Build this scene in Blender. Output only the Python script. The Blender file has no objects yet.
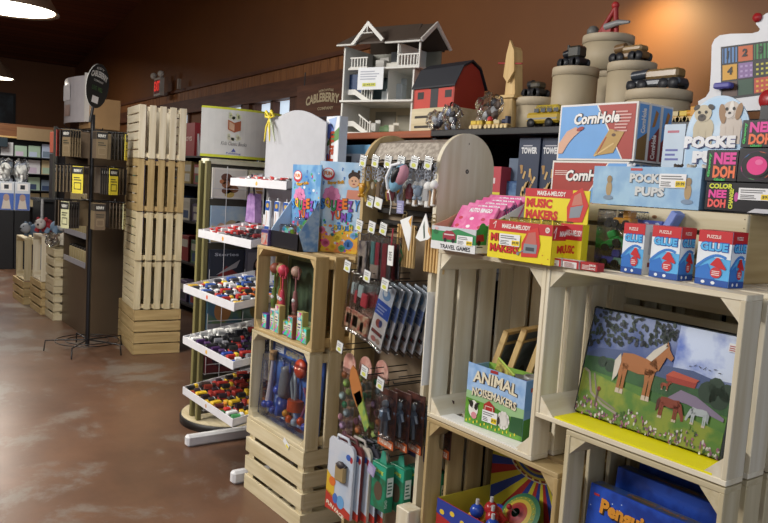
import bpy, bmesh, math, random
from mathutils import Vector, Matrix
random.seed(7)
S = bpy.context.scene
COL = S.collection

# ---------------------------------------------------------------- camera
F_PX = 760.0; CX, CY = 384.0, 261.5; EYE = 1.5
PITCH = math.radians(5.6); ROLL = math.radians(3.62); YAW = math.radians(36.5)
FWD = Vector((-math.cos(YAW), math.sin(YAW), 0)); RGT = Vector((math.sin(YAW), math.cos(YAW), 0))
UP = Vector((0, 0, 1))
def cam_to_world(u, d, w):
    cr, sr, cp, sp = math.cos(ROLL), math.sin(ROLL), math.cos(PITCH), math.sin(PITCH)
    u, d = cr*u + sr*d, -sr*u + cr*d
    d, w = cp*d + sp*w, -sp*d + cp*w
    return RGT*u + FWD*w - UP*d
cam_data = bpy.data.cameras.new('camera'); cam = bpy.data.objects.new('camera', cam_data)
COL.objects.link(cam); S.camera = cam
cam_data.sensor_width = 36.0; cam_data.lens = 36.0*F_PX/768.0; cam_data.clip_start = 0.05; cam_data.clip_end = 100
ax, ay, az = cam_to_world(1, 0, 0), cam_to_world(0, -1, 0), cam_to_world(0, 0, -1)
cam.matrix_world = Matrix(((ax.x, ay.x, az.x, 0), (ax.y, ay.y, az.y, 0), (ax.z, ay.z, az.z, EYE), (0, 0, 0, 1)))
def ray(px, py): return cam_to_world((px-CX)/F_PX, (py-CY)/F_PX, 1)
def on(px, py, axis, val):          # the point of the place that the photo shows at a pixel, on a known plane
    r = ray(px, py); o = Vector((0, 0, EYE)); return o + r*((val-o[axis])/r[axis])
def onX(px, py, v): return on(px, py, 0, v)
def onY(px, py, v): return on(px, py, 1, v)
def onZ(px, py, v): return on(px, py, 2, v)

# ---------------------------------------------------------------- light
S.view_settings.view_transform = 'Standard'; S.view_settings.look = 'None'
S.view_settings.gamma = 1; S.view_settings.use_curve_mapping = False
S.view_settings.exposure = 0.02
S.cycles.transparent_max_bounces = 32
world = bpy.data.worlds.new('world'); S.world = world; world.use_nodes = True
world.node_tree.nodes['Background'].inputs[0].default_value = (0.75, 0.85, 1.0, 1)
world.node_tree.nodes['Background'].inputs[1].default_value = 0.8
def area(name, loc, size, power, color, target=None, sizey=None):
    l = bpy.data.lights.new(name, 'AREA'); l.energy = power; l.color = color; l.size = size
    if sizey: l.shape = 'RECTANGLE'; l.size_y = sizey
    o = bpy.data.objects.new(name, l); COL.objects.link(o); o.location = loc
    if target is not None:
        o.rotation_euler = (Vector(target)-Vector(loc)).to_track_quat('-Z', 'Y').to_euler()
    return o
# unseen area lights for the shop's lighting, no fixtures, placed for brightness on goods
area('aisle_light', (-3.9, -1.5, 3.0), 1.1, 135, (1.0, 0.97, 0.93), (-2.3, 1.6, 1.0))
area('front_light', (-0.8, -0.6, 3.1), 0.7, 20, (1.0, 0.97, 0.93), (-1.3, 1.7, 1.0))
area('middle_light', (-5.2, 0.2, 3.4), 0.7, 30, (1.0, 0.95, 0.88), (-5.2, 1.0, 0.5))
area('far_light', (-10.5, 0.5, 3.3), 0.8, 36, (1.0, 0.93, 0.85), (-10.5, 1.0, 0.0))
area('back_fill_light', (-13.6, 1.6, 3.2), 1.0, 80, (1.0, 0.97, 0.93), (-14.0, 1.9, 0))  # added to brighten the far display wall, no lamp built here

# ---------------------------------------------------------------- materials
_M = {}
def lin(c):
    c = c/255.0
    return c/12.92 if c <= 0.04045 else ((c+0.055)/1.055)**2.4
def rgb(h): return (lin(int(h[0:2], 16)), lin(int(h[2:4], 16)), lin(int(h[4:6], 16)), 1)
def nodes_of(name):
    m = bpy.data.materials.new(name); m.use_nodes = True
    nt = m.node_tree; return m, nt, nt.nodes['Principled BSDF']
def N(nt, t, **k):
    n = nt.nodes.new(t)
    for a, b in k.items(): setattr(n, a, b)
    return n
def mix_col(nt, fac, a, b):
    n = N(nt, 'ShaderNodeMix', data_type='RGBA')
    if isinstance(fac, float): n.inputs[0].default_value = fac
    else: nt.links.new(fac, n.inputs[0])
    for s, v in ((n.inputs[6], a), (n.inputs[7], b)):
        if isinstance(v, tuple): s.default_value = v
        else: nt.links.new(v, s)
    return n.outputs[2]
def wood(name, c1, c2, axis, rough=0.55, rnd=0.12, scale=1.0):
    m, nt, p = nodes_of(name)
    tc = N(nt, 'ShaderNodeTexCoord'); mp = N(nt, 'ShaderNodeMapping')
    s = [28*scale, 28*scale, 28*scale]; s['xyz'.index(axis)] = 2.2*scale
    mp.inputs['Scale'].default_value = s
    nt.links.new(tc.outputs['Object'], mp.inputs[0])
    n1 = N(nt, 'ShaderNodeTexNoise'); n1.inputs['Scale'].default_value = 1.2; n1.inputs['Detail'].default_value = 5
    nt.links.new(mp.outputs[0], n1.inputs[0])
    rp = N(nt, 'ShaderNodeValToRGB'); rp.color_ramp.elements[0].position = .3; rp.color_ramp.elements[1].position = .72
    rp.color_ramp.elements[0].color = rgb(c2); rp.color_ramp.elements[1].color = rgb(c1)
    nt.links.new(n1.outputs[0], rp.inputs[0])
    oi = N(nt, 'ShaderNodeObjectInfo'); mr = N(nt, 'ShaderNodeMapRange')
    mr.inputs[3].default_value = 1-rnd; mr.inputs[4].default_value = 1+rnd*.4
    nt.links.new(oi.outputs['Random'], mr.inputs[0])
    hs = N(nt, 'ShaderNodeHueSaturation'); nt.links.new(rp.outputs[0], hs.inputs['Color']); nt.links.new(mr.outputs[0], hs.inputs['Value'])
    nt.links.new(hs.outputs[0], p.inputs['Base Color']); p.inputs['Roughness'].default_value = rough
    return m
WOODS = {'crate': ('dcd0b0', 'c0b088'), 'tan': ('c8b080', 'a68c5c'), 'pale': ('ebe3ce', 'd6c8a8'), 'brown': ('8a5a34', '6a4022'),
         'dark': ('4a2a1a', '341c10'), 'orange': ('a8552c', '83401f'), 'toy': ('dcbd84', 'c39c5c'), 'beam': ('6b4028', '512d1b'), 'stripe': ('a9713f', '7a4a28'),
         'olive': ('8a8352', '6c6640')}
def mat(key):
    if key in _M: return _M[key]
    parts = key.split(':')
    k = parts[0]
    if k in WOODS:
        c1, c2 = WOODS[k]; m = wood('wood_%s_%s' % (k, parts[1]), c1, c2, parts[1])
    elif k == 'clear':
        m, nt, p = nodes_of('clear_plastic')
        tr = N(nt, 'ShaderNodeBsdfTransparent'); tr.inputs[0].default_value = (.975, .98, .985, 1)
        gl = N(nt, 'ShaderNodeBsdfGlossy'); gl.inputs['Roughness'].default_value = .12
        nz = N(nt, 'ShaderNodeTexNoise'); nz.inputs['Scale'].default_value = 22
        bp = N(nt, 'ShaderNodeBump'); bp.inputs['Strength'].default_value = .25; bp.inputs['Distance'].default_value = .01
        nt.links.new(nz.outputs[0], bp.inputs['Height']); nt.links.new(bp.outputs[0], gl.inputs['Normal'])
        fr = N(nt, 'ShaderNodeFresnel'); fr.inputs[0].default_value = 1.5; nt.links.new(bp.outputs[0], fr.inputs['Normal'])
        ad = N(nt, 'ShaderNodeMath', operation='ADD'); ad.inputs[1].default_value = .015; nt.links.new(fr.outputs[0], ad.inputs[0])
        ms = N(nt, 'ShaderNodeMixShader'); nt.links.new(ad.outputs[0], ms.inputs[0])
        nt.links.new(tr.outputs[0], ms.inputs[1]); nt.links.new(gl.outputs[0], ms.inputs[2])
        nt.links.new(ms.outputs[0], nt.nodes['Material Output'].inputs[0])
    elif k == 'film':
        m, nt, p = nodes_of('clear_film')
        tr = N(nt, 'ShaderNodeBsdfTransparent'); gl = N(nt, 'ShaderNodeBsdfGlossy'); gl.inputs['Roughness'].default_value = .08
        fr = N(nt, 'ShaderNodeFresnel'); fr.inputs[0].default_value = 1.35; ms = N(nt, 'ShaderNodeMixShader')
        nt.links.new(fr.outputs[0], ms.inputs[0]); nt.links.new(tr.outputs[0], ms.inputs[1]); nt.links.new(gl.outputs[0], ms.inputs[2]); nt.links.new(ms.outputs[0], nt.nodes['Material Output'].inputs[0])
    elif k == 'glow':
        m, nt, p = nodes_of('lamp_' + parts[1]); p.inputs['Base Color'].default_value = rgb(parts[1])
        p.inputs['Emission Color'].default_value = rgb(parts[1]); p.inputs['Emission Strength'].default_value = float(parts[2])
    elif k == 'metal':
        m, nt, p = nodes_of('metal_' + parts[1]); p.inputs['Metallic'].default_value = .45
        p.inputs['Base Color'].default_value = rgb(parts[1]); p.inputs['Roughness'].default_value = float(parts[2]) if len(parts) > 2 else .35
        nz = N(nt, 'ShaderNodeTexNoise'); nz.inputs['Scale'].default_value = 6; tc = N(nt, 'ShaderNodeTexCoord')
        nt.links.new(tc.outputs['Object'], nz.inputs[0])
        nt.links.new(mix_col(nt, nz.outputs[0], rgb(parts[1]), tuple(v*.8 for v in rgb(parts[1])[:3])+(1,)), p.inputs['Base Color'])
    elif k == 'cloud':     # mottled print of two colours: cloud:c1:c2:scale
        m, nt, p = nodes_of('print_%s_%s' % (parts[1], parts[2]))
        tc = N(nt, 'ShaderNodeTexCoord'); nz = N(nt, 'ShaderNodeTexNoise'); nz.inputs['Scale'].default_value = float(parts[3]); nz.inputs['Detail'].default_value = 6
        nt.links.new(tc.outputs['Object'], nz.inputs[0])
        rp = N(nt, 'ShaderNodeValToRGB'); rp.color_ramp.elements[0].position = .42; rp.color_ramp.elements[1].position = .6
        rp.color_ramp.elements[0].color = rgb(parts[1]); rp.color_ramp.elements[1].color = rgb(parts[2])
        nt.links.new(nz.outputs[0], rp.inputs[0]); nt.links.new(rp.outputs[0], p.inputs['Base Color']); p.inputs['Roughness'].default_value = .4
    elif k == 'spots':     # many-coloured print
        m, nt, p = nodes_of('print_many_colours')
        tc = N(nt, 'ShaderNodeTexCoord'); vo = N(nt, 'ShaderNodeTexVoronoi'); vo.inputs['Scale'].default_value = float(parts[1])
        nt.links.new(tc.outputs['Object'], vo.inputs[0])
        hs = N(nt, 'ShaderNodeHueSaturation'); hs.inputs['Saturation'].default_value = 1.1; hs.inputs['Value'].default_value = .75
        nt.links.new(vo.outputs['Color'], hs.inputs['Color']); nt.links.new(hs.outputs[0], p.inputs['Base Color']); p.inputs['Roughness'].default_value = .4
    else:
        m, nt, p = nodes_of('paint_' + k)
        c = rgb(k); nz = N(nt, 'ShaderNodeTexNoise'); nz.inputs['Scale'].default_value = 18; nz.inputs['Detail'].default_value = 3
        tc = N(nt, 'ShaderNodeTexCoord'); nt.links.new(tc.outputs['Object'], nz.inputs[0])
        nt.links.new(mix_col(nt, nz.outputs[0], tuple(v*.9 for v in c[:3])+(1,), tuple(min(1, v*1.07) for v in c[:3])+(1,)), p.inputs['Base Color'])
        p.inputs['Roughness'].default_value = float(parts[1]) if len(parts) > 1 else .5
    _M[key] = m
    return m

# ---------------------------------------------------------------- mesh builder
_T = {}
def text_mesh(s, bold):
    key = (s, bold)
    if key in _T: return _T[key]
    cu = bpy.data.curves.new('txt', 'FONT'); cu.body = s; cu.offset = bold; cu.resolution_u = 2
    o = bpy.data.objects.new('txt', cu); COL.objects.link(o)
    dg = bpy.context.evaluated_depsgraph_get(); dg.update()
    me = bpy.data.meshes.new_from_object(o.evaluated_get(dg))
    vs = [v.co.copy() for v in me.vertices]; fs = [tuple(p.vertices) for p in me.polygons]
    bpy.data.objects.remove(o); bpy.data.curves.remove(cu); bpy.data.meshes.remove(me)
    x0 = min(v.x for v in vs); x1 = max(v.x for v in vs)
    y0 = min(v.y for v in vs); y1 = max(v.y for v in vs)
    r = ([((v.x-x0)/(x1-x0), (v.y-y0)/(y1-y0)) for v in vs], fs, (x1-x0)/(y1-y0)); _T[key] = r
    return r
class MB:
    def __init__(s): s.v = []; s.f = []; s.m = []; s.keys = []; s.xf = Matrix(); s.sm = []
    def mi(s, key):
        if key not in s.keys: s.keys.append(key)
        return s.keys.index(key)
    def add(s, vs, fs, key, smooth=False):
        b = len(s.v); i = s.mi(key)
        s.v += [tuple(s.xf @ Vector(v)) for v in vs]
        for f in fs: s.f.append(tuple(b+k for k in f)); s.m.append(i); s.sm.append(smooth)
        return s
    def box(s, a, b, key):
        x0, y0, z0 = a; x1, y1, z1 = b
        if x0 > x1: x0, x1 = x1, x0
        if y0 > y1: y0, y1 = y1, y0
        if z0 > z1: z0, z1 = z1, z0
        v = [(x0,y0,z0),(x1,y0,z0),(x1,y1,z0),(x0,y1,z0),(x0,y0,z1),(x1,y0,z1),(x1,y1,z1),(x0,y1,z1)]
        return s.add(v, [(0,3,2,1),(4,5,6,7),(0,1,5,4),(1,2,6,5),(2,3,7,6),(3,0,4,7)], key)
    def cbox(s, a, b, key, c=.002):      # box with chamfered edges
        x0, y0, z0 = [min(p, q) for p, q in zip(a, b)]; x1, y1, z1 = [max(p, q) for p, q in zip(a, b)]
        c = min(c, (x1-x0)*.3, (y1-y0)*.3, (z1-z0)*.3)
        bm = bmesh.new()
        vs = [bm.verts.new(p) for p in [(x0,y0,z0),(x1,y0,z0),(x1,y1,z0),(x0,y1,z0),(x0,y0,z1),(x1,y0,z1),(x1,y1,z1),(x0,y1,z1)]]
        for f in [(0,3,2,1),(4,5,6,7),(0,1,5,4),(1,2,6,5),(2,3,7,6),(3,0,4,7)]: bm.faces.new([vs[i] for i in f])
        bmesh.ops.bevel(bm, geom=bm.edges[:], offset=c, segments=1, affect='EDGES')
        bm.verts.index_update()
        s.add([v.co[:] for v in bm.verts], [tuple(v.index for v in f.verts) for f in bm.faces], key); bm.free()
        return s
    def prism(s, pts, d, key, side=None):   # pts 3D polygon, extruded by vector d
        n = len(pts); d = Vector(d); P = [Vector(p) for p in pts]
        nn = Vector((0, 0, 0))
        for i in range(n): nn += (P[i]-P[0]).cross(P[(i+1) % n]-P[0])
        if nn.dot(d) > 0: P.reverse()
        v = [tuple(p) for p in P] + [tuple(p+d) for p in P]
        s.add(v, [tuple(range(n)), tuple(range(2*n-1, n-1, -1))], key)
        s.add(v, [(i, i+n, (i+1) % n+n, (i+1) % n) for i in range(n)], side or key)
        return s
    def tube(s, pts, r, key, seg=8, caps=True):
        P = [Vector(p) for p in pts]; R = r if isinstance(r, (list, tuple)) else [r]*len(P)
        vs = []; fs = []
        up = Vector((0, 0, 1)); prev = None
        for i, p in enumerate(P):
            t = (P[min(i+1, len(P)-1)]-P[max(i-1, 0)]).normalized()
            if prev is None:
                a = t.cross(up)
                if a.length < .05: a = t.cross(Vector((1, 0, 0)))
            else: a = prev - t*prev.dot(t)
            a.normalize(); prev = a; b = t.cross(a)
            for k in range(seg):
                an = 2*math.pi*k/seg; vs.append(tuple(p+a*(R[i]*math.cos(an))+b*(R[i]*math.sin(an))))
        for i in range(len(P)-1):
            for k in range(seg):
                k2 = (k+1) % seg; fs.append((i*seg+k, (i+1)*seg+k, (i+1)*seg+k2, i*seg+k2)[::-1])
        s.add(vs, fs, key, True)
        if caps: s.add(vs, [tuple(range(seg)), tuple(reversed(range((len(P)-1)*seg, len(P)*seg)))], key)
        return s
    def lathe(s, prof, key, c=(0, 0, 0), seg=24, axis='z'):
        vs = []; fs = []; n = len(prof)
        for k in range(seg):
            a = 2*math.pi*k/seg
            for (r, z) in prof:
                p = (r*math.cos(a), r*math.sin(a), z)
                if axis == 'x': p = (p[2], p[0], p[1])
                if axis == 'y': p = (p[1], p[2], p[0])
                vs.append((p[0]+c[0], p[1]+c[1], p[2]+c[2]))
        for k in range(seg):
            k2 = (k+1) % seg
            for i in range(n-1): fs.append((k*n+i, k2*n+i, k2*n+i+1, k*n+i+1))
        return s.add(vs, fs, key, seg > 12)
    def ball(s, c, r, key, seg=12, sc=(1, 1, 1)):
        vs = []; fs = []; h = seg//2
        for i in range(h+1):
            t = math.pi*i/h
            for k in range(seg):
                a = 2*math.pi*k/seg
                vs.append((c[0]+r*sc[0]*math.sin(t)*math.cos(a), c[1]+r*sc[1]*math.sin(t)*math.sin(a), c[2]+r*sc[2]*math.cos(t)))
        for i in range(h):
            for k in range(seg): fs.append((i*seg+k, (i+1)*seg+k, (i+1)*seg+(k+1) % seg, i*seg+(k+1) % seg))
        return s.add(vs, fs, key, True)
    def crumple(s, c, r, key, seed=0, amp=.25, seg=14):
        rr = random.Random(seed); n0 = len(s.v); keep = s.xf; s.xf = Matrix()
        s.ball((0, 0, 0), 1, key, seg); ph = [(rr.uniform(2, 5), rr.uniform(2, 5), rr.uniform(2, 5), rr.random()*6) for _ in range(5)]
        for i in range(n0, len(s.v)):
            v = Vector(s.v[i]); k = 1+amp*sum(math.sin(a*v.x*2+b*v.y*2+g*v.z*2+p) for a, b, g, p in ph)/2.2
            s.v[i] = tuple(keep @ Vector((c[0]+v.x*r[0]*k, c[1]+v.y*r[1]*k, c[2]+v.z*r[2]*min(k, 1.15))))
        s.xf = keep
        for i in range(len(s.sm)-seg*(seg//2), len(s.sm)): s.sm[i] = False
        return s
    def build(s, name, parent=None, **props):
        me = bpy.data.meshes.new(name); me.from_pydata(s.v, [], s.f)
        for k in s.keys: me.materials.append(mat(k))
        me.polygons.foreach_set('material_index', s.m); me.polygons.foreach_set('use_smooth', s.sm)
        me.update()
        o = bpy.data.objects.new(name, me); COL.objects.link(o)
        if parent is not None: o.parent = parent
        for a, b in props.items(): o[a] = b
        return o
class Art:                                 # printed graphics on a face: origin, right axis, up axis, all in the builder's own space
    def __init__(s, mb, o, u, v):
        s.mb = mb; s.o = Vector(o); s.u = Vector(u).normalized(); s.v = Vector(v).normalized(); s.n = s.u.cross(s.v).normalized()
    def P(s, x, y, l): return tuple(s.o+s.u*x+s.v*y+s.n*(l*.0005))
    def poly(s, pts, key, l=1):
        a = sum(pts[i][0]*pts[(i+1) % len(pts)][1]-pts[(i+1) % len(pts)][0]*pts[i][1] for i in range(len(pts)))
        if a < 0: pts = pts[::-1]
        s.mb.add([s.P(x, y, l) for x, y in pts], [tuple(range(len(pts)))], key); return s
    def rect(s, x0, y0, x1, y1, key, l=1): return s.poly([(x0, y0), (x1, y0), (x1, y1), (x0, y1)], key, l)
    def ell(s, cx, cy, rx, ry, key, l=1, rot=0, seg=18, a0=0, a1=2*math.pi):
        c, q = math.cos(rot), math.sin(rot)
        pts = []
        for i in range(seg + (0 if abs(a1-a0-2*math.pi) < 1e-4 else 1)):
            t = a0+(a1-a0)*i/seg; x, y = rx*math.cos(t), ry*math.sin(t); pts.append((cx+c*x-q*y, cy+q*x+c*y))
        return s.poly(pts, key, l)
    def line(s, pts, w, key, l=1):
        for (x0, y0), (x1, y1) in zip(pts, pts[1:]):
            d = math.hypot(x1-x0, y1-y0) or 1e-6; nx, ny = -(y1-y0)/d*w/2, (x1-x0)/d*w/2
            s.poly([(x0+nx, y0+ny), (x1+nx, y1+ny), (x1-nx, y1-ny), (x0-nx, y0-ny)], key, l)
        return s
    def text(s, t, x, y, w, h, key, l=3, rot=0, bold=.02, shear=0, arc=0):    # box of w x h, lower left at x, y
        vs, fs, asp = text_mesh(t, bold); c, q = math.cos(rot), math.sin(rot)
        out = []
        for a, b in vs:
            X, Y = a*w+b*h*shear, b*h + arc*(1-(2*a-1)**2); out.append(s.P(x+c*X-q*Y, y+q*X+c*Y, l))
        s.mb.add(out, fs, key); return s
    def lines(s, x0, y0, x1, y1, n, key, l=2, fill=.45):        # lines of unreadable small print
        st = (y1-y0)/n
        for i in range(n):
            e = x1-(x1-x0)*random.random()*.35; s.rect(x0, y0+st*i, e, y0+st*(i+fill), key, l)
        return s
    def price(s, x, y, w, h, l=5):
        s.rect(x, y, x+w, y+h, 'eeeeee', l); s.rect(x+w*.62, y+h*.06, x+w*.98, y+h*.5, 'f2d21c', l+1)
        s.lines(x+w*.06, y+h*.6, x+w*.9, y+h*.95, 2, '777777', l+1); s.lines(x+w*.06, y+h*.1, x+w*.5, y+h*.5, 3, '555555', l+1)
        s.text('$9.99', x+w*.65, y+h*.15, w*.3, h*.26, '333333', l+2); return s

def tag(o, label, cat, group=None, kind=None):
    o['label'] = label; o['category'] = cat
    if group: o['group'] = group
    if kind: o['kind'] = kind
    return o
def thing(name, label, cat, loc=(0, 0, 0), rz=0, group=None):
    o = bpy.data.objects.new(name, None); COL.objects.link(o); o.empty_display_size = .05
    o.location = loc; o.rotation_euler = (0, 0, rz); return tag(o, label, cat, group)
def struct(mb, name):
    o = mb.build(name); o['kind'] = 'structure'; return o
def kids(o): return [c for c in COL.objects if c.parent == o]
def dup(root, loc=None, rz=None, label=None, group=None):
    def rec(o, par):
        c = o.copy(); COL.objects.link(c)
        if par is not None: c.parent = par
        for k in kids(o): rec(k, c)
        return c
    c = rec(root, None)
    if loc is not None: c.location = loc
    if rz is not None: c.rotation_euler = (0, 0, rz)
    if label: c['label'] = label
    if group: c['group'] = group
    return c
def front(mb, x0, y, z0): return Art(mb, (x0, y, z0), (1, 0, 0), (0, 0, 1))       # print on a face towards -Y
def right(mb, x, y0, z0): return Art(mb, (x, y0, z0), (0, 1, 0), (0, 0, 1))       # print on a face towards +X
def top(mb, x0, y0, z): return Art(mb, (x0, y0, z), (1, 0, 0), (0, 1, 0))

# ================================================================ the room
WA = math.radians(4.0)
def wall_y(x, off=0): return 3.6 + (-3-x)*math.tan(WA) - off/math.cos(WA)
def ceil_z(x): return 4.36 + .095*(x+13.1)
XE = -18.9
def floor_mat():
    m, nt, p = nodes_of('stained_concrete')
    tc = N(nt, 'ShaderNodeTexCoord')
    n1 = N(nt, 'ShaderNodeTexNoise'); n1.inputs['Scale'].default_value = 1.1; n1.inputs['Detail'].default_value = 9; n1.inputs['Roughness'].default_value = .68
    n2 = N(nt, 'ShaderNodeTexNoise'); n2.inputs['Scale'].default_value = 1.9; n2.inputs['Detail'].default_value = 15; n2.inputs['Roughness'].default_value = .72; n2.inputs['Distortion'].default_value = .25
    n3 = N(nt, 'ShaderNodeTexNoise'); n3.inputs['Scale'].default_value = 60; n3.inputs['Detail'].default_value = 3
    for n in (n1, n2, n3): nt.links.new(tc.outputs['Object'], n.inputs[0])
    r1 = N(nt, 'ShaderNodeValToRGB'); e = r1.color_ramp.elements
    e[0].position = .32; e[0].color = rgb('574033'); e[1].position = .66; e[1].color = rgb('785843')
    r2 = N(nt, 'ShaderNodeValToRGB'); r2.color_ramp.elements[0].position = .52; r2.color_ramp.elements[1].position = .60
    nt.links.new(n1.outputs[0], r1.inputs[0]); nt.links.new(n2.outputs[0], r2.inputs[0])
    mm = N(nt, 'ShaderNodeMath', operation='MULTIPLY'); mm.inputs[1].default_value = .75; nt.links.new(r2.outputs[0], mm.inputs[0])
    c = mix_col(nt, mm.outputs[0], r1.outputs[0], rgb('807970'))  # grey patches: mottled concrete, with the floor's sheen also put into the colour
    mm2 = N(nt, 'ShaderNodeMath', operation='MULTIPLY'); mm2.inputs[1].default_value = .25; nt.links.new(n3.outputs[0], mm2.inputs[0])
    nt.links.new(mix_col(nt, mm2.outputs[0], c, rgb('52382b')), p.inputs['Base Color'])
    mr = N(nt, 'ShaderNodeMapRange'); mr.inputs[3].default_value = .2; mr.inputs[4].default_value = .45
    nt.links.new(n2.outputs[0], mr.inputs[0]); nt.links.new(mr.outputs[0], p.inputs['Roughness'])
    return m
_M['floor'] = floor_mat()
def wall_mat():
    m, nt, p = nodes_of('brown_wall_paint'); tc = N(nt, 'ShaderNodeTexCoord'); n = N(nt, 'ShaderNodeTexNoise'); n.inputs['Scale'].default_value = 3; n.inputs['Detail'].default_value = 8
    nt.links.new(tc.outputs['Object'], n.inputs[0])
    nt.links.new(mix_col(nt, n.outputs[0], rgb('6c401d'), rgb('784a22')), p.inputs['Base Color']); p.inputs['Roughness'].default_value = .6
    return m
_M['wall'] = wall_mat()
def ceil_mat():
    m, nt, p = nodes_of('dark_plank_ceiling'); tc = N(nt, 'ShaderNodeTexCoord'); sp = N(nt, 'ShaderNodeSeparateXYZ'); nt.links.new(tc.outputs['Object'], sp.inputs[0])
    a = N(nt, 'ShaderNodeMath', operation='MULTIPLY'); a.inputs[1].default_value = 4.2; nt.links.new(sp.outputs[0], a.inputs[0])
    fr = N(nt, 'ShaderNodeMath', operation='FRACT'); nt.links.new(a.outputs[0], fr.inputs[0])
    fl = N(nt, 'ShaderNodeMath', operation='FLOOR'); nt.links.new(a.outputs[0], fl.inputs[0])
    wn = N(nt, 'ShaderNodeTexWhiteNoise', noise_dimensions='1D'); nt.links.new(fl.outputs[0], wn.inputs['W'])
    c = mix_col(nt, wn.outputs[0], rgb('6b3d28'), rgb('8a5238'))
    lt = N(nt, 'ShaderNodeMath', operation='LESS_THAN'); lt.inputs[1].default_value = .09; nt.links.new(fr.outputs[0], lt.inputs[0])
    nt.links.new(mix_col(nt, lt.outputs[0], c, rgb('1c0f0a')), p.inputs['Base Color']); p.inputs['Roughness'].default_value = .55
    return m
_M['ceiling'] = ceil_mat()
m = MB(); m.box((-19.2, -4, -.1), (2.5, 4.8, 0), 'floor'); struct(m, 'floor')
m = MB()
# the ceiling slopes down towards the far end
m.add([(XE-.3, -4, ceil_z(XE-.3)), (2.5, -4, ceil_z(2.5)), (2.5, 5, ceil_z(2.5)), (XE-.3, 5, ceil_z(XE-.3)),
       (XE-.3, -4, ceil_z(XE-.3)+.15), (2.5, -4, ceil_z(2.5)+.15), (2.5, 5, ceil_z(2.5)+.15), (XE-.3, 5, ceil_z(XE-.3)+.15)],
      [(0,3,2,1),(4,5,6,7),(0,1,5,4),(1,2,6,5),(2,3,7,6),(3,0,4,7)], 'ceiling'); struct(m, 'ceiling')
# wall behind the shelves: boards above and below a band of windows
def wseg(mb, x0, x1, z0, z1, key, off=0, th=.12):
    a = (x0, wall_y(x0, off), z0); b = (x1, wall_y(x1, off), z0)
    mb.prism([a, b, (b[0], b[1], z1), (a[0], a[1], z1)], (math.sin(WA)*th, math.cos(WA)*th, 0), key)
WIN = [(-11.6, -10.3), (-9.7, -8.3), (-7.95, -6.95), (-6.75, -5.9)]
m = MB(); wseg(m, XE, 2.5, 2.36, 5.9, 'wall'); wseg(m, XE, 2.5, 0, 1.15, 'wall')
xs = [XE]+[v for w in WIN for v in w]+[2.5]
for i in range(0, len(xs), 2): wseg(m, xs[i], xs[i+1], 1.15, 2.36, 'wall')
struct(m, 'wall_right')
m = MB(); m.box((XE-.12, -4, 0), (XE, 5, 4.2), 'wall'); struct(m, 'wall_back')
m = MB(); m.box((-19.2, -4.12, 0), (2.5, -4, 6.2), 'cfc0a8'); struct(m, 'wall_left')
m = MB(); wseg(m, XE, -5.3, 2.66, 2.70, 'beam:x', .05, .05); struct(m, 'trim_1')
m = MB()
for i in range(73):
    x = -5.3-i*.18; wseg(m, x-.172, x, 2.52, 2.66, 'stripe:z', .02, .02)
struct(m, 'trim_2')
m = MB(); wseg(m, XE, -5.3, 2.34, 2.52, 'beam:x', .08, .08); struct(m, 'trim_3')
for i, (a, b) in enumerate(WIN):
    m = MB()
    for x in (a, b, (a+b)/2): wseg(m, x-.04, x+.04, 1.15, 2.34, 'beam:z', .03, .1)
    wseg(m, a, b, 1.15, 1.22, 'beam:x', .03, .1); wseg(m, a, b, 2.0, 2.04, 'beam:x', .03, .1)
    w = struct(m, 'window_%d' % (i+1))
    g = MB(); wseg(g, a, b, 1.18, 2.34, 'glow:c8d8e8:0.9', -.05, .01)
    g.build('window_pane', w)
for i, x in enumerate((-12.4, -8.12, -6.85)):
    m = MB(); wseg(m, x-.09, x+.09, 0, 2.36, 'beam:z', .06, .06); struct(m, 'trim_%d' % (i+4))
# dark picture on the back wall
m = MB(); a = onX(0, 92, XE+.03); b = onX(15, 137, XE+.03)
m.box((XE+.01, 2.2, b.z), (XE+.05, b.y, a.z), '14110f'); m.box((XE+.05, 2.25, b.z+.05), (XE+.055, b.y-.05, a.z-.05), 'cloud:1c1d20:39444a:3')
tag(m.build('framed_picture'), 'dark framed picture high on the far brown wall', 'picture')

# pendant lamps
def pendant(loc, r, label, watts):
    t = thing('pendant_lamp', label, 'lamp', loc, 0, None)
    m = MB(); m.lathe([(.03, .30), (.06, .29), (.09, .2), (r*.75, .11), (r, .0), (r+.005, -.01), (r-.01, -.005), (r*.73, .095), (.08, .18)], '6e5a48:.35', seg=32); m.build('lamp_shade', t)
    m = MB(); m.lathe([(0, -.012), (r*.5, -.01), (r-.02, -.002), (r-.03, .012), (0, .02)], 'glow:fff3dc:9', seg=32); m.build('diffuser', t)
    h = ceil_z(loc[0])-loc[2]
    m = MB(); m.tube([(0, 0, .28), (0, 0, h)], .008, '1a1a1a', 6); m.build('cable', t)
    area('pendant_light', (loc[0], loc[1], loc[2]-.04), r*1.6, watts, (1, .93, .82), (loc[0], loc[1], 0))
    return t
o = Vector((0, 0, EYE)); r1 = ray(8, 8).normalized(); r2 = ray(-8, 77).normalized()
pendant(tuple(o+r1*4.9), .26, 'nearer white-lit dish pendant lamp at the top left', 30)
pendant(tuple(o+r2*10.5), .25, 'farther small dish pendant lamp at the left edge', 40)
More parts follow.
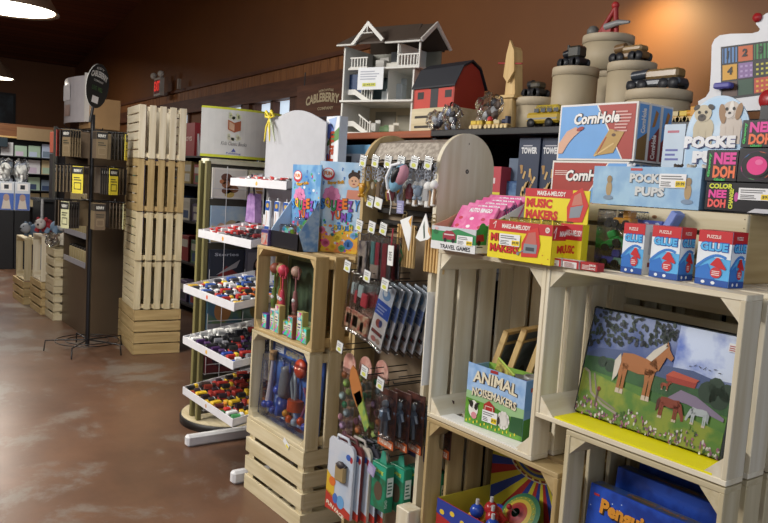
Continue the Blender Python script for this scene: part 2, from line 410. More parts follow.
# wall lamp whose warm light falls on the brown wall
p = onY(634, -24, wall_y(-3.1, .30))
t = thing('wall_spotlight', 'dark wall lamp giving the warm glow on the brown wall', 'lamp', tuple(p))
m = MB(); m.lathe([(0, .06), (.05, .055), (.06, 0), (.055, -.005), (0, -.002)], '2a2018:.4', seg=16); m.build('lamp_head', t)
m = MB(); m.tube([(0, 0, .04), (0, .15, .1), (0, .36, .1)], .012, '2a2018:.4', 8); m.build('arm', t)
l = bpy.data.lights.new('wall_spot', 'SPOT'); l.energy = 30; l.color = (1, .86, .46); l.spot_size = math.radians(150); l.spot_blend = 1; l.shadow_soft_size = .05
lo = bpy.data.objects.new('wall_spot', l); COL.objects.link(lo); lo.location = p+Vector((0, 0, -.03)); lo.rotation_euler = (Vector((.0, .5, -1))).to_track_quat('-Z', 'Y').to_euler()
# exit sign and small box on the wall
p = onY(159, 87, wall_y(-9.6, .08))
t = thing('exit_sign', 'small red-lit exit sign with lamp heads on brown wall', 'sign', tuple(p), -WA)
m = MB(); m.box((-.16, -.03, -.13), (.16, .03, .13), 'b9b2a8'); m.build('sign_box', t)
m = MB(); a = front(m, -.16, -.0305, -.13); a.rect(.02, .03, .3, .23, '7a1512'); m.build('face', t)
m = MB(); a = front(m, -.14, -.032, -.06); a.text('EXIT', .0, 0, .28, .14, 'glow:e03024:.7', 1, bold=.04); m.build('lettering', t)
for sx in (-1, 1):
    m = MB(); m.ball((sx*.19, -.03, .17), .05, 'c9c4ba', 10); m.build('lamp_head', t)
p = onY(179, 84, wall_y(-9.3, .03)); m = MB(); m.box((-.03, -.02, -.07), (.03, .02, .07), '9d8f80'); q = m.build('switch_box'); q.location = p; q.rotation_euler[2] = -WA
tag(q, 'small grey box on wall beside the exit sign', 'box')
# brown hanging company sign
p0 = onY(297, 92, 3.55); p1 = onY(341, 113, 3.55)
t = thing('company_sign', 'brown wooden company sign with cream arched lettering', 'sign', (p0.x, 3.55, p1.z-.02))
w = p1.x-p0.x+.1; h = p0.z-p1.z+.07
m = MB(); m.box((0, 0, 0), (w, .04, h), 'beam:x'); m.build('board', t)
m = MB(); a = front(m, 0, -.001, 0); a.text('CABLEBERRY', w*.2, h*.34, w*.64, h*.28, 'c9b995', 1, arc=h*.1, bold=.04)
a.text('MERCANTILE', w*.45, h*.72, w*.28, h*.07, 'c9b995', 1, arc=h*.03); a.text('COMPANY', w*.44, h*.2, w*.3, h*.09, 'c9b995', 1); m.build('lettering', t)
m = MB(); m.tube([(.1, .02, h), (.1, .02, 2.52-p1.z+.0)], .006, '222222', 6); m.tube([(w-.1, .02, h), (w-.1, .02, 2.52-p1.z)], .006, '222222', 6); m.build('hanger', t)

# ================================================================ wooden crates
def crate(label, x, y, z, a, d, h, opening='-y', tone='crate', group=None, rz=0, nside=4, nback=5, t=.014, blk=.052, back='z', gap=.024):
    T = thing('wooden_crate', label, 'crate', (x, y, z), rz, group)
    if opening == '-y': MX = Matrix(); ax3 = 'xyz'
    elif opening == '+z': MX = Matrix(((1,0,0,0),(0,0,1,0),(0,-1,0,d),(0,0,0,1))); ax3 = 'xzy'
    elif opening == '-z': MX = Matrix(((1,0,0,0),(0,0,-1,h),(0,1,0,0),(0,0,0,1))); ax3 = 'xzy'
    elif opening == '+x': MX = Matrix(((0,-1,0,d),(1,0,0,0),(0,0,1,0),(0,0,0,1))); ax3 = 'yxz'
    def mk(): q = MB(); q.xf = MX; return q
    ga, gz, gy = tone+':'+ax3[0], tone+':'+ax3[2], tone+':'+ax3[1]
    w = (d-gap*(nside-1))/nside
    def j(): return random.uniform(-.0012, .0012)
    for s in (0, 1):
        q = mk()
        for i in range(nside):
            y0 = i*(w+gap); q.cbox((s*(a-t)+j(), y0, t), (s*(a-t)+t+j(), y0+w, h-t), gz, .0015)
        q.build('side_panel', T)
    for s in (0, 1):
        q = mk()
        for i in range(nside):
            y0 = i*(w+gap); q.cbox((j(), y0, s*(h-t)), (a+j(), y0+w, s*(h-t)+t), ga, .0015)
        q.build('top_panel' if s else 'bottom_panel', T)
    q = mk()
    if back == 'z':
        g = .02; wb = (a-2*t-g*(nback-1)-.004)/nback
        for i in range(nback):
            x0 = t+.002+i*(wb+g); q.cbox((x0, d-t, t), (x0+wb, d, h-t), gz, .0015)
    else:
        g = .02; wb = (h-2*t-g*(nback-1)-.004)/nback
        for i in range(nback):
            z0 = t+.002+i*(wb+g); q.cbox((t, d-t, z0), (a-t, d, z0+wb), ga, .0015)
    q.build('back_panel', T)
    for sx in (0, 1):
        for sz in (0, 1):
            q = mk(); cx = a-t if sx else t; cz = h-t if sz else t; dx = -blk if sx else blk; dz = -blk if sz else blk
            q.prism([(cx, .003, cz), (cx+dx, .003, cz), (cx, .003, cz+dz)], (0, d-t-.006, 0), gy); q.build('corner_block', T)
    return T
FY = 1.64
GR = 'display crates of the right-hand stack'
crate('upright pale crate holding the animal noisemaker box, open to the front', -1.917, FY, .738, .474, .36, .570, tone='pale', group=GR, blk=.055)
crate('wide pale crate displaying the horse puzzle on a yellow shelf strip', -1.442, FY, .872, .58, .36, .440, tone='pale', group=GR, nback=4, back='x', blk=.05)
crate('lower crate with the spinning-top display box inside, at the bottom of the picture', -1.915, FY, .165, .575, .36, .570, tone='tan', group=GR)
crate('lower right crate holding the blue penguin game boxes', -1.325, FY, .300, .462, .36, .568, tone='crate', group=GR)
# crates under those (below the picture edge they carry the stack)
crate('low crate on the floor under the spinning-top crate', -1.915, FY, 0, .575, .36, .162, tone='tan', group=GR, nback=3)
crate('low crate on the floor under the penguin game crate', -1.325, FY, 0, .462, .36, .297, tone='crate', group=GR, nback=3)
# crates of a second row behind, seen past the right edge
crate('rear crate behind the wide horse puzzle crate, at the right edge', -1.442, 2.005, .872, .58, .335, .440, tone='crate', group=GR, nback=4)
crate('rear crate behind the penguin game crate, at the bottom right edge', -1.442, 2.005, .300, .58, .335, .568, tone='crate', group=GR)
crate('rear crate behind the animal noisemaker crate', -1.917, 2.005, .738, .46, .335, .570, tone='tan', group=GR)
GC = 'crates of the middle stack'
crate('tan upper crate of the middle stack with hair-stick toys inside, open to the front', -3.225, FY, .788, .535, .36, .404, tone='tan', group=GC, blk=.04, nside=4, gap=.032)
crate('middle crate of the middle stack holding the blue blister toy set', -3.24, FY, .352, .54, .36, .434, tone='crate', group=GC, blk=.04, nside=4, gap=.032)
crate('bottom crate of the middle stack on the floor with horizontal slats', -3.247, 1.638, 0, .545, .35, .36, opening='+z', tone='crate', group=GC, gap=.024)

# ---------------------------------------------------------------- crate tower by the cabinet
def tower_crate(label, x, y, z, lx, ly, h, tone, rz, ns=6, vertical=True, n5=5):
    T = thing('wooden_crate', label, 'crate', (x, y, z), rz, 'crates of the far tower'); t = .012
    g = .010; w = (h-.004-g*(ns-1))/ns
    for s in (0, 1):
        q = MB()
        for i in range(ns): q.cbox((-lx, s*(ly-t), .002+i*(w+g)), (0 if not vertical else -t, s*(ly-t)+t, .002+i*(w+g)+w), tone+':x', .0015)
        q.build('side_panel', T)
    if vertical:
        g = .028; w = (ly-g*(n5-1))/n5
        for s in (0, 1):
            q = MB()
            for i in range(n5): q.cbox((-lx*s-t*(1-s), i*(w+g), .002), (-lx*s+t*s, i*(w+g)+w, h-.002), tone+':z', .0015)
            q.build('end_panel', T)
    else:
        for s in (0, 1):
            q = MB()
            for i in range(ns): q.cbox((-lx*s-t*(1-s)+.0, t, .002+i*(w+g)), (-lx*s+t*s, ly-t, .002+i*(w+g)+w), tone+':y', .0015)
            q.build('end_panel', T)
    for zz in (.01, h-.05) if vertical else (.01,):
        q = MB(); q.box((-t-.014, t, zz), (-t-.001, ly-t, zz+.035), tone+':y'); q.build('cross_rail', T)
    for sx in (0, 1):
        for sy in (0, 1):
            q = MB(); cx = -lx+t if sx else -t-.015; cy = ly-t if sy else t; dx = .045 if sx else -.045; dy = -.045 if sy else .045
            q.prism([(cx, cy, .004), (cx+dx, cy, .004), (cx, cy+dy, .004)], (0, 0, h-.008), tone+':z'); q.build('corner_block', T)
    q = MB()
    for i in range(5): q.box((-lx+.02, .02+i*(ly-.04)/5, .0), (-.03, .02+(i+.85)*(ly-.04)/5, .01), tone+':x')
    q.build('floor_panel', T)
    return T
RZT = math.radians(-7)
TX, TY = -6.13, 2.02
tower_crate('bottom crate of the tall crate tower, horizontal slats, on the floor', TX+.02, TY, 0, .66, .385, .372, 'tan', RZT, 4, False)
names = ['second crate from the floor in the tall crate tower, vertical slats', 'middle crate of the tall crate tower, vertical slats',
         'fourth crate from the floor in the tall crate tower, tan slats', 'topmost pale crate of the tall crate tower']
zz = .373
for i, hgt in enumerate((.405, .40, .425, .425)):
    tower_crate(names[i], TX+.012+.012*i, TY-.004*i, zz, .50, .375, hgt, 'pale' if i == 3 else 'crate' if i != 2 else 'tan', RZT)
    zz += hgt+.001

# ================================================================ things in and on the right-hand stack
# horse puzzle: a boxed picture leaning back on the rear of its crate
def puzzle():
    x0, x1 = -1.378, -.934; w = x1-x0; hgt = .305
    T = thing('jigsaw_puzzle', 'boxed jigsaw puzzle of horses in a meadow, wrapped in clear film', 'puzzle', (x0, 1.735, .894))
    lean = math.radians(10)
    R = Matrix.Rotation(-lean, 4, 'X')
    q = MB(); q.xf = R; q.cbox((0, 0, 0), (w, .035, hgt), '3b4a58', .004)
    a = front(q, 0, 0, 0); W, H = w, hgt
    a.rect(.003, .003, W-.003, H-.003, 'cloud:5d8a3a:3f6f35:14', 1)
    a.rect(.003, H*.55, W-.003, H-.003, 'cloud:4a5f96:8a97bb:9', 2)                       # sky
    a.poly([(W*.62, H*.6), (W*.62, H-.003), (W-.003, H-.003), (W-.003, H*.62)], 'cloud:5b78c6:cfdaee:11', 3)
    a.poly([(.003, H*.56), (.1*W, H*.64), (.3*W, H*.67), (.5*W, H*.62), (.75*W, H*.64), (W-.003, H*.58), (W-.003, H*.5), (.003, H*.5)], '4a5c86', 4)
    a.poly([(.003, H*.42), (.003, H*.54), (.2*W, H*.57), (.5*W, H*.52), (W-.003, H*.5), (W-.003, H*.35)], 'cloud:3c6b3a:2d5530:16', 5)
    rr = random.Random(3)
    for i in range(150):                                                                  # overhanging tree, top left
        x = W*(.01+.6*rr.random()**1.1); y = H*(.98-.33*rr.random()*(1.1-x/W)); a.ell(x, y, W*.02*rr.uniform(.6, 1.3), H*.018*rr.uniform(.6, 1.2), rr.choice(['1d2b24', '26382c', '35463a', '2a3340']), 6, rr.random()*3, 6)
    for x, y, r in ((.86, .5, .06), (.93, .47, .06), (.9, .56, .05), (.97, .53, .05), (.2, .5, .04), (.14, .52, .035)):
        a.ell(W*x, H*y, W*r, H*r*1.5, '26402c', 6, 0, 10)
    a.poly([(W*.6, H*.5), (W*.78, H*.5), (W*.79, H*.57), (W*.63, H*.6), (W*.59, H*.55)], 'a83a28', 7); a.poly([(W*.59, H*.55), (W*.63, H*.6), (W*.8, H*.575), (W*.78, H*.545)], 'c4553a', 8)
    a.poly([(W*.62, H*.36), (W*.7, H*.46), (W*.8, H*.44), (W*.98, H*.33), (W*.98, H*.3), (W*.75, H*.36)], '8d7f96', 7)
    a.poly([(.003, .003), (W-.003, .003), (W-.003, H*.22), (W*.5, H*.3), (W*.25, H*.36), (.003, H*.42)], 'cloud:93a03c:5f8a38:20', 7)
    # big palomino
    def horse(cx, cy, s, c1, mane, flip=1, l=9, graze=False):
        P = lambda pts: [(W*(cx+flip*s*px), H*(cy+s*1.45*py)) for px, py in pts]
        a.poly(P([(-.5, .12), (-.45, .3), (-.2, .33), (.1, .29), (.35, .33), (.42, .12), (.3, -.02), (0, -.06), (-.35, -.02)]), c1, l)
        for lx, w2 in ((-.44, .05), (-.34, .045), (.2, .05), (.3, .045)):
            a.poly(P([(lx-w2*1.6, .1), (lx+w2*1.6, .08), (lx+w2, -.22), (lx+w2*.9, -.5), (lx+w2*1.2, -.56), (lx-w2*.8, -.56), (lx-w2*.6, -.22)]), c1, l)
            a.poly(P([(lx+w2, -.46), (lx+w2*1.2, -.56), (lx-w2*.8, -.56), (lx-w2*.6, -.46)]), 'd8c8b0', l+1)
        if graze:
            a.poly(P([(.28, .3), (.46, .2), (.62, -.2), (.66, -.42), (.56, -.46), (.48, -.25), (.3, .0)]), c1, l)
        else:
            a.poly(P([(.2, .2), (.3, .36), (.5, .62), (.58, .66), (.6, .58), (.72, .44), (.68, .36), (.56, .42), (.44, .1)]), c1, l)
            a.poly(P([(.1, .3), (.25, .5), (.5, .7), (.56, .64), (.38, .42), (.24, .26)]), mane, l+1)
            a.poly(P([(.5, .62), (.53, .74), (.58, .64)]), c1, l+1)
        a.poly(P([(-.5, .28), (-.62, .1), (-.6, -.35), (-.5, -.2), (-.46, .1)]), mane, l+1)
    horse(.41, .52, .29, 'b0713a', 'd6cfc0')
    horse(.655, .3, .145, '8c3d22', '5a2414', graze=True)
    horse(.83, .3, .11, 'b9c0c0', 'a0a8a8', -1, graze=True)
    horse(.6, .46, .05, 'a04a28', '80381e')
    a.line([(.02*W, .42*H), (.06*W, .4*H), (.1*W, .22*H), (.2*W, .14*H), (.34*W, .09*H)], H*.022, 'a79c8c', 9); a.line([(.1*W, .4*H), (.15*W, .2*H), (.3*W, .13*H)], H*.016, '8f8474', 9)
    a.line([(.15*W, .26*H), (.15*W, .1*H)], H*.02, '6a5848', 10); a.ell(W*.155, H*.27, W*.012, H*.022, '8a3a20', 10)
    for i in range(230):
        x = W*rr.random(); y = H*rr.uniform(.01, .13 + .05*math.sin(x*40))
        a.ell(min(W-.006, max(.006, x)), y, W*.007*rr.uniform(.6, 1.3), H*.014*rr.uniform(.6, 1.6), rr.choice(['c98fa6', 'dcd8cf', 'a96a80', '8a5f80', '6d8a3c', '4f7030', 'e4e0d6']), 10, 0, 6)
    for i in range(7): a.line([(W*(.72+.03*i), H*(.67+.01*(i % 3))), (W*(.735+.03*i), H*(.675+.02*(i % 2)))], H*.006, '2a2a33', 9)
    a.rect(W*.93, H*.86, W*.995, H*.93, 'e8e8e8', 11); a.lines(W*.935, H*.87, W*.99, H*.92, 3, 'b04040', 12)
    q.build('picture_box', T)
    c = MB(); c.xf = R; c.cbox((-.003, -.007, .0), (w+.003, .038, hgt+.004), 'film', .006); c.build('clear_wrap', T)
puzzle()
m = MB(); m.box((-1.372, 1.6425, .8865), (-.9, 1.755, .8915), 'f4ea10:.5'); tag(m.build('shelf_strip'), 'bright yellow card strip along the floor of the horse puzzle crate', 'card')
m = MB(); m.box((-1.85, 1.6425, .7525), (-1.5, 1.70, .757), 'f0efe8:.5'); tag(m.build('shelf_strip'), 'white card strip in front of the animal noisemaker box', 'card')

# animal noisemaker display box
def animal_box():
    p = Vector((-1.765, 1.672, .758)); ang = math.radians(6); w, d, h = .232, .10, .187
    T = thing('display_box', 'open cardboard display box of animal noisemakers with cow and sheep print', 'box', tuple(p), ang)
    q = MB(); t = .003; slope = .012
    q.prism([(0, 0, 0), (w, 0, 0), (w, 0, h), (0, 0, h+slope)], (0, t, 0), '7fa6d8')
    q.prism([(0, d, 0), (w, d, 0), (w, d, h), (0, d, h)], (0, t, 0), '86b34a')
    q.box((0, t, 0), (t, d, h), '8db6dc'); q.box((w-t, t, 0), (w, d, h), '6a95cf'); q.box((0, t, 0), (w, d, t), '8a7a5a')
    a = front(q, 0, 0, 0)
    a.poly([(0, h*.55), (w, h*.5), (w, h), (0, h+slope)], 'cloud:88b0e0:a9c8ec:20', 1); a.poly([(0, 0), (w, 0), (w, h*.3), (w*.5, h*.42), (0, h*.45)], 'cloud:6aa33a:4e8a30:25', 2)
    a.poly([(0, h*.45), (w*.5, h*.42), (w, h*.3), (w, h*.53), (0, h*.58)], '9cc48c', 2)
    a.poly([(w*.78, h*.1), (w, h*.08), (w, h*.38), (w*.8, h*.36)], '2c5a34', 3)
    for t_, y, hh in (('ANIMAL', .74, .2), ('NOISEMAKERS', .5, .15)):
        a.text(t_, w*.1, h*y, w*.78, h*hh, '3a2a22', 4, bold=.09, rot=-.05, arc=.006); a.text(t_, w*.105, h*(y+.008), w*.77, h*hh, 'e9dfc2', 6, bold=.03, rot=-.05, arc=.006)
    a.rect(w*.4, h*.98, w*.53, h*1.03, 'a83030', 4)
    a.poly([(w*.33, h*.28), (w*.33, h*.42), (w*.42, h*.5), (w*.52, h*.42), (w*.52, h*.28)], 'b3302a', 5); a.line([(w*.36, h*.28), (w*.36, h*.4), (w*.49, h*.4), (w*.49, h*.28)], .002, 'e8e0d0', 6)
    # cow
    a.ell(w*.15, h*.28, w*.085, h*.15, 'ece8e0', 5); a.ell(w*.11, h*.36, w*.035, h*.06, '2a2522', 6); a.ell(w*.2, h*.33, w*.03, h*.06, '2a2522', 6); a.ell(w*.17, h*.17, w*.05, h*.06, 'd98f96', 6)
    a.poly([(w*.04, h*.42), (w*.09, h*.4), (w*.08, h*.35)], '2a2522', 6); a.poly([(w*.26, h*.42), (w*.2, h*.4), (w*.22, h*.35)], '2a2522', 6)
    for dx in (.13, .18): a.ell(w*dx, h*.31, w*.009, h*.02, '111111', 8)
    # sheep
    for k in range(10):
        an = k*.63; a.ell(w*.68+w*.07*math.cos(an), h*.25+h*.1*math.sin(an), w*.035, h*.06, 'e6e2da', 5, 0, 10)
    a.ell(w*.68, h*.25, w*.07, h*.1, 'dedad2', 6); a.ell(w*.6, h*.22, w*.03, h*.065, '3a3430', 7)
    for k in range(14): x = w*(.04+.065*k); a.ell(x, h*(.05+.03*(k % 2)), w*.011, h*.025, 'e8d23a', 6, 0, 8)
    a.price(w*.32, h*.13, w*.26, h*.2, 8)
    r = right(q, w, 0, 0); r.poly([(.0, h*.5), (d, h*.5), (d, h), (0, h)], '5f90d0', 1); r.poly([(0, 0), (d, 0), (d, h*.4), (0, h*.35)], '3f7a34', 1); r.rect(d*.25, h*.8, d*.6, h*.87, 'a04030', 2)
    q.build('carton', T)
    return T
animal_box()
for i, (dx, dy, r_, z0) in enumerate(((.155, .045, .03, .762), (.205, .065, .028, .762), (.17, .13, .0, 0))):
    if r_ == 0: continue
    T = thing('noisemaker_can', ['short grey-topped noisemaker can at the middle of the animal display box', 'short grey-topped noisemaker can at the right end of the animal display box'][i], 'can', (-1.765+dx, 1.672+dy+.018, z0))
    q = MB(); q.lathe([(0, 0), (r_, 0), (r_, .165+.01*i), (0, .165+.01*i)], 'spots:40', seg=20); q.build('body', T)
    q = MB(); q.lathe([(r_, .165+.01*i), (r_+.002, .166+.01*i), (r_+.002, .178+.01*i), (r_-.004, .178+.01*i), (r_-.005, .173+.01*i), (0, .173+.01*i)], '8e8f8c:.3', seg=20); q.build('lid', T)
m = MB(); m.xf = Matrix.Translation((-1.745, 1.745, .85)) @ Matrix.Rotation(.5, 4, 'Y') @ Matrix.Rotation(.25, 4, 'X')
m.cbox((0, 0, 0), (.085, .006, .165), 'a9c24a', .002); a = front(m, 0, 0, 0); a.rect(.004, .1, .08, .16, 'cloud:d8d06a:6a4a30:40', 1); a.rect(.004, .03, .08, .09, '40372e', 1)
tag(m.build('toy_card'), 'slanted green and yellow picture card in the animal noisemaker box', 'card')
# wooden framed boxes leaning at the back
for i, (x, h_) in enumerate(((-1.83, .30), (-1.77, .32), (-1.70, .33))):
    T = thing('framed_game', ['left wooden-framed flat game leaning beside the animal noisemaker box', 'middle wooden-framed flat game behind the animal noisemaker box',
              'right wooden-framed flat game behind the animal noisemaker box'][i], 'game', (x+.0, 1.80+.015*i, .759))
    X = Matrix.Rotation(math.radians(104), 4, 'Z') @ Matrix.Rotation(math.radians(17), 4, 'X')
    q = MB(); q.xf = X; w = .15
    for b in (((0, 0, 0), (.012, .02, h_)), ((w-.012, 0, 0), (w, .02, h_)), ((0, 0, 0), (w, .02, .012)), ((0, 0, h_-.012), (w, .02, h_)), ((0, 0, h_-.05), (w, .02, h_-.042))): q.cbox(b[0], b[1], 'toy:z', .001)
    q.build('frame', T)
    q = MB(); q.xf = X; q.box((.01, .006, .01), (w-.01, .018, h_-.01), '5a6468'); a = Art(q, (0, .006, 0), (1, 0, 0), (0, 0, 1)); 
    a.rect(.015, .012, w-.015, h_-.055, 'cloud:4a5458:7a868c:12', 1); a.ell(w*.5, h_*.4, .03, .05, '2a3036', 2); q.build('panel', T)
T = thing('toy_tin', 'round tin with pink print standing behind the animal noisemaker box', 'tin', (-1.535, 1.90, .755))
q = MB(); q.lathe([(0, 0), (.045, 0), (.045, .24), (0, .24)], '6a7a50', seg=20)
for k in range(5): q.box((-.012+.0, -.0455, .17+.0), (.02, -.044, .21), 'c05a78')
q.build('body', T); q = MB(); q.lathe([(.045, .24), (.048, .24), (.048, .25), (0, .252)], '8a9a70', seg=20); q.build('lid', T)

# spinning-top display box in the lower crate
def top_box():
    x0, x1, y0, y1, z0 = -1.86, -1.40, 1.665, 1.915, .182
    w, d = x1-x0, y1-y0; h = .285; hb = .50
    T = thing('display_box', 'yellow and blue sunburst display box filled with spinning tops', 'box', (x0, y0, z0))
    q = MB(); t = .003
    q.box((0, 0, 0), (w, t, h), 'b5352e'); q.box((0, 0, 0), (w, d, t), 'b9a94a'); q.box((0, 0, 0), (t, d, h), 'cfc23c'); q.box((w-t, 0, 0), (w, d, h), 'c2b53a')
    q.box((0, d-t, 0), (w, d, hb), 'd8cc3c')
    a = front(q, 0, 0, 0); a.rect(0, 0, w, h, 'b02a28', 1); a.poly([(0, h), (w, h), (w, h*.8), (w*.5, h*.72), (0, h*.82)], '2c3f9a', 2)
    for k in range(9): a.ell(w*(.06+.11*k), h*(.86+.04*(k % 2)), .012, .009, 'e8c53a', 3, 0, 8)
    for k in range(7): a.ell(w*(.1+.13*k), h*.6, .016, .02, 'e0a030', 2, 0, 5)
    b = Art(q, (0, d-t, 0), (1, 0, 0), (0, 0, 1)); cx, cy = w*.5, hb*.86
    cols = ['d8cc3c', '2c459a', 'b03030', 'd8cc3c', '2c459a', 'd8cc3c', 'b03030', '2c459a', 'd8cc3c', 'b03030', '2c459a', 'd8cc3c', 'b03030', '2c459a']
    n = 22
    for k in range(n):
        a0 = math.pi+math.pi*k/n*1.0; a1 = a0+math.pi/n
        def clip(an):
            c, s_ = math.cos(an), math.sin(an); r_ = min((w-cx)/abs(c) if abs(c) > 1e-6 else 9, cy/abs(s_) if abs(s_) > 1e-6 else 9); return (cx+c*r_, cy+s_*r_)
        b.poly([(cx, cy), clip(a0), clip(a1)], cols[k % len(cols)], 1)
    b.rect(0, cy, w, hb, 'd8cc3c', 1)
    for r_, c in ((.115, 'c9cdd0'), (.108, '8a3a30'), (.095, 'c9b94a'), (.08, '35508f'), (.062, 'b0a040'), (.05, '8a3a60'), (.034, '3a7a5a')): b.ell(cx-.03, cy, r_, min(r_, hb-cy-.002) if 0 else r_*.55, c, 2+int((.12-r_)*90), 0, 28)
    for k in range(20): an = k*math.pi/10; b.ell(cx-.03+.1*math.cos(an), cy+.1*.55*math.sin(an), .006, .005, 'e0d070', 12, 0, 6)
    b.text('SPINNING TOPS', w*.4, hb*.87, w*.42, .02, 'd8d8d8', 13, bold=.03); b.ell(w*.72, hb*.8, .05, .012, 'b03040', 13)
    b.ell(w*.9, hb*.62, .05, .07, 'd8cfc0', 3); b.ell(w*.9, hb*.62, .035, .055, 'a8c0c8', 4)
    r = Art(q, (t, d, 0), (0, -1, 0), (0, 0, 1)); r.rect(0, 0, d, h, 'b8ac3c', 1)
    q.build('carton', T)
    return (x0, y0, z0)
top_box()
def spinning_top(label, c, r, cols, tilt, knob='a02828'):
    T = thing('spinning_top', label, 'toy', c, 0, 'tin spinning tops in the display box'); T.rotation_euler = tilt
    q = MB(); prof = [(0, -.5*r), (.12*r, -.45*r), (.5*r, -.25*r), (.95*r, -.04*r), (r, 0)]
    q.lathe(prof, cols[0], seg=32); rs = [1, .82, .66, .5, .36, .2]
    for i in range(5):
        q.lathe([(rs[i]*r, .34*r*(1-rs[i])+.0*r), (rs[i+1]*r, .34*r*(1-rs[i+1]))], cols[i], seg=32)
    q.build('body', T)
    q = MB()
    for k in range(20): an = k*math.pi/10; q.ball((.74*r*math.cos(an), .74*r*math.sin(an), .088*r), .035*r, 'd9c650', 6)
    q.build('dot_ring', T)
    q = MB(); q.tube([(0, 0, .25*r), (0, 0, .7*r)], .03*r, 'b0b0b0:.3', 8); q.build('plunger', T)
    q = MB(); q.ball((0, 0, .75*r), .12*r, knob, 12); q.build('knob', T)
spinning_top('large striped spinning top, green to red rings, at the middle of the display box', (-1.64, 1.83, .455), .08, ['2f6a4a', '7a8a38', 'b8a038', '983a28', '8a262c'], (math.radians(50), -.1, 0))
spinning_top('blue spinning top with a ring of yellow dots at the right of the display box', (-1.50, 1.77, .415), .085, ['2a4a8a', '3a5aa0', 'c9b040', '2c6a9a', '223a7a'], (math.radians(25), .1, 0), '2a4aa0')
spinning_top('small red and blue spinning top at the left of the display box', (-1.74, 1.79, .41), .07, ['2a3a9a', 'a02828', 'c9b040', 'a02828', '2a3a9a'], (math.radians(35), -.2, 0))
for i, (x, y, z, c) in enumerate(((-1.735, 1.73, .455, '2a4aa8'), (-1.70, 1.76, .47, 'a82a2a'), (-1.672, 1.74, .455, 'a82a2a'), (-1.65, 1.72, .44, '2a4aa8'))):
    m = MB(); m.ball((0, 0, 0), .024, c+':.25', 14); m.tube([(0, 0, .02), (0, 0, .04)], .006, 'c8c8c8:.3', 8)
    q = tag(m.build('toy_ball'), ['leftmost blue round toy ball in the spinning-top box', 'red round toy ball beside the leftmost blue one', 'second red round toy ball toward the right', 'right-hand blue round toy ball in front of the tops'][i], 'toy'); q.location = (x, y, z)
for i in range(2):
    m = MB(); m.xf = Matrix.Translation((-1.80+.05*i, 1.72+.03*i, .39)) @ Matrix.Rotation(.5, 4, 'Y') @ Matrix.Rotation(-.3, 4, 'X'); m.cbox((0, 0, 0), (.06, .02, .10), ['e0b43a', 'c93a2e'][i], .002)
    a = front(m, 0, 0, 0); a.ell(.03, .05, .02, .035, ['c93a2e', 'e8d040'][i], 1); a.line([(.01, .09), (.05, .02)], .006, 'f0e8d0', 2)
    tag(m.build('toy_packet'), ['yellow toy packet with red disc at the left of the spinning-top box', 'red toy packet with yellow disc at the left of the spinning-top box'][i], 'packet')

# penguin game boxes leaning in the lower right crate
def penguin(i, y, x0, x1, zt, label, face=True):
    w = x1-x0; h = zt-.32; T = thing('game_box', label, 'box', (x0, y, .318), 0, 'blue penguin game boxes')
    q = MB(); q.xf = Matrix.Rotation(-.1, 4, 'X'); q.cbox((0, 0, 0), (w, .05, h), '1c3fa0:.35', .002)
    a = front(q, 0, 0, 0); a.rect(.002, .002, w-.002, h-.002, 'cloud:2450b8:16368c:14', 1)
    if face:
        for tt, x, yy, ww in (('Penguin', .12, .80, .46), ('Pile-Up', .22, .64, .46)):
            a.text(tt, w*x+.003, h*yy-.004, w*ww, h*.13, '2a1c10', 3, bold=.07, rot=-.03); a.text(tt, w*x, h*yy, w*ww, h*.13, 'd9902a', 5, bold=.05, rot=-.03)
        a.rect(w*.05, h*.93, w*.1, h*.945, 'c03030', 4)
        rr = random.Random(5)
        for k in range(26): a.ell(w*rr.random()*.95+.01, h*rr.random()*.95+.01, .002, .002, 'b8cbe8', 2, 0, 6)
        for cx in (.3, .5, .7): a.ell(w*cx, h*.22, w*.07, h*.16, '20242c', 3); a.ell(w*cx, h*.2, w*.045, h*.12, 'd8dade', 4); a.ell(w*cx, h*.33, w*.02, h*.02, 'd9902a', 5)
    tp = top(q, 0, 0, h); tp.rect(.002, .002, w-.002, .048, 'cloud:4a4a3a:2a4a8a:18', 1); tp.text('Penguin Pile-Up', w*.3, .012, w*.5, .022, '9a6a2a', 2, bold=.03)
    q.build('carton', T)
penguin(0, 1.672, -1.282, -.93, .724, 'front blue penguin game box with orange lettering, standing in the lower right crate')
penguin(1, 1.755, -1.262, -.915, .762, 'middle blue penguin game box behind the front one', False)
penguin(2, 1.84, -1.25, -.905, .79, 'rearmost blue penguin game box in the lower right crate', False)

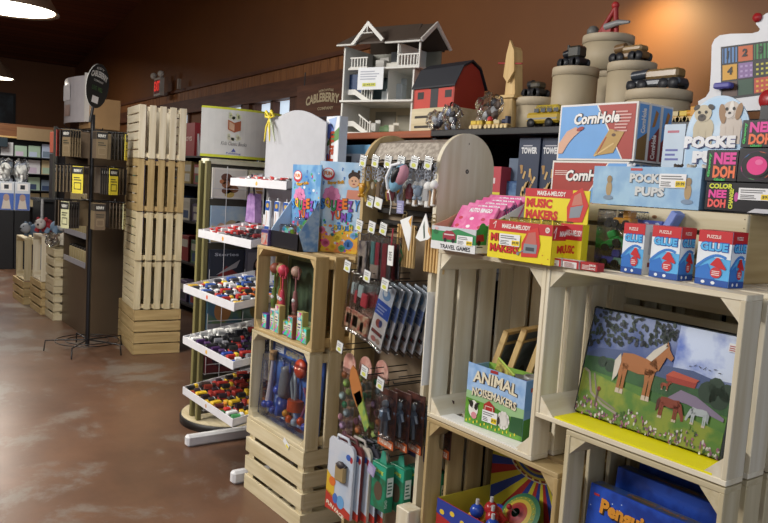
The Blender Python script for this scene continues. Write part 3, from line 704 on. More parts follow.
# ================================================================ on top of the middle crate stack
ZC = 1.193
def letters(a, s, x, y, w, h, cols, l, wob=.12, rot=.25):
    n = len(s); cw = w/n
    for i, ch in enumerate(s):
        yy = y+h*wob*math.sin(i*2.1); c = cols[i % len(cols)]
        a.text(ch, x+i*cw-.001, yy-.001, cw*.98+.002, h+.002, '1c1c40', l, rot=rot*.3*math.sin(i*1.7), bold=.09); a.text(ch, x+i*cw, yy, cw*.9, h, c, l+2, rot=rot*.3*math.sin(i*1.7), bold=.05)
BR = ['4a90d8', 'e8c030', '3aa060', 'd03a6a', 'e07a2a', '8a50b8']
def squeeze_art(a, W, H, child=True):
    a.rect(0, 0, W, H, 'cloud:a8cdec:cfe3f4:12' if child else 'cloud:5f97cc:8ab8dc:16', 1)
    rr = random.Random(2)
    for k in range(60): a.ell(W*rr.uniform(.03, .97), H*rr.uniform(.02, .36 if child else .95), W*rr.uniform(.015, .05), H*rr.uniform(.008, .02), rr.choice(['e8407a', 'f0c820', '3a80d8', '40b070', 'f08030', '9a58c8', 'e8e8f0']), 3, 0, 8)
    a.poly([(0, 0), (W, 0), (W, H*.2), (W*.7, H*.28), (W*.3, H*.2), (0, H*.3)], 'cloud:e8c040:e89050:14', 2)
    for x, y, r, c in ((.22, .1, .1, 'd8608a'), (.5, .16, .1, 'e8d040'), (.75, .1, .12, '4a80c8'), (.6, .05, .08, '50a070'), (.12, .24, .08, 'e07898'), (.85, .2, .07, '7ab0e0'), (.38, .06, .08, 'f0c030')):
        for k in range(4): a.ell(W*(x+.03*math.cos(k*1.6)), H*(y+.012*math.sin(k*1.6)), W*r*.7, H*r*.38, c, 3+k % 2, 0, 10)
    a.ell(W*.3, H*.62, W*.19, H*.1, 'd07aa8', 3, 0, 16)
    for k in range(8): a.ell(W*(.3+.15*math.cos(k*.8)), H*(.62+.08*math.sin(k*.8)), W*.06, H*.035, 'e08ab8', 4, 0, 8)
    letters(a, 'SQUEEZY', W*.04, H*.47, W*.92, H*.12, BR, 6); letters(a, 'YUM!', W*.3, H*.355, W*.5, H*.1, BR[3:]+BR[:3], 6)
    letters(a, 'DOUGH', W*.4, H*.25, W*.44, H*.055, ['e8d040', '4a90d8'], 6)
    a.ell(W*.2, H*.86, W*.15, H*.07, 'd03040', 4); a.ell(W*.2, H*.87, W*.12, H*.05, 'f0f0f0', 5); a.text('FUN', W*.11, H*.845, W*.18, H*.045, 'e07a2a', 6, bold=.05)
    a.text('Super Soft', W*.2, H*.735, W*.38, H*.05, '6a4020', 5, rot=.1, bold=.09); a.text('Super Soft', W*.2, H*.735, W*.38, H*.05, 'e8b030', 7, rot=.1, bold=.03)
    for x, y in ((.5, .9), (.08, .74), (.55, .8)): a.text('?', W*x, H*y, W*.05, H*.04, '4a80c8', 4, bold=.04)
    if child:
        a.ell(W*.8, H*.8, W*.13, H*.075, 'e0b090', 4); a.ell(W*.8, H*.85, W*.14, H*.05, '3a2a24', 5); a.ell(W*.8, H*.79, W*.11, H*.06, 'e2b594', 6); a.ell(W*.76, H*.9, W*.03, H*.02, '3a2a24', 5); a.ell(W*.9, H*.9, W*.03, H*.02, '3a2a24', 5)
        for d in (-.04, .04): a.ell(W*(.8+d), H*.8, W*.014, H*.008, '2a2020', 8)
        a.ell(W*.8, H*.765, W*.03, H*.007, 'a04040', 8); a.poly([(W*.64, H*.6), (W*.66, H*.7), (W*.95, H*.7), (W*.97, H*.6)], 'd8907a', 4)
T = thing('display_box', 'tall light blue dough-toy display carton with rainbow lettering and a child portrait', 'box', (-2.944, 1.79, ZC), math.radians(38))
W, H = .205, .405
q = MB(); q.cbox((0, 0, 0), (W, .05, H), 'b8d4ea', .002); squeeze_art(front(q, 0, 0, 0), W, H); q.build('carton', T)
T = thing('display_box', 'open dough-toy display tray with rainbow back panel and black side', 'box', (-3.15, 1.668, ZC), 0)
W, D = .255, .10
q = MB(); q.box((0, 0, 0), (W, D, .004), '2a2a30')
q.box((0, D, 0), (W, D+.004, .385), 'a8c4da'); squeeze_art(front(q, 0, D, .0), W, .385, False)
q.prism([(0, 0, 0), (0, D, 0), (0, D, .22), (0, 0, .08)], (.004, 0, 0), 'b5d0ea'); q.prism([(W-.004, 0, 0), (W-.004, D, 0), (W-.004, D, .22), (W-.004, 0, .08)], (.004, 0, 0), '26262c')
q.box((0, 0, 0), (W, .004, .075), '222228:.3')
r = right(q, W, 0, 0); r.poly([(D*.3, .0), (D, 0), (D, .22), (0, .08)], 'cloud:a9c8ea:6a9ad8:25', 1)
q.build('carton', T)
for i in range(2):
    q = MB(); q.cbox((0, 0, 0), (.10, .085, .10+.04*i), 'clear', .004); q.cbox((.006, .006, .004), (.094, .079, .09+.04*i), 'spots:45', .01)
    o = q.build('dough_packet'); o.location = (-3.135+.12*i, 1.70+.01*i, ZC+.006); o.rotation_euler = (0, 0, .1); tag(o, ['left clear packet of coloured dough in the open display tray', 'right clear packet of coloured dough in the open display tray'][i], 'packet')
q = MB(); q.cbox((0, 0, 0), (.07, .04, .075), '5a4a78', .002); a = front(q, 0, 0, 0); a.rect(.004, .004, .066, .058, 'cloud:b0a8a0:c07060:40', 1); a.rect(.004, .062, .066, .073, '3a3070', 1); a.line([(.045, .01), (.06, .05)], .006, 'c03040', 2)
o = q.build('small_box'); o.location = (-3.222, 1.655, ZC); tag(o, 'small purple box at the left front corner of the middle crate stack', 'box')
# blue toothbrush-like packets hanging above
def blue_packet(i, x, y, z):
    q = MB(); q.cbox((0, 0, 0), (.05, .012, .15), 'dfe3ea', .003); a = front(q, 0, 0, 0); a.rect(.002, .10, .048, .148, '2450a0', 1); a.rect(.002, .002, .048, .02, '2450a0', 1)
    a.ell(.025, .125, .014, .012, 'c0a050', 2); a.line([(.016, .025), (.02, .095)], .007, 'c8a890', 2); a.line([(.032, .025), (.034, .095)], .007, 'e8e0e8', 2)
    q.tube([(.025, .006, .15), (.025, .006, .165)], .004, 'c8c8c8', 6)
    o = q.build('blister_packet'); o.location = (x, y, z); return tag(o, 'blue-topped white blister packet in the row beside the tall dough-toy cartons, ' + ['leftmost', 'second from left', 'second from right', 'rightmost'][i], 'packet', 'blue-topped blister packets')
for i in range(4): p = onY(264+8.2*i, 232, 1.80); blue_packet(i, p.x, 1.80+.004*i, 1.245)
q = MB(); q.cbox((-3.42, 1.79, 1.193), (-3.08, 1.84, 1.243), '3a4a8a', .003); a = front(q, -3.42, 1.79, 1.193); a.lines(.02, .01, .32, .04, 2, 'c0c8e0', 1)
tag(q.build('packet_tray'), 'low blue tray that holds the row of blue-topped blister packets', 'tray')
# purple gift bag
p = onY(249, 222, 1.9)
T = thing('gift_bag', 'small purple gift bag with twisted dark handles hanging by the white tray stand', 'bag', (p.x-.05, 1.90, p.z))
q = MB(); q.prism([(0, 0, 0), (.12, 0, 0), (.105, 0, .16), (.02, 0, .16)], (0, .04, 0), 'cloud:8a6aa0:a888b8:30'); q.build('bag_body', T)
q = MB(); q.tube([(.03, 0, .15), (.035, 0, .22), (.06, 0, .26), (.085, 0, .22), (.1, 0, .15)], .006, '3a2c40', 6); q.build('handle', T)

# inside the tan upper crate: dolls on sticks, small packets
def in_crate(z0): return z0+.016
dolls = [(-3.175, 1.74, '4a6a3a', '9a7048'), (-3.15, 1.70, '5a7030', '8a4a38'), (-3.115, 1.715, 'a8602c', 'a08a60'), (-3.07, 1.70, 'b8384e', 'c03a50'), (-3.02, 1.74, '8a5a5a', 'b09080')]
dl = ['green hair-stick doll at the far left of the tan upper crate', 'olive hair-stick doll second from the left in the tan upper crate', 'orange hair-stick doll in the tan upper crate',
      'red round-headed toy on a pink stick in the tan upper crate', 'rose-coloured toy on a stick, right of the others in the tan upper crate']
for (x, y, c1, c2), lb in zip(dolls, dl):
    T = thing('stick_toy', lb, 'toy', (x, y, .804), 0, 'toys on sticks in the tan crate')
    q = MB(); q.tube([(0, 0, 0), (0, 0, .26)], .004, c1, 8); q.build('stick', T)
    q = MB(); q.lathe([(0, .05), (.016, .06), (.010, .10), (.015, .13), (.009, .19), (0, .2)], c1, seg=12); q.ball((.0, -.006, .15), .012, 'c8c8c8', 8); q.ball((0, -.004, .09), .012, c2, 8); q.build('body', T)
    q = MB(); q.ball((0, 0, .285), .026, c2, 12); q.tube([(-.02, 0, .30), (-.028, 0, .27), (-.02, 0, .25)], .006, c1, 6); q.tube([(.02, 0, .30), (.028, 0, .27), (.02, 0, .25)], .006, c1, 6); q.build('head', T)
for i in range(7):
    x = -3.185+i*.062; q = MB(); hh = .07+.03*(i % 3)
    q.cbox((0, 0, 0), (.052, .03, hh), ['5a3a8a', 'd8d0c0', 'b09a60', '5a7a3a', '8a4a3a', 'a0a060', '5a8a50'][i], .002)
    a = front(q, 0, 0, 0); a.rect(.004, .004, .048, hh-.004, 'spots:60', 1); a.rect(.01, hh*.4, .042, hh*.7, 'e0d8c8', 2); a.lines(.013, hh*.45, .04, hh*.65, 2, '40406a', 3)
    o = q.build('small_packet'); o.location = (x, 1.66+.01*(i % 2), .804); o.rotation_euler = (0, 0, random.uniform(-.15, .15))
    tag(o, 'small packet before the stick toys in the tan crate, ' + ['purple, leftmost', 'cream, second from left', 'brown, third from left', 'green, in the middle', 'red-brown, third from right', 'yellowish, second from right', 'green, rightmost'][i], 'packet', 'small printed packets')
q = MB(); q.box((-3.205, 1.80, .81), (-2.86, 1.805, 1.15), '8a9a70'); a = front(q, -3.205, 1.80, .81); a.rect(.03, .05, .32, .32, 'cloud:4a5a44:2a332a:10', 1)
tag(q.build('backing_card'), 'dull green picture card standing behind the stick toys', 'card')
q = MB(); q.box((-2.88, 1.70, .806), (-2.80, 1.76, .86), 'b8a878'); a = front(q, -2.88, 1.70, .806); a.rect(.01, .01, .07, .045, 'cloud:7a5aa0:d8c850:40', 1)
tag(q.build('small_box'), 'little patterned box at the right of the tan upper crate', 'box')

# inside the middle crate: big blue blister toy set
T = thing('toy_set', 'large dark blue blister-packed toy set with lantern and orange pieces', 'toy set', (-3.215, 1.675, .368)); T.rotation_euler = (math.radians(-3), 0, 0)
W, H = .475, .385
q = MB(); q.cbox((0, .05, 0), (W, .06, H), '2c4a8c', .002); a = front(q, 0, .05, 0)
a.rect(.002, .002, W-.002, H-.002, 'cloud:2a4a8c:4a74bc:12', 1); a.rect(W*.06, H*.83, W*.24, H*.93, 'c0c4cc', 2); a.lines(W*.07, H*.84, W*.23, H*.92, 3, '707888', 3)
a.line([(W*.06, H*.955), (W*.62, H*.9)], .006, 'c8ccd8', 2)
a.text('ADVENTURE', W*.28, H*.83, W*.34, H*.07, 'b8b08a', 3, bold=.05); a.text('PLAY SET', W*.34, H*.74, W*.3, H*.06, 'b8b08a', 3, bold=.05); a.lines(W*.72, H*.83, W*.9, H*.88, 2, 'b0b8c8', 2)
a.poly([(W*.02, H*.02), (W*.98, H*.02), (W*.98, H*.1), (W*.5, H*.2), (W*.2, H*.3), (W*.02, H*.3)], 'cloud:3a6ab8:b8c4d0:20', 2)
q.build('backing_card', T)
q = MB(); q.tube([(.05, .03, .28), (.052, .03, .2), (.045, .03, .08)], [.008, .011, .017], 'cfc8d0:.3', 10); q.tube([(.05, .03, .28), (.05, .03, .325)], .018, 'b08a60', 10); q.build('paintbrush', T)
q = MB(); q.lathe([(0, .13), (.03, .14), (.034, .16), (.03, .24), (.026, .26), (.03, .275), (0, .285)], '7a8088:.3', (.2, .025, -.0), 16); q.tube([(.17, .025, .26), (.17, .02, .31), (.23, .02, .31), (.23, .025, .26)], .005, '3a50a0', 6); q.lathe([(0, .05), (.04, .055), (.036, .13), (0, .135)], '2a4a9a:.3', (.2, .025, 0), 16); q.build('lantern', T)
q = MB(); q.ball((.12, .03, .15), .022, '3a5ac0:.3', 12); q.build('blue_ball', T); q = MB(); q.ball((.31, .03, .295), .045, 'c0442a:.35', 16, (1, .5, 1)); q.build('orange_ball', T); q = MB(); q.tube([(.3, .03, .1), (.3, .03, .15)], .04, 'c0502a:.35', 14); q.build('orange_handle', T)
q = MB(); q.tube([(.28, .025, .15), (.265, .02, .22), (.28, .02, .27), (.305, .02, .2), (.30, .025, .15)], .009, '8fa0a8:.3', 8); q.build('grey_handle', T); q = MB(); q.tube([(.35, .03, .07), (.4, .03, .17), (.36, .03, .22)], .007, '9a5a80:.3', 8); q.build('purple_handle', T)
for i, (x, c) in enumerate(((.03, '3a5ac0'), (.075, '3a5ac0'), (.11, '3050a8'), (.18, 'd8c8a0'), (.235, 'd89a30'), (.27, 'd8602a'), (.32, 'a8c0d8'), (.37, 'd8502a'), (.41, '3a5ac0'))): q = MB(); q.ball((x, .02, .06+.012*math.sin(i*2)), .019, c+':.3', 10); q.build('toy_piece', T)
q = MB(); q.cbox((.012, -.012, .01), (W-.012, .05, H-.07), 'clear', .012); q.build('clear_blister', T)
q = MB(); q.box((0, 0, 0), (.055, .002, .022), 'e8e8e8'); q.box((.03, -.0006, .002), (.053, 0, .012), 'e8d81c'); o = q.build('price_tag'); p = onY(283, 441, 1.635); o.location = (p.x, 1.634, p.z-.0); o.rotation_euler = (0, .45, 0); tag(o, 'white and yellow price tag stuck to the bottom middle-stack crate rim', 'tag')

# ================================================================ white slanted-tray stand
SX0, SX1 = -3.925, -3.285
T = thing('tray_stand', 'white metal display stand with five slanted trays of toy vehicles and an arched header', 'stand', (SX0, 2.02, 0))
w = SX1-SX0
for x in (0, w-.05): q = MB(); q.cbox((x, -.42, .0), (x+.05, .05, .065), 'e4e4e6:.35', .012); q.build('foot', T)
for x in (0, w-.04): q = MB(); q.cbox((x, -.0, .065), (x+.04, .03, 1.5), 'd6d6da:.35', .004); q.build('upright', T)
q = MB(); n = 20; pts = [(0, .0, 1.30), (w, .0, 1.30), (w, .0, 1.80)]+[(w*(1-k/n), .0, 1.80+.075*math.sin(math.pi*k/n)) for k in range(1, n)]+[(0, .0, 1.80)]
q.prism(pts, (0, .008, 0), 'b6b8be:.4'); q.build('header_panel', T)
q = MB(); q.box((0.04, .012, .3), (w-.04, .018, 1.3), 'b8bac0:.4'); q.build('back_panel', T)
TR = [(1.815, 1.455, .03, .19), (1.64, 1.165, .06, .35), (1.567, .865, .07, .42), (1.575, .58, .07, .42), (1.585, .295, .07, .42)]
slot = []
for i, (y, z, rise, dep) in enumerate(TR):
    q = MB(); y0 = y-2.02; hl = .042
    q.prism([(0, y0, z), (w, y0, z), (w, y0+dep, z+rise), (0, y0+dep, z+rise)], (0, 0, .006), 'd2d2d6:.35')
    q.cbox((0, y0-.004, z), (w, y0+.002, z+hl), 'e2e2e6:.3', .001)
    for x in (0, w-.004): q.prism([(x, y0, z), (x, y0+dep, z+rise), (x, y0+dep, z+rise+hl), (x, y0, z+hl)], (.004, 0, 0), 'e2e2e6:.3')
    q.ell = None
    tr = q.build('tray', T)
    s = MB(); s.lathe([(0, 0), (.011, 0), (.011, .001), (0, .0012)], ['d8b84a', 'e0a030', 'e0602a', 'e0b040', 'c8a080'][i], (w*.5, y0-.0045, z+.02), 12, 'y')
    s.xf = Matrix(); s.build('sticker', tr)
    slot.append((y, z+.008, rise/dep, dep))
# ribbon on the header
T = thing('ribbon_bow', 'yellow ribbon bow with trailing ends on the corner of the arched white header', 'ribbon', tuple(onY(270, 118, 2.0)))
q = MB()
for s_ in (-1, 1): q.tube([(0, 0, 0), (s_*.03, -.01, .035), (s_*.05, 0, .01), (0, 0, 0)], [.004, .009, .009, .004], 'e0cc3a', 8)
q.ball((0, 0, 0), .012, 'd8c030', 8); q.build('bow', T)
q = MB()
for k, c in ((-.02, 'e0cc3a'), (.015, 'e0cc3a'), (.05, 'a8b090')): q.tube([(0, 0, 0), (k, -.01, -.05), (k*1.8, -.01, -.13)], [.006, .006, .003], c, 6)
q.build('tails', T)
# toy vehicles lying in the trays
def car(cols, kind):
    c1, c2 = cols; q = MB()
    if kind == 0: q.cbox((-.028, -.013, .006), (.028, .013, .018), c1, .003); q.cbox((-.012, -.011, .018), (.018, .011, .03), c2, .003)
    elif kind == 1: q.cbox((-.03, -.013, .006), (.03, .013, .014), c1, .002); q.tube([(-.026, 0, .022), (.014, 0, .022)], .011, c2, 10); q.cbox((.012, -.012, .014), (.028, .012, .036), c1, .002)
    else: q.cbox((-.028, -.013, .006), (.028, .013, .03), c1, .004); q.box((-.02, -.0135, .016), (.02, .0135, .024), c2)
    for x in (-.018, .018):
        for y in (-.014, .014): q.lathe([(0, -.002), (.007, -.002), (.007, .002), (0, .002)], '151515', (x, y, .007), 8, 'y')
    return q
PAL = [[('c8302a', 'e8e8e8'), ('d8d8d8', 'c83030'), ('b8b8bc', '303030')], [('c02a2a', 'd8d8d8'), ('1e1e24', '4a4a52'), ('26262c', '8a2a2a')],
       [('d8b030', 'c03028'), ('c03028', 'e8d040'), ('3a60b0', 'e8e8e8'), ('e8e8e8', '4a4a50'), ('30343c', '707880'), ('d87028', '2a2a2a'), ('2a2a30', 'b0b8c0')],
       [('b03028', '303030'), ('1a1a1e', '4a2a60'), ('1c1c20', '8a8a90'), ('e8e8e4', 'b0b0b0'), ('2a48a0', 'd8d8d8'), ('e0c030', 'c03028'), ('1e1e22', '22222a')],
       [('e0b828', '2a2a2a'), ('a02c24', '30202a'), ('3a2a24', '8a3020'), ('d88a28', '6a2a20'), ('2a3a80', '1a1a1a'), ('e6e6e6', '50a060'), ('2a6a40', 'd03030')]]
NAMES = ['top', 'second', 'middle', 'fourth', 'bottom']
CN = {'c8302a': 'red', 'd8d8d8': 'pale', 'b8b8bc': 'silver', 'c02a2a': 'red', '1e1e24': 'black', '26262c': 'black', 'd8b030': 'yellow', 'c03028': 'red', '3a60b0': 'blue', 'e8e8e8': 'white', '30343c': 'dark grey',
      'd87028': 'orange', '2a2a30': 'dark', 'b03028': 'red', '1a1a1e': 'black', '1c1c20': 'black', 'e8e8e4': 'white', '2a48a0': 'blue', 'e0c030': 'yellow', '1e1e22': 'black', 'e0b828': 'yellow', 'a02c24': 'dark red',
      '3a2a24': 'brown', 'd88a28': 'orange', '2a3a80': 'navy', 'e6e6e6': 'white', '2a6a40': 'green'}
protos = {}
def hexmix(i, r, c, nc, nr):
    P = PAL[i]
    if i == 0: return P[min(2, int(3*c/nc))]
    if i == 1: return P[0] if c < nc*.38 else P[1+(r % 2)]
    if i == 2: return random.choice(P[:4] if c < nc*.55 or r == 0 else P[4:]+P[:2]) if r < 3 else random.choice([P[2], P[3], P[6]])
    if i == 3:
        if r == 0: return random.choice([P[5], P[4], P[0]]) if c > nc*.6 else (P[3] if c < 2 else P[1])
        return P[3] if c < 2 else random.choice([P[1], P[2], P[6], P[1], P[0]])
    return random.choice([P[5], P[6], P[5]]) if (r < 1 and c > nc*.6) else random.choice(P[:4] if c < nc*.8 else P)
for i, (y, z, sl, dep) in enumerate(slot):
    nc = 10; nr = max(2, int((dep-.03)/.075))
    for r in range(nr):
        for c in range(nc):
            cols = hexmix(i, r, c, nc, nr); k = (r+c*2+i) % 3; key = (cols, k)
            yy = y+.035+.075*r; loc = (SX0+.035+c*(w-.07)/(nc-1)+random.uniform(-.004, .004), yy, z+sl*(yy-y)+.001)
            if key not in protos:
                protos[key] = car(cols, k).build('toy_vehicle'); o = protos[key]
            else: o = protos[key].copy(); COL.objects.link(o)
            jit = .06 if i < 3 else .25
            o.location = loc; o.rotation_euler = (math.atan(sl), 0, math.pi/2+random.uniform(-jit, jit)); o.scale = (1.0, 1.0, 1.0) if i < 3 else (1.1, 1.15, 1.25)
            pos = ['front', 'second', 'third', 'fourth', 'rear'][r if r < nr-1 else 4]
            side = ['leftmost', 'second from left', 'third from left', 'fourth from left', 'fifth from left', 'fifth from right', 'fourth from right', 'third from right', 'second from right', 'rightmost'][c]
            tag(o, '%s toy vehicle, %s in the %s row of the %s tray' % (CN[cols[0]], side, pos, NAMES[i]), 'toy vehicle', 'toy vehicles in the %s tray' % NAMES[i])
m = None
# cut log slice / round base of the book spinner
BX, BY = -4.20, 2.02
T = thing('book_spinner', 'wooden book spinner on a round black-edged base with wire pockets and a curved cream header', 'rack', (BX, BY, 0))
q = MB(); q.lathe([(0, .055), (.28, .055), (.29, .05), (.29, .045)], 'crate:x', (-.045, 0, 0), 48); q.lathe([(.29, .045), (.30, .04), (.30, .0), (0, 0)], '1a1816', (-.045, 0, 0), 48); q.build('base', T)
hx = .045; yl, yr = -.245, .225
for sy in (yl, yr):
    for sx in (-hx, hx): q = MB(); q.cbox((sx-.014, sy-.014, .055), (sx+.014, sy+.014, 1.585), 'olive:z', .003); q.build('frame_post', T)
q = MB(); q.cbox((-hx-.01, yl, 1.57), (hx+.01, yr, 1.60), 'd0cdb8', .002); q.box((hx-.03, yl+.01, .08), (hx-.025, yr-.01, 1.57), '5a5448'); q.box((-hx+.025, yl+.01, .08), (-hx+.03, yr-.01, 1.57), '5a5448'); q.build('panel', T)
rows = [(1.375, 1.56), (1.12, 1.34), (.86, 1.085), (.60, .83), (.34, .565), (.12, .31)]
q = MB()
for z0, z1 in rows:
    for yy in (yl+.02, 0, yr-.02): q.tube([(hx+.035, yy, z0+.1), (hx+.035, yy, z0-.005), (hx-.02, yy, z0-.005)], .0022, 'c8c8cc:.3', 5)
    for zz in (z0+.0, z0+.055): q.tube([(hx+.035, yl+.02, zz), (hx+.035, yr-.02, zz)], .0022, 'c8c8cc:.3', 5)
for yy in (yl+.105, yl+.34): q.tube([(hx+.037, yy, .1), (hx+.037, yy, 1.56)], .002, 'c8c8cc:.3', 5)
q.build('wire_pocket_grid', T)
q = MB(); n = 16; H0, H1 = 1.61, 1.895
def cyl_pt(k, z, rr=.0): 
    t = -1+2*k/n; return (hx+.07*(1-t*t)+rr, (yl-.05)+(yr+.03-yl+.05)*k/n, z+.01*(1-t*t)*0)
for za, zb, key in ((H0, H0+.015, 'c8cc30'), (H0+.015, H1-.012, 'cfcec8:.3'), (H1-.012, H1, 'c8cc30')):
    for k in range(n):
        a_, b_ = cyl_pt(k, za), cyl_pt(k+1, za); c_, d_ = cyl_pt(k+1, zb), cyl_pt(k, zb)
        q.add([a_, b_, c_, d_, (a_[0]-.004,)+a_[1:], (b_[0]-.004,)+b_[1:], (c_[0]-.004,)+c_[1:], (d_[0]-.004,)+d_[1:]], [(0, 1, 2, 3), (5, 4, 7, 6), (0, 4, 5, 1), (2, 6, 7, 3)], key, False)
hd = q.build('header_sign', T)
q = MB(); a = right(q, hx+.0725, -.225, H0); a.poly([(.06, .16), (.10, .145), (.10, .20), (.06, .215)], 'c07048', 1); a.poly([(.10, .145), (.14, .16), (.14, .215), (.10, .20)], 'a85a3a', 1)
a.poly([(.068, .165), (.10, .152), (.10, .19), (.068, .205)], 'e0b898', 2)
for k in range(7): a.ell(.10+.035*math.cos(k*.9), .115+.012*math.sin(k*2), .01, .01, 'd8d8b8', 1); a.ell(.10+.03*math.cos(k*.9), .235+.012*math.sin(k*2), .01, .01, 'd4dcae', 1)
a.text('Kids Classic Books', .02, .07, .16, .022, '8a8a88', 1, shear=.2); a.poly([(.085, .035), (.10, .055), (.115, .035)], '4a5aa8', 1); a.text('Publishing', .055, .018, .09, .013, '5a6ab0', 1)
q.build('emblem', hd)
def book(z0, z1, y0, y1, bg, art, label):
    H = z1-z0-.01; Wd = y1-y0-.012
    T = thing('book', label, 'book', (BX+hx+.004, BY+y0+.006, z0), 0)
    q = MB(); q.box((0, 0, 0), (.018, Wd, H), bg); q.box((-.0005, .004, .003), (.0, Wd-.002, H-.003), 'e8e4d8')
    a = right(q, .018, 0, 0); art(a, Wd, H); q.build('cover', T)
    return T
def art_bears(a, W, H):
    a.rect(0, 0, W, H, 'e4dfd4', 1); a.rect(W*.06, H*.06, W*.94, H*.94, 'd8d4cc', 2)
    for x, y, r, c in ((.4, .7, .16, '6a4030'), (.62, .6, .17, '5a3a2c'), (.42, .45, .15, 'a06a4a'), (.6, .32, .16, '8a5a3c'), (.4, .25, .13, '7a5038'), (.5, .14, .14, 'c8b060'), (.3, .55, .1, 'c07a50')): a.ell(W*x, H*y, W*r, H*r*.8, c, 3)
def art_pair(a, W, H):
    a.rect(0, 0, W, H, 'd8d2b8', 1); a.rect(W*.1, H*.75, W*.9, H*.92, 'e8e4d8', 2); a.text('Tales', W*.2, H*.78, W*.55, H*.1, '705a40', 3)
    a.ell(W*.4, H*.4, W*.18, H*.22, 'b08858', 3); a.ell(W*.65, H*.38, W*.16, H*.24, 'c8a068', 4); a.ell(W*.6, H*.62, W*.1, H*.08, '8a6a48', 4)
def art_field(a, W, H):
    a.rect(0, 0, W, H, 'cloud:9ab4cc:b8c4c8:12', 1); a.poly([(0, 0), (W, 0), (W, H*.35), (0, H*.45)], 'cloud:c8b078:a89a60:16', 2); a.ell(W*.3, H*.35, W*.14, H*.18, 'c8a088', 3); a.ell(W*.6, H*.4, W*.2, H*.22, 'b0a080', 3); a.ell(W*.8, H*.35, W*.15, H*.25, '3a3028', 4)
def art_dark(a, W, H):
    a.rect(0, 0, W, H, '2c3344', 1); a.text('Stories', W*.15, H*.82, W*.7, H*.09, 'b0b8c8', 3); a.poly([(W*.1, H*.1), (W*.5, H*.55), (W*.9, H*.3), (W*.9, H*.1)], '8a2c30', 2); a.poly([(W*.2, H*.3), (W*.9, H*.72), (W*.8, H*.5)], 'a8a8b0', 3); a.ell(W*.5, H*.2, W*.3, H*.1, '6a3038', 3)
def art_lady(a, W, H):
    a.rect(0, 0, W, H, '6a6a7a', 1); a.rect(W*.08, H*.06, W*.92, H*.92, '8a8894', 2); a.ell(W*.55, H*.5, W*.28, H*.33, '1e1c22', 3); a.ell(W*.45, H*.58, W*.12, H*.14, 'c09078', 4); a.ell(W*.45, H*.3, W*.14, H*.14, 'a04a40', 4)
def art_green(a, W, H):
    a.rect(0, 0, W, H, 'cloud:7a9488:4a6a60:14', 1); a.ell(W*.5, H*.5, W*.28, H*.28, '8a7a4a', 2); a.ell(W*.5, H*.7, W*.12, H*.1, 'b89878', 3); a.rect(0, 0, W, H*.15, '8a8c90', 3)
def art_kid(a, W, H):
    a.rect(0, 0, W, H, 'cloud:4a7088:6a8a60:14', 1); a.ell(W*.45, H*.5, W*.25, H*.3, 'a87848', 2); a.ell(W*.5, H*.68, W*.14, H*.12, 'c8a080', 3); a.rect(0, 0, W, H*.16, '9a9ca4', 3)
def art_red(a, W, H): a.rect(0, 0, W, H, '6a2a30', 1); a.rect(W*.1, H*.6, W*.9, H*.85, '8a8a92', 2); a.ell(W*.5, H*.35, W*.3, H*.2, '3a2a38', 2)
L, Mi, R_ = yl+.015, .0, yr-.015
book(*rows[0], L, Mi, 'e4dfd4', art_bears, 'white picture book with brown animals on its cover, in the top pocket of the spinner')
book(*rows[0], Mi, R_, 'd8d2b8', art_pair, 'cream story book with two figures, beside the animal book in the top pocket')
book(*rows[1], L, Mi, '9ab4cc', art_field, 'pale blue book with a field scene, in the second pocket of the spinner')
book(*rows[1], Mi, R_, '8a6a60', art_lady, 'grey book behind the purple gift bag in the second pocket')
book(*rows[2], L, Mi, '2c3344', art_dark, 'dark blue book with a red shape, in the third pocket of the spinner')
book(*rows[2], Mi, R_, '6a6a7a', art_lady, 'grey book with a dark-haired figure, in the third pocket of the spinner')
book(*rows[3], L, Mi, '4a7088', art_kid, 'blue-green book with a brown figure, in the fourth pocket of the spinner')
book(*rows[3], Mi, R_, '7a9488', art_green, 'green book with a small figure, in the fourth pocket of the spinner')
book(*rows[4], L, Mi, '6a2a30', art_red, 'dark red book in the fifth pocket of the spinner')
book(*rows[4], Mi, R_, '5a8098', art_kid, 'light blue book in the fifth pocket of the spinner')
book(*rows[5], L, Mi, '4a5a3a', art_green, 'green book in the lowest pocket of the spinner')

# tall narrow farm box standing behind the cartons
T = thing('toy_box', 'tall narrow white box with red Farm lettering behind the dough-toy cartons', 'box', (-3.335, 2.05, 1.26))
q = MB(); q.cbox((0, 0, 0), (.125, .05, .575), 'd8e0e8', .002); a = front(q, 0, 0, 0)
a.rect(.002, .002, .123, .573, 'e4e6ea', 1); a.text('Farm', .085, .35, .15, .06, 'b84a2a', 3, rot=math.pi/2, bold=.04)
a.ell(.04, .5, .035, .04, '6a80d0', 2); a.poly([(.0, .42), (.125, .46), (.125, .52), (.05, .48)], '5a8a50', 2); a.ell(.03, .3, .02, .03, '8ab0d8', 2); a.ell(.03, .36, .02, .03, '4a6ac0', 2)
a.ell(.03, .26, .02, .03, 'd8a040', 2); a.ell(.035, .14, .02, .04, '6a9a50', 2); a.poly([(.02, .56), (.1, .57), (.08, .5)], 'a0b8e0', 2)
q.build('carton', T)

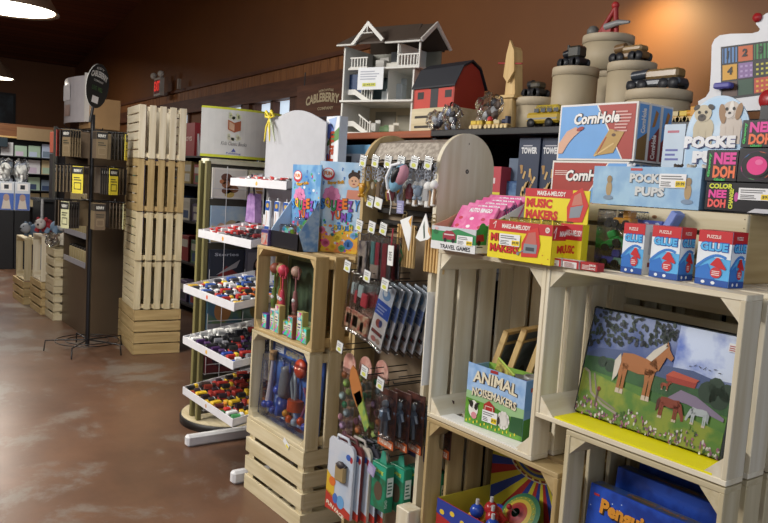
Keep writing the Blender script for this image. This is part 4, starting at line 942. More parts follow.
# ================================================================ arched peg display and its hanging goods
AX0, AX1 = -2.42, -1.985; AY0, AY1 = 1.66, 1.915; ym = (AY0+AY1)/2; rr_ = (AY1-AY0)/2
T = thing('peg_display', 'tall pale wooden peg display with rounded ends and a grey woven top panel', 'rack', (AX0, AY0, 0))
def arch(x, key='pale:z'):
    q = MB(); n = 20; r = rr_; zc = 1.70-r
    pts = [(x, 0, 0.02), (x, 2*r, .02), (x, 2*r, zc)]+[(x, r+r*math.cos(math.pi*k/n), zc+r*math.sin(math.pi*k/n)) for k in range(1, n)]+[(x, 0, zc)]
    q.prism(pts, (.018, 0, 0), key)
    return q
wA = AX1-AX0
for x in (0, wA):
    q = arch(x, 'pale:z' if x else 'tan:z')
    a = right(q, x+.018, 0, 0); a.ell(rr_, 1.57, .008, .008, '3a3632', 1, 0, 12); a.ell(rr_, 1.57, .004, .004, '8a8680', 2, 0, 10); a.ell(rr_, 1.665, .002, .004, '6a5a48', 1)
    q.build('end_panel', T)
q = MB(); q.prism([(.02, .02, 1.60), (.02, .06, 1.665), (.02, .16, 1.685), (.02, .16, 1.675), (.02, .07, 1.655), (.02, .03, 1.59)], (wA-.02, 0, 0), 'cloud:8a8074:b0a698:60'); q.build('top_panel', T)
q = MB(); q.box((.018, .10, .1), (wA, .112, 1.66), 'cloud:86745c:988670:9'); q.build('pegboard', T)
for z in (1.59, 1.40, 1.355): q = MB(); q.cbox((.018, .07, z), (wA, .10, z+.02), '26221f', .002); q.build('rail', T)
ZR = {'a': 1.575, 'b': 1.33, 'c': 1.175, 'd': .845, 'e': .80, 'f': .535}
LAB = 'hook on the arched peg display'
def peg(x, z, y0=1.60, tagc=True, lab=''):
    q = MB(); q.tube([(x-AX0, .10, z), (x-AX0, y0-AY0, z), (x-AX0, y0-AY0-.004, z+.008)], .0025, '1e1e20:.3', 6); q.tube([(x-AX0, .10, z+.022), (x-AX0, y0-AY0+.02, z+.022)], .002, '1e1e20:.3', 6)
    h = q.build('peg_hook', T)
    if tagc:
        q = MB(); q.xf = Matrix.Translation((x-AX0, y0-AY0-.006, z+.0)) @ Matrix.Rotation(.18, 4, 'Y')
        q.box((-.022, -.0015, -.008), (.022, 0, .036), 'clear'); q.box((-.02, -.003, -.006), (.02, -.0016, .034), 'd8dad8'); a = front(q, -.02, -.003, -.006); a.lines(.004, .022, .036, .036, 2, '888888', 1); a.ell(.02, .011, .012, .007, 'c9cc5a', 1)
        q.build('price_holder', h)
for i in range(6): peg(-2.30+.06*i, ZR['a'], 1.585+.012*i)
for i in range(4): peg(-2.03+.02*0+(-.06*i), ZR['a']-.005, 1.66, False)
for i, x in enumerate((-2.30, -2.22, -2.15)): peg(x, ZR['b']+.01, 1.585)
for i, x in enumerate((-2.10, -2.03)): peg(x, ZR['b']+.03, 1.63, False)
peg(-2.29, ZR['b']+.1, 1.62)
for i, (x, z) in enumerate(((-2.34, 1.185), (-2.21, 1.165), (-2.10, 1.15))): peg(x, z, 1.57)
for i, (x, z) in enumerate(((-2.36, .875), (-2.19, .82), (-2.09, .80), (-2.02, .83))): peg(x, z, 1.57, i < 3)
for i in range(3): peg(-2.18+.07*i, .56, 1.59, False)

# keyrings and small trinkets on the top pegs
def ring_chain(q, z=0, n=5, c='b8bcc4:.25'):
    for k in range(n):
        t = 2*math.pi*0; r = .008
        pts = [(r*math.cos(a_)*(1 if k % 2 else .2), r*math.cos(a_)*(.2 if k % 2 else 1), z-.012*k+r*math.sin(a_)) for a_ in [j*math.pi/4 for j in range(9)]]
        q.tube(pts, .0016, c, 5, False)
    return q
TC = ['c08a20', 'a8a8a8', '9a8a6a', '8890a0', 'c0c4cc', '6a5a4a', '6a8090', 'c0a050', '90a0b0', '5a7060', '80444a', '8a8a90']
TN = ['gold', 'silver', 'brass', 'pewter', 'bright silver', 'brown', 'blue', 'yellow', 'grey-blue', 'green', 'dark red', 'grey']
pr = []
for i in range(12):
    T2 = thing('key_ring', '', 'key ring'); q = MB(); ring_chain(q, 0, 4); q.build('chain', T2)
    q = MB(); k = i % 4
    if k == 0: 
        q.ball((0, 0, -.075), .016, TC[i]+':.3', 10, (1, .5, 1.3)); q.ball((-.012, 0, -.062), .008, TC[i]+':.3', 8); q.ball((.012, 0, -.062), .008, TC[i]+':.3', 8); q.ball((-.01, 0, -.1), .008, TC[i]+':.3', 8); q.ball((.01, 0, -.1), .008, TC[i]+':.3', 8)
    elif k == 1: q.cbox((-.011, -.004, -.11), (.011, .004, -.045), TC[i]+':.25', .003)
    elif k == 2: q.lathe([(0, -.11), (.012, -.105), (.016, -.08), (.008, -.055), (0, -.05)], TC[i]+':.25', seg=12)
    else: q.tube([(0, 0, -.045), (.006, 0, -.07), (-.006, 0, -.09), (0, 0, -.12)], .006, TC[i]+':.25', 8)
    q.build('pendant', T2); pr.append(T2)
row = 0
used = set()
for i in range(6):
    for j in range(6):
        k = (i*5+j*7) % 12; loc = (-2.30+.06*i+random.uniform(-.02, .02), 1.592+.012*i+.02*j, ZR['a']-.004-random.uniform(0, .012)); rz = random.uniform(-1.2, 1.2)
        if k not in used: o = pr[k]; o.location = loc; o.rotation_euler = (0, 0, rz); used.add(k)
        else: o = dup(pr[k], loc, rz)
        o['group'] = 'key rings on the top hooks'
        o['label'] = '%s key ring on the %s top hook, %s' % (TN[k], ['leftmost', 'second', 'third', 'fourth', 'fifth', 'sixth'][i], ['in front', 'just behind the front one', 'midway along', 'near the back', 'almost at the back', 'at the very back'][j])
for k in set(range(12))-used:
    for c in kids(pr[k]): bpy.data.objects.remove(c)
    bpy.data.objects.remove(pr[k])
# wall of silver charms and white pompom heads further right
T0 = thing('pompom_keychain', '', 'key ring'); q = MB(); ring_chain(q, .0, 4, 'c8ccd4:.2'); q.build('chain', T0)
q = MB(); q.ball((0, 0, -.065), .017, 'ecebe6:.9', 14); q.build('pompom', T0)
q = MB(); q.lathe([(0, -.135), (.011, -.135), (.010, -.11), (.006, -.08)], 'f0efea', seg=10); q.build('white_tail', T0)
q = MB(); q.tube([(.012, 0, -.08), (.016, 0, -.10), (.014, 0, -.13)], .005, '9a7a58', 6); q.build('tan_tail', T0)
WN = ['leftmost', 'second', 'third', 'fourth', 'fifth', 'sixth', 'rightmost']
for i in range(7):
    for j in range(2):
        pp = onY(400+6.2*i, 150, 1.66+.03*j); loc = (pp.x, 1.66+.03*j, 1.582-.006*(i % 2)-.004*j); rz = random.uniform(-.6, .6)
        o = T0 if (i == 0 and j == 0) else dup(T0)
        o.location = loc; o.rotation_euler = (0, 0, rz); o['group'] = 'white pompom key rings'; o['label'] = 'white pompom key ring, %s of the %s row on the peg display' % (WN[i], ['front', 'back'][j])
# small soft shoe hanging at the front
T = thing('keychain_shoe', 'small blue and white fabric shoe keychain hanging at the middle of the peg display', 'key ring', tuple(onY(398, 178, 1.60))); 
q = MB(); q.xf = Matrix.Rotation(math.radians(-55), 4, 'Y'); q.ball((0, 0, 0), .05, '7fb0cc:.8', 16, (1.15, .45, .62)); q.ball((.02, -.002, -.012), .042, 'c08a98:.8', 14, (1, .5, .6)); q.tube([(-.055, -.012, .008), (-.02, -.024, .028), (.03, -.024, .03), (.055, -.01, .01)], .006, 'e8eaec:.8', 8); q.build('shoe', T)
q = MB(); q.xf = Matrix.Rotation(math.radians(-55), 4, 'Y'); q.ball((.012, -.018, -.002), .026, '0c0c10', 12, (1.3, .5, .6)); q.build('opening', T)
q = MB(); q.tube([(0, 0, .03), (-.04, 0, .0), (-.05, 0, -.04), (-.03, 0, -.09), (-.035, 0, -.13)], .002, 'd8d8d0', 6); q.build('lace', T)
q = MB(); q.xf = Matrix.Translation(onY(400, 207, 1.59)); q.box((-.018, 0, -.022), (.018, .003, .022), '8a8ab0'); a = front(q, -.018, 0, -.022); a.lines(.004, .006, .032, .038, 4, 'b8b8d0', 1); tag(q.build('hang_tag'), 'small lavender hang tag below the fabric shoe keychain', 'tag')
q = MB(); q.xf = Matrix.Translation(onY(378, 203, 1.58)) @ Matrix.Rotation(.2, 4, 'Y'); q.box((-.022, 0, -.018), (.022, .003, .018), 'dfe0dc'); a = front(q, -.022, 0, -.018); a.ell(.022, .014, .012, .007, 'c9cc5a', 1); tag(q.build('hang_tag'), 'white price hang tag left of the fabric shoe keychain', 'tag')

# clear bags and slim packets on the second row
def bag(name, label, cat, x, y, ztop, w, h, th, cols, lay, group=None, tilt=0, cardh=.0, card='c0c8d0', rz=0):
    T = thing(name, label, cat, (x, y, ztop), rz, group); T.rotation_euler = (0, tilt, rz)
    q = MB()
    if cardh: q.box((-w/2, -.001, -cardh), (w/2, .001, .0), card)
    for (px, pz, pw, ph, c) in lay:
        q.cbox((-w/2+px*w, -th*.25, -h+pz*h), (-w/2+(px+pw)*w, th*.25, -h+(pz+ph)*h), c, .004)
    q.build('contents', T)
    q = MB(); q.cbox((-w/2, -th/2, -h), (w/2, th/2, 0), 'clear', .006); q.build('clear_bag', T)
    return T
SL = [[(.1, .08, .8, .75, 'cloud:b0a498:6a6068:30'), (.25, .2, .4, .3, 'b8b0a8')], [(.1, .05, .8, .3, 'a8988a'), (.1, .35, .4, .5, '5a8a8a'), (.55, .35, .35, .5, 'a03040')], [(.1, .05, .5, .8, '8a3038'), (.6, .1, .3, .75, '4a4040')]]
for i, x in enumerate((-2.30, -2.22, -2.15)):
    for j in range(2):
        bag('toy_bag', 'slim clear toy bag on the %s second-row hook, %s' % (['left', 'middle', 'right'][i], ['in front', 'behind'][j]), 'packet', x, 1.60+.04*j, 1.325, .062, .165, .014, None, SL[i], 'slim clear bags of the second row')
T = None
p = onY(391, 244, 1.575); q = MB(); q.xf = Matrix.Translation((p.x, 1.575, 1.33)); q.cbox((-.016, 0, -.10), (.016, .003, -.03), 'e6e6e2', .001); a = front(q, -.016, 0, -.10); a.text('CC', .008, .035, .016, .014, '202020', 1, bold=.03); a.text('CC', .008, .018, .016, .014, '202020', 1, bold=.03); q.tube([(0, .002, -.03), (.004, .002, .03)], .003, 'a02c3a', 6)
tag(q.build('hang_tag'), 'narrow white hang tag with dark curls below a red cord', 'tag')
for i in range(2):
    p = onY([397, 426][i], 262, 1.63); T = thing('stick_bundle', ['left bundle of thin tan sticks with a green print, below the keychains', 'right bundle of thin tan sticks behind the white pennant'][i], 'bundle', (p.x+.015, 1.65, 1.222))
    for k in range(9): q = MB(); q.cbox((-.045+.0105*k, -.006+.004*(k % 3), 0), (-.045+.0105*k+.008, .004+.004*(k % 3), .15), 'toy:z', .001); q.build('stick', T)
    q = MB(); q.xf = Matrix.Translation((0, -.01, .09)); ring_chain(q, .10, 4, 'a8946a:.3'); ring_chain(q, .085, 3, 'a8946a:.3'); q.build('cord', T)
    if i == 0:
        q = MB(); a = front(q, -.05, -.012, .0); a.poly([(0, .02), (.03, .09), (.055, .04), (.03, .0)], 'cloud:3a8050:c06a50:50', 1); q.prism([(-.05, -.0115, .02), (-.02, -.0115, .09), (.005, -.0115, .04), (-.02, -.0115, 0)], (0, .002, 0), '3a7a50'); q.build('print_card', T)
for i, (px, py, pts) in enumerate(((411, 225, [(-.045, .03), (.0, .045), (.02, .05), (.018, -.03), (.012, -.07)]), (428, 225, [(-.0, .055), (.034, -.02), (.02, -.03), (-.02, -.04), (-.045, -.03)]))):
    p = onY(px, py+5, 1.615); T = thing('pennant_tag', ['left white pennant tag with an orange corner hanging from the peg display', 'right white pennant tag with a dark stripe hanging from the peg display'][i], 'tag', (p.x, 1.60, p.z))
    q = MB(); q.prism([(a_, 0, b_) for a_, b_ in pts], (0, .003, 0), 'ecedea'); a = Art(q, (0, 0, 0), (1, 0, 0), (0, 0, 1))
    if i == 0: a.poly([(.003, .03), (.02, .05), (.018, .01)], 'd8a040', 1)
    else: a.poly([(-.003, .03), (.006, -.025), (-.001, -.03), (-.008, .01)], '4a5a50', 1); a.poly([(.018, .015), (.03, -.01), (.032, -.02), (.02, -.005)], 'd8a040', 1)
    q.build('paper', T)

# third row: large clear bags with figures and a fan of header-card bags
def fig_bag(i, x, y, tl):
    lay = [(.08, .06, .84, .32, 'cloud:d8c0a0:b86a58:35'), (.4, .5, .3, .22, 'c84452'), (.2, .62, .25, .2, 'b0c0c0'), (.15, .12, .3, .2, '5a7a50'), (.55, .1, .2, .18, 'd8c8a0')]
    return bag('toy_bag', ['left large clear bag with red and green toy pieces on the third row', 'second large clear bag with a printed card on the third row', 'third large clear bag, half behind the second, on the third row', 'rearmost large clear bag with grey pieces on the third row'][i], 'packet', x, y, 1.17, .13, .235, .02, None, lay, 'large clear toy bags of the third row', tl, .0)
for i, (x, y, tl) in enumerate(((-2.335, 1.62, .14), (-2.26, 1.60, .16), (-2.21, 1.63, .16), (-2.34, 1.655, .1))): fig_bag(i, x, y, tl)
for i in range(6):
    x = -2.115+.026*i; y = 1.595+.016*i
    T = thing('header_card_bag', '%s in the slanted fan of clear bags with blue and white header cards' % ['front bag', 'second bag', 'third bag', 'fourth bag', 'fifth bag', 'rearmost bag'][i], 'packet', (x, y, 1.158), 0, 'fan of header-card bags'); T.rotation_euler = (0, .30, 0)
    q = MB(); q.box((-.042, 0, -.235), (.042, .002, 0), 'cfd6de' if i == 0 else 'b4bec8'); a = front(q, -.042, 0, -.235)
    a.rect(0, .11, .084, .165, '2a58b8' if i == 0 else '5a74a8', 1); a.lines(.008, .12, .07, .155, 3, 'a8b8d8', 2); a.ell(.042, .195, .025, .02, '7aa0c8', 1); a.ell(.035, .2, .012, .012, 'e0e6ea', 2)
    a.rect(0, .06, .084, .108, 'e0dcd8' if i == 0 else 'c4c4c8', 1); a.ell(.038, .082, .018, .016, 'a05048', 2); a.ell(.05, .085, .01, .014, '3a4a80', 3)
    a.rect(0, 0, .084, .058, 'e4e2de' if i == 0 else 'b8bac0', 1); a.rect(.006, .038, .075, .052, '3a3a44', 2); a.text('TOYS', .01, .04, .055, .01, 'c04a40', 3, bold=.03); a.ell(.03, .018, .016, .01, 'c8807a', 2); a.ell(.058, .018, .014, .01, 'b8a090', 2)
    q.build('card', T); q = MB(); q.cbox((-.046, -.006, -.25), (.046, .008, .004), 'clear', .004); q.build('clear_bag', T)

# fourth row: mask-shaped pink cards with clear pouches, dark blister packs
for i in range(3):
    x = -2.34+.07*i; y = 1.60+.025*i
    T = thing('mask_card', ['front', 'middle', 'rear'][i]+' of three rounded pink cards with long clear pouches on the fourth row', 'card', (x, y, .865), 0, 'rounded pink cards'); T.rotation_euler = (0, .05, 0)
    q = MB(); n = 14; pts = [(-.04, 0, -.08)]+[(-.04*math.cos(math.pi*k/n), 0, -.045+.045*math.sin(math.pi*k/n)) for k in range(n+1)]+[(.04, 0, -.08)]
    q.prism(pts, (0, .004, 0), 'cloud:d0a898:b88478:30'); q.build('card', T)
    for k in range(9):
        q = MB(); q.ball((-.02+.018*(k % 3), -.004, -.09-.028*k), .014+.004*(k % 2), ['b06a3a', '7a9a4a', '9ab060', '8aa0a0', '3a9a70', '7a8a90', 'b08090', '9a80a0', 'a06a80'][(k+i*2) % 9], 8, (1.2, .6, 1)); q.build('toy_piece', T)
    q = MB(); q.prism([(-.045, -.012, -.06), (.04, -.012, -.06), (.045, -.012, -.33), (-.01, -.012, -.33)], (0, .022, 0), 'clear'); q.build('clear_pouch', T)
p = onY(357, 388, 1.575)
T = thing('mask_card', 'brown bear-shaped card in front of the rounded pink cards', 'card', (p.x, 1.57, p.z+.0)); T.rotation_euler = (0, -.35, 0)
q = MB(); q.prism([(-.02, 0, .07), (.0, 0, .085), (.02, 0, .06), (.035, 0, .0), (.03, 0, -.05), (-.01, 0, -.07), (-.03, 0, -.02), (-.035, 0, .04)], (0, .004, 0), 'b0703a'); q.build('card', T)
q = MB(); q.prism([(-.02, 0, -.02), (.025, 0, -.01), (.05, 0, -.14), (.02, 0, -.16)], (0, .006, 0), 'cloud:9aa84a:60905a:30'); q.build('green_pouch', T)
for i in range(5):
    x = -2.085+.04*i; y = 1.60+.03*i
    T = thing('blister_pack', '%s dark blister pack with a blue-grey figure, below the fan of clear bags' % ['front', 'second', 'third', 'fourth', 'rearmost'][i], 'packet', (x, y, .79), 0, 'dark blister packs')
    q = MB(); q.cbox((-.05, 0, -.21), (.05, .004, 0), '4a2a22', .001); a = front(q, -.05, 0, -.21); a.rect(.004, .004, .096, .206, 'cloud:2c2024:5a342a:30', 1); a.poly([(.004, .0), (.096, .0), (.096, .03), (.004, .045)], 'c8602c', 2); a.text('STAR BATTLE', .012, .01, .075, .018, 'e0d8c8', 3, bold=.04, rot=-.08)
    q.build('card', T)
    q = MB(); q.ball((0, -.012, -.05), .014, '7a8a98:.3', 10); q.lathe([(0, -.115), (.014, -.11), (.02, -.075), (.01, -.062), (0, -.06)], '5a7088:.3', (0, -.012, 0), 12); q.tube([(-.008, -.012, -.11), (-.012, -.012, -.16)], .007, '6a7a88:.3', 8); q.tube([(.008, -.012, -.11), (.012, -.012, -.16)], .007, '6a7a88:.3', 8); q.tube([(-.018, -.012, -.075), (-.03, -.012, -.11)], .005, '8a98a8:.3', 6); q.tube([(.018, -.012, -.075), (.03, -.012, -.1)], .005, '8a98a8:.3', 6); q.build('figure', T)
    q = MB(); q.cbox((-.042, -.028, -.175), (.042, 0, -.02), 'clear', .008); q.build('clear_blister', T)
q = MB(); q.xf = Matrix.Translation((-2.075, 1.68, .55)); q.cbox((-.04, 0, 0), (.12, .05, .06), '2a2a5a', .004); tag(q.build('blue_box'), 'dark navy box between the blister packs and the green boxes', 'box')
# fifth row: generic round-faced toy cards with handle, green boxes
for i in range(5):
    x = -2.30+.022*i; y = 1.56+.022*i
    T = thing('handled_card', '%s in the row of handled toy cards' % ['front card with a hatted toy figure', 'second card', 'third card', 'fourth card', 'rearmost card'][i], 'card', (x, y, .555), 0, 'white handled toy cards'); T.rotation_euler = (0, .02, .1)
    n = 12; w2 = .075; h = .30
    q = MB(); pts = [(-w2, 0, -h), (w2, 0, -h), (w2, 0, -.05)]+[(w2-.03+.03*math.cos(k*math.pi/2/6), 0, -.05+.03*math.sin(k*math.pi/2/6)) for k in range(1, 7)]+[(-w2+.01, 0, -.015), (-w2, 0, -.03)]
    q.prism(pts, (0, .012, 0), ['c8ccd4', '6a2a2a', 'c8c0b0', '3a3a44', 'b0a890'][i]); a = front(q, -w2, 0, -h)
    a.rect(.003, .003, .147, .25, 'cloud:b8c4d4:c8ccd4:14', 1); a.poly([(.0, .0), (.15, 0), (.15, .025), (0, .075)], 'b83a2c', 2); a.poly([(.0, .07), (.0, .15), (.05, .12), (.05, .05)], 'd8b030', 2)
    a.text('FUN FACE', .006, .02, .11, .016, 'e8e0c8', 3, rot=-.28, bold=.04); a.ell(.035, .115, .02, .018, 'd87030', 3); a.ell(.12, .235, .014, .012, '3a60b0', 2); a.ell(.137, .23, .008, .012, 'b03030', 2)
    a.ell(.09, .05, .022, .026, '6aa0d0', 3); a.ell(.058, .055, .015, .02, '4a70b8', 3)
    q.build('card', T)
    if i == 0:
        q = MB(); q.cbox((-.012, -.02, -.165), (.045, -.001, -.10), 'a08a60:.4', .012); q.ball((.018, -.014, -.10), .024, '3a3436', 10, (1, .5, .6)); q.cbox((-.01, -.018, -.105), (.046, -.002, -.098), '2e2a2c', .002); q.build('toy_figure', T)
    q = MB(); q.tube([(-.03, .006, -.02), (-.03, .006, .0), (.03, .006, .0), (.045, .006, -.03)], .006, ['c0c4cc', '5a2a2a', 'a8a098', '3a3a44', '9a9284'][i], 8); q.build('handle', T)
for i in range(6):
    x = -2.10+.046*i; y = 1.60+.045*i
    if x > -1.95: continue
    T = thing('game_box', '%s green hanging box with a white panel, at the foot of the peg display' % ['front', 'second', 'third', 'fourth', 'rear', 'last'][i], 'box', (x, y, .56), 0, 'green hanging boxes'); T.rotation_euler = (0, 0, .0)
    q = MB(); q.cbox((-.055, 0, -.22), (.035, .035, -.05), '1f7a5a:.4', .002); a = front(q, -.055, 0, -.22); a.rect(.004, .004, .086, .15, 'cloud:2f6a4a:1f8060:30', 1); a.poly([(.004, .13), (.086, .12), (.086, .165), (.004, .165)], '30a080', 2); a.text('GAME', .02, .138, .05, .014, 'c8d850', 3, rot=-.1, bold=.03); a.ell(.045, .07, .025, .035, '5a4a3a', 2)
    r = right(q, .035, 0, -.22); r.rect(.004, .06, .031, .13, 'd8e0da', 1); r.lines(.007, .07, .028, .12, 4, '3a6a5a', 2); r.text('ROAD', .008, .02, .03, .012, 'c8e0d0', 2, rot=math.pi/2)
    q.build('carton', T); q = MB(); q.prism([(-.03, .015, -.05), (.01, .015, -.05), (.0, .015, -.005), (-.02, .015, -.005)], (0, .002, 0), '3a9078'); q.build('hang_tab', T)
q = MB(); q.xf = Matrix.Translation(onY(371, 470, 1.58)) @ Matrix.Rotation(.3, 4, 'Y'); q.box((-.022, 0, -.018), (.022, .003, .022), '9a90b8'); a = front(q, -.022, 0, -.018); a.lines(.004, .006, .038, .034, 4, 'c8c0d8', 1); tag(q.build('hang_tag'), 'lilac hang tag above the green boxes', 'tag')
q = MB(); q.cbox((-2.0, 1.60, .02), (-1.93, 1.66, .40), 'pale:z', .003); tag(q.build('wooden_block'), 'pale upright wooden block at the bottom between the green boxes and the crates', 'block')
q = MB(); q.box((-1.935, 1.62, .84), (-1.932, 1.70, 1.16), 'e8e8e6'); tag(q.build('white_card'), 'narrow white card strip on the left outer side of the upright pale crate', 'card')

# ================================================================ on top of the right-hand stack
ZR0 = 1.3125
# crate lying behind the puzzle-glue boxes
T = thing('wooden_crate', 'low pale crate with three front slats, standing behind the glue boxes on the stack', 'crate', (-1.515, 1.86, ZR0))
w, d, h = .525, .30, .176
q = MB()
for i in range(3): q.cbox((0, -.012, .002+i*.062), (w, 0, .002+i*.062+.05), 'crate:x', .002)
a = front(q, 0, -.0125, 0)
for i in range(3):
    for x in (.008, w-.008):
        for dz in (.015, .037): a.ell(x, .002+i*.062+dz, .0015, .0015, '5a4a34', 1, 0, 8)
a.ell(.26, .152, .008, .005, '8a5a30', 1); a.ell(.26, .152, .004, .0025, '5a3a20', 2)
q.build('front_panel', T)
q = MB()
for i in range(3): q.cbox((0, d, .002+i*.062), (w, d+.012, .002+i*.062+.05), 'crate:x', .002)
q.build('back_panel', T)
for x in (0, w-.018):
    q = MB(); q.cbox((x, 0, 0), (x+.018, d, h), 'tan:y', .002); q.build('end_board', T)
q = MB(); q.box((.018, 0, 0), (w-.018, d, .008), 'crate:x'); q.build('floor_board', T)
ZT = ZR0+.178

# travel games display box
T = thing('display_box', 'white and green travel games display box full of pink pads at the left end', 'box', (-1.90, 1.592, ZR0), math.radians(2))
w, d, hf, hb = .203, .26, .074, .185; t = .003
q = MB()
q.box((0, 0, 0), (w, t, hf), 'e6e6e6'); q.box((0, 0, 0), (w, d, t), 'c09a78'); q.box((0, d, 0), (w, d+t, hb), 'd2ab86')
for x, c in ((0, 'cfa27c'), (w-t, 'e8e8ea')): q.prism([(x, 0, 0), (x, d, 0), (x, d, hb), (x, .06, hf+.02), (x, 0, hf)], (t, 0, 0), c)
a = front(q, 0, 0, 0); a.rect(0, .026, w, hf, '2f8a50', 1); a.poly([(0, hf*.82), (0, hf), (w, hf), (w, hf*.75), (w*.6, hf*.95), (w*.35, hf*.8)], 'c8ccd0', 2); a.rect(0, 0, w, .026, 'e2e2e2', 2)
a.text('TRAVEL GAMES', w*.22, .004, w*.68, .014, '303038', 3, bold=.03); a.poly([(w*.27, .034), (w*.27, .052), (w*.34, .062), (w*.48, .062), (w*.56, .052), (w*.56, .034)], '9a2438', 3); a.rect(w*.3, .048, w*.53, .052, 'd8c8c8', 4)
a.ell(w*.33, .032, .007, .007, '15151a', 4); a.ell(w*.51, .032, .007, .007, '15151a', 4); a.ell(w*.1, .055, .012, .008, '1f6a3a', 3); a.ell(w*.12, .066, .009, .005, 'd8b0b0', 4); a.price(w*.6, .022, w*.34, .03, 5)
r = right(q, w, 0, 0); r.poly([(.0, .028), (.045, .028), (.05, .085), (.03, .092), (0, hf)], '2f8a50', 1); r.ell(.025, .078, .016, .018, '2f9a58', 2); r.poly([(0, .036), (.0, .058), (.03, .062), (.035, .04)], '9a2438', 2); r.ell(.012, .034, .008, .008, '15151a', 3); r.rect(.005, .02, .03, .023, '2a2a30', 1)
r.text('Travel', .12, .12, .06, .02, '30507a', 2, rot=.5); r.lines(.1, .07, .2, .1, 3, '8a9ab0', 1); r.poly([(.08, .1), (.1, .085), (.14, .09), (.12, .115)], '2f8a50', 1)
q.build('carton', T)
for i in range(5):
    q = MB(); q.xf = T.matrix_basis @ Matrix.Translation((.012+.006*i, .045+.026*i, .03+.010*i)) @ Matrix.Rotation(math.radians(-32), 4, 'X'); W = .168; H = .135
    q.cbox((0, 0, 0), (W, .008, H), 'e07aa8', .001); a = front(q, 0, 0, 0); a.rect(.002, .002, W-.002, H-.002, 'cloud:dd5a98:e887b4:30', 1)
    a.text('AUTO BINGO', W*.28, H*.82, W*.6, H*.12, 'f2eef0', 3, bold=.05)
    for k in range(9): a.ell(W*(.15+.3*(k % 3)), H*(.2+.22*(k//3)), .009, .006, ['c8304a', 'f0e8ec', 'b8284a'][(k+i) % 3], 2)
    tag(q.build('game_pad'), '%s pink bingo pad leaning in the travel games display box' % ['front', 'second', 'middle', 'fourth', 'rearmost'][i], 'pad', 'pink bingo pads')
q = MB(); q.xf = T.matrix_basis @ Matrix.Translation((.045, .205, .13)) @ Matrix.Rotation(math.radians(-32), 4, 'X'); q.cbox((0, 0, 0), (.15, .01, .05), 'e8c23a', .001); tag(q.build('game_pad'), 'yellow pad standing highest at the back of the travel games display box', 'pad')

# music maker boxes
def melody_front(a, W, H, house=True):
    a.rect(0, 0, W, H, 'ecd81e', 1); a.rect(0, H*.72, W, H, 'c4202c', 2)
    for k in range(14): a.ell(W*random.random(), H*.7*random.random(), .0025, .002, 'c87820', 2, 0, 6)
    a.text('MAKE-A-MELODY', W*.22, H*.8, W*.45, H*.12, 'f2ece4', 3, bold=.03); a.line([(W*.1, H*.78), (W*.12, H*.97), (W*.07, H*.88)], .002, 'f0e8e0', 3)
    a.text('MUSIC', W*.04, H*.44, W*.4, H*.22, '8a1a1a', 3, bold=.07); a.text('MUSIC', W*.045, H*.45, W*.39, H*.2, 'cf2a22', 5, bold=.03)
    a.text('MAKERS', W*.04, H*.16, W*.48, H*.22, '8a1a1a', 3, bold=.07); a.text('MAKERS', W*.045, H*.17, W*.47, H*.2, 'cf2a22', 5, bold=.03)
    if house:
        x, y, s = W*.56, H*.12, H*.7
        a.poly([(x, y), (x+s*.75, y+s*.05), (x+s*.85, y+s*.5), (x+s*.7, y+s*1.12), (x+s*.25, y+s*.98), (x-s*.02, y+s*.5)], 'd0342c', 4)
        a.poly([(x+s*.08, y+s*.15), (x+s*.7, y+s*.18), (x+s*.72, y+s*.5), (x+s*.1, y+s*.5)], '8a9098', 5); a.poly([(x+s*.12, y+s*.5), (x+s*.7, y+s*.5), (x+s*.6, y+s*.95), (x+s*.28, y+s*.9)], 'c46a60', 5); a.rect(x+s*.2, y+s*.25, x+s*.6, y+s*.38, '40464e', 6)
        a.line([(x-s*.15, y+s*.12), (x+s*.1, y+s*.25)], .003, '80888e', 6); a.ell(x-s*.16, y+s*.1, .005, .005, '80888e', 6)
def melody_side(a, W, H):
    a.rect(0, 0, W, H, 'ecd81e', 1); a.rect(0, H*.62, W, H, 'c4202c', 2); a.text('MAKE-A-MELODY', W*.2, H*.72, W*.78, H*.14, 'f2ece4', 3, bold=.03); a.text('MUSIC', W*.15, H*.3, W*.55, H*.2, 'cf2a22', 3, bold=.05); a.line([(W*.06, H*.66), (W*.1, H*.95), (W*.02, H*.8)], .0025, 'f0e8e0', 3)
T = thing('display_box', 'yellow and red music makers box at the front edge, with price sticker', 'box', (-1.645, 1.60, ZR0), math.radians(2))
w, d, h = .24, .15, .112; q = MB(); q.box((0, 0, 0), (w, .003, h), 'ecd81e'); q.box((w-.003, 0, 0), (w, d, h), 'ecd81e'); q.box((0, 0, 0), (.003, d, h), 'd8c41e'); q.box((0, 0, 0), (w, d, .003), 'c8b41e'); q.box((0, d, 0), (w, d+.003, h+.10), 'ecd81e')
a = front(q, 0, 0, 0); melody_front(a, w, h); a.price(w*.2, h*.36, w*.33, h*.3, 8); a.ell(w*.93, h*.86, .008, .008, 'e8e0d8', 4); a.text('12+', w*.91, h*.83, .011, .007, 'c4202c', 5)
melody_side(right(q, w, 0, 0), d, h)
b = Art(q, (0, d, h-.01), (1, 0, 0), (0, 0, 1)); b.rect(0, 0, w, .11, 'ecd81e', 1); b.rect(0, .085, w*.75, .11, 'c4202c', 2); b.text('MAKE-A-MELODY', w*.2, .09, w*.45, .014, 'f2ece4', 3, bold=.03); b.text('MUSIC', w*.03, .052, w*.42, .028, 'cf2a22', 3, bold=.06); b.text('MAKERS', w*.03, .018, w*.52, .028, 'cf2a22', 3, bold=.06)
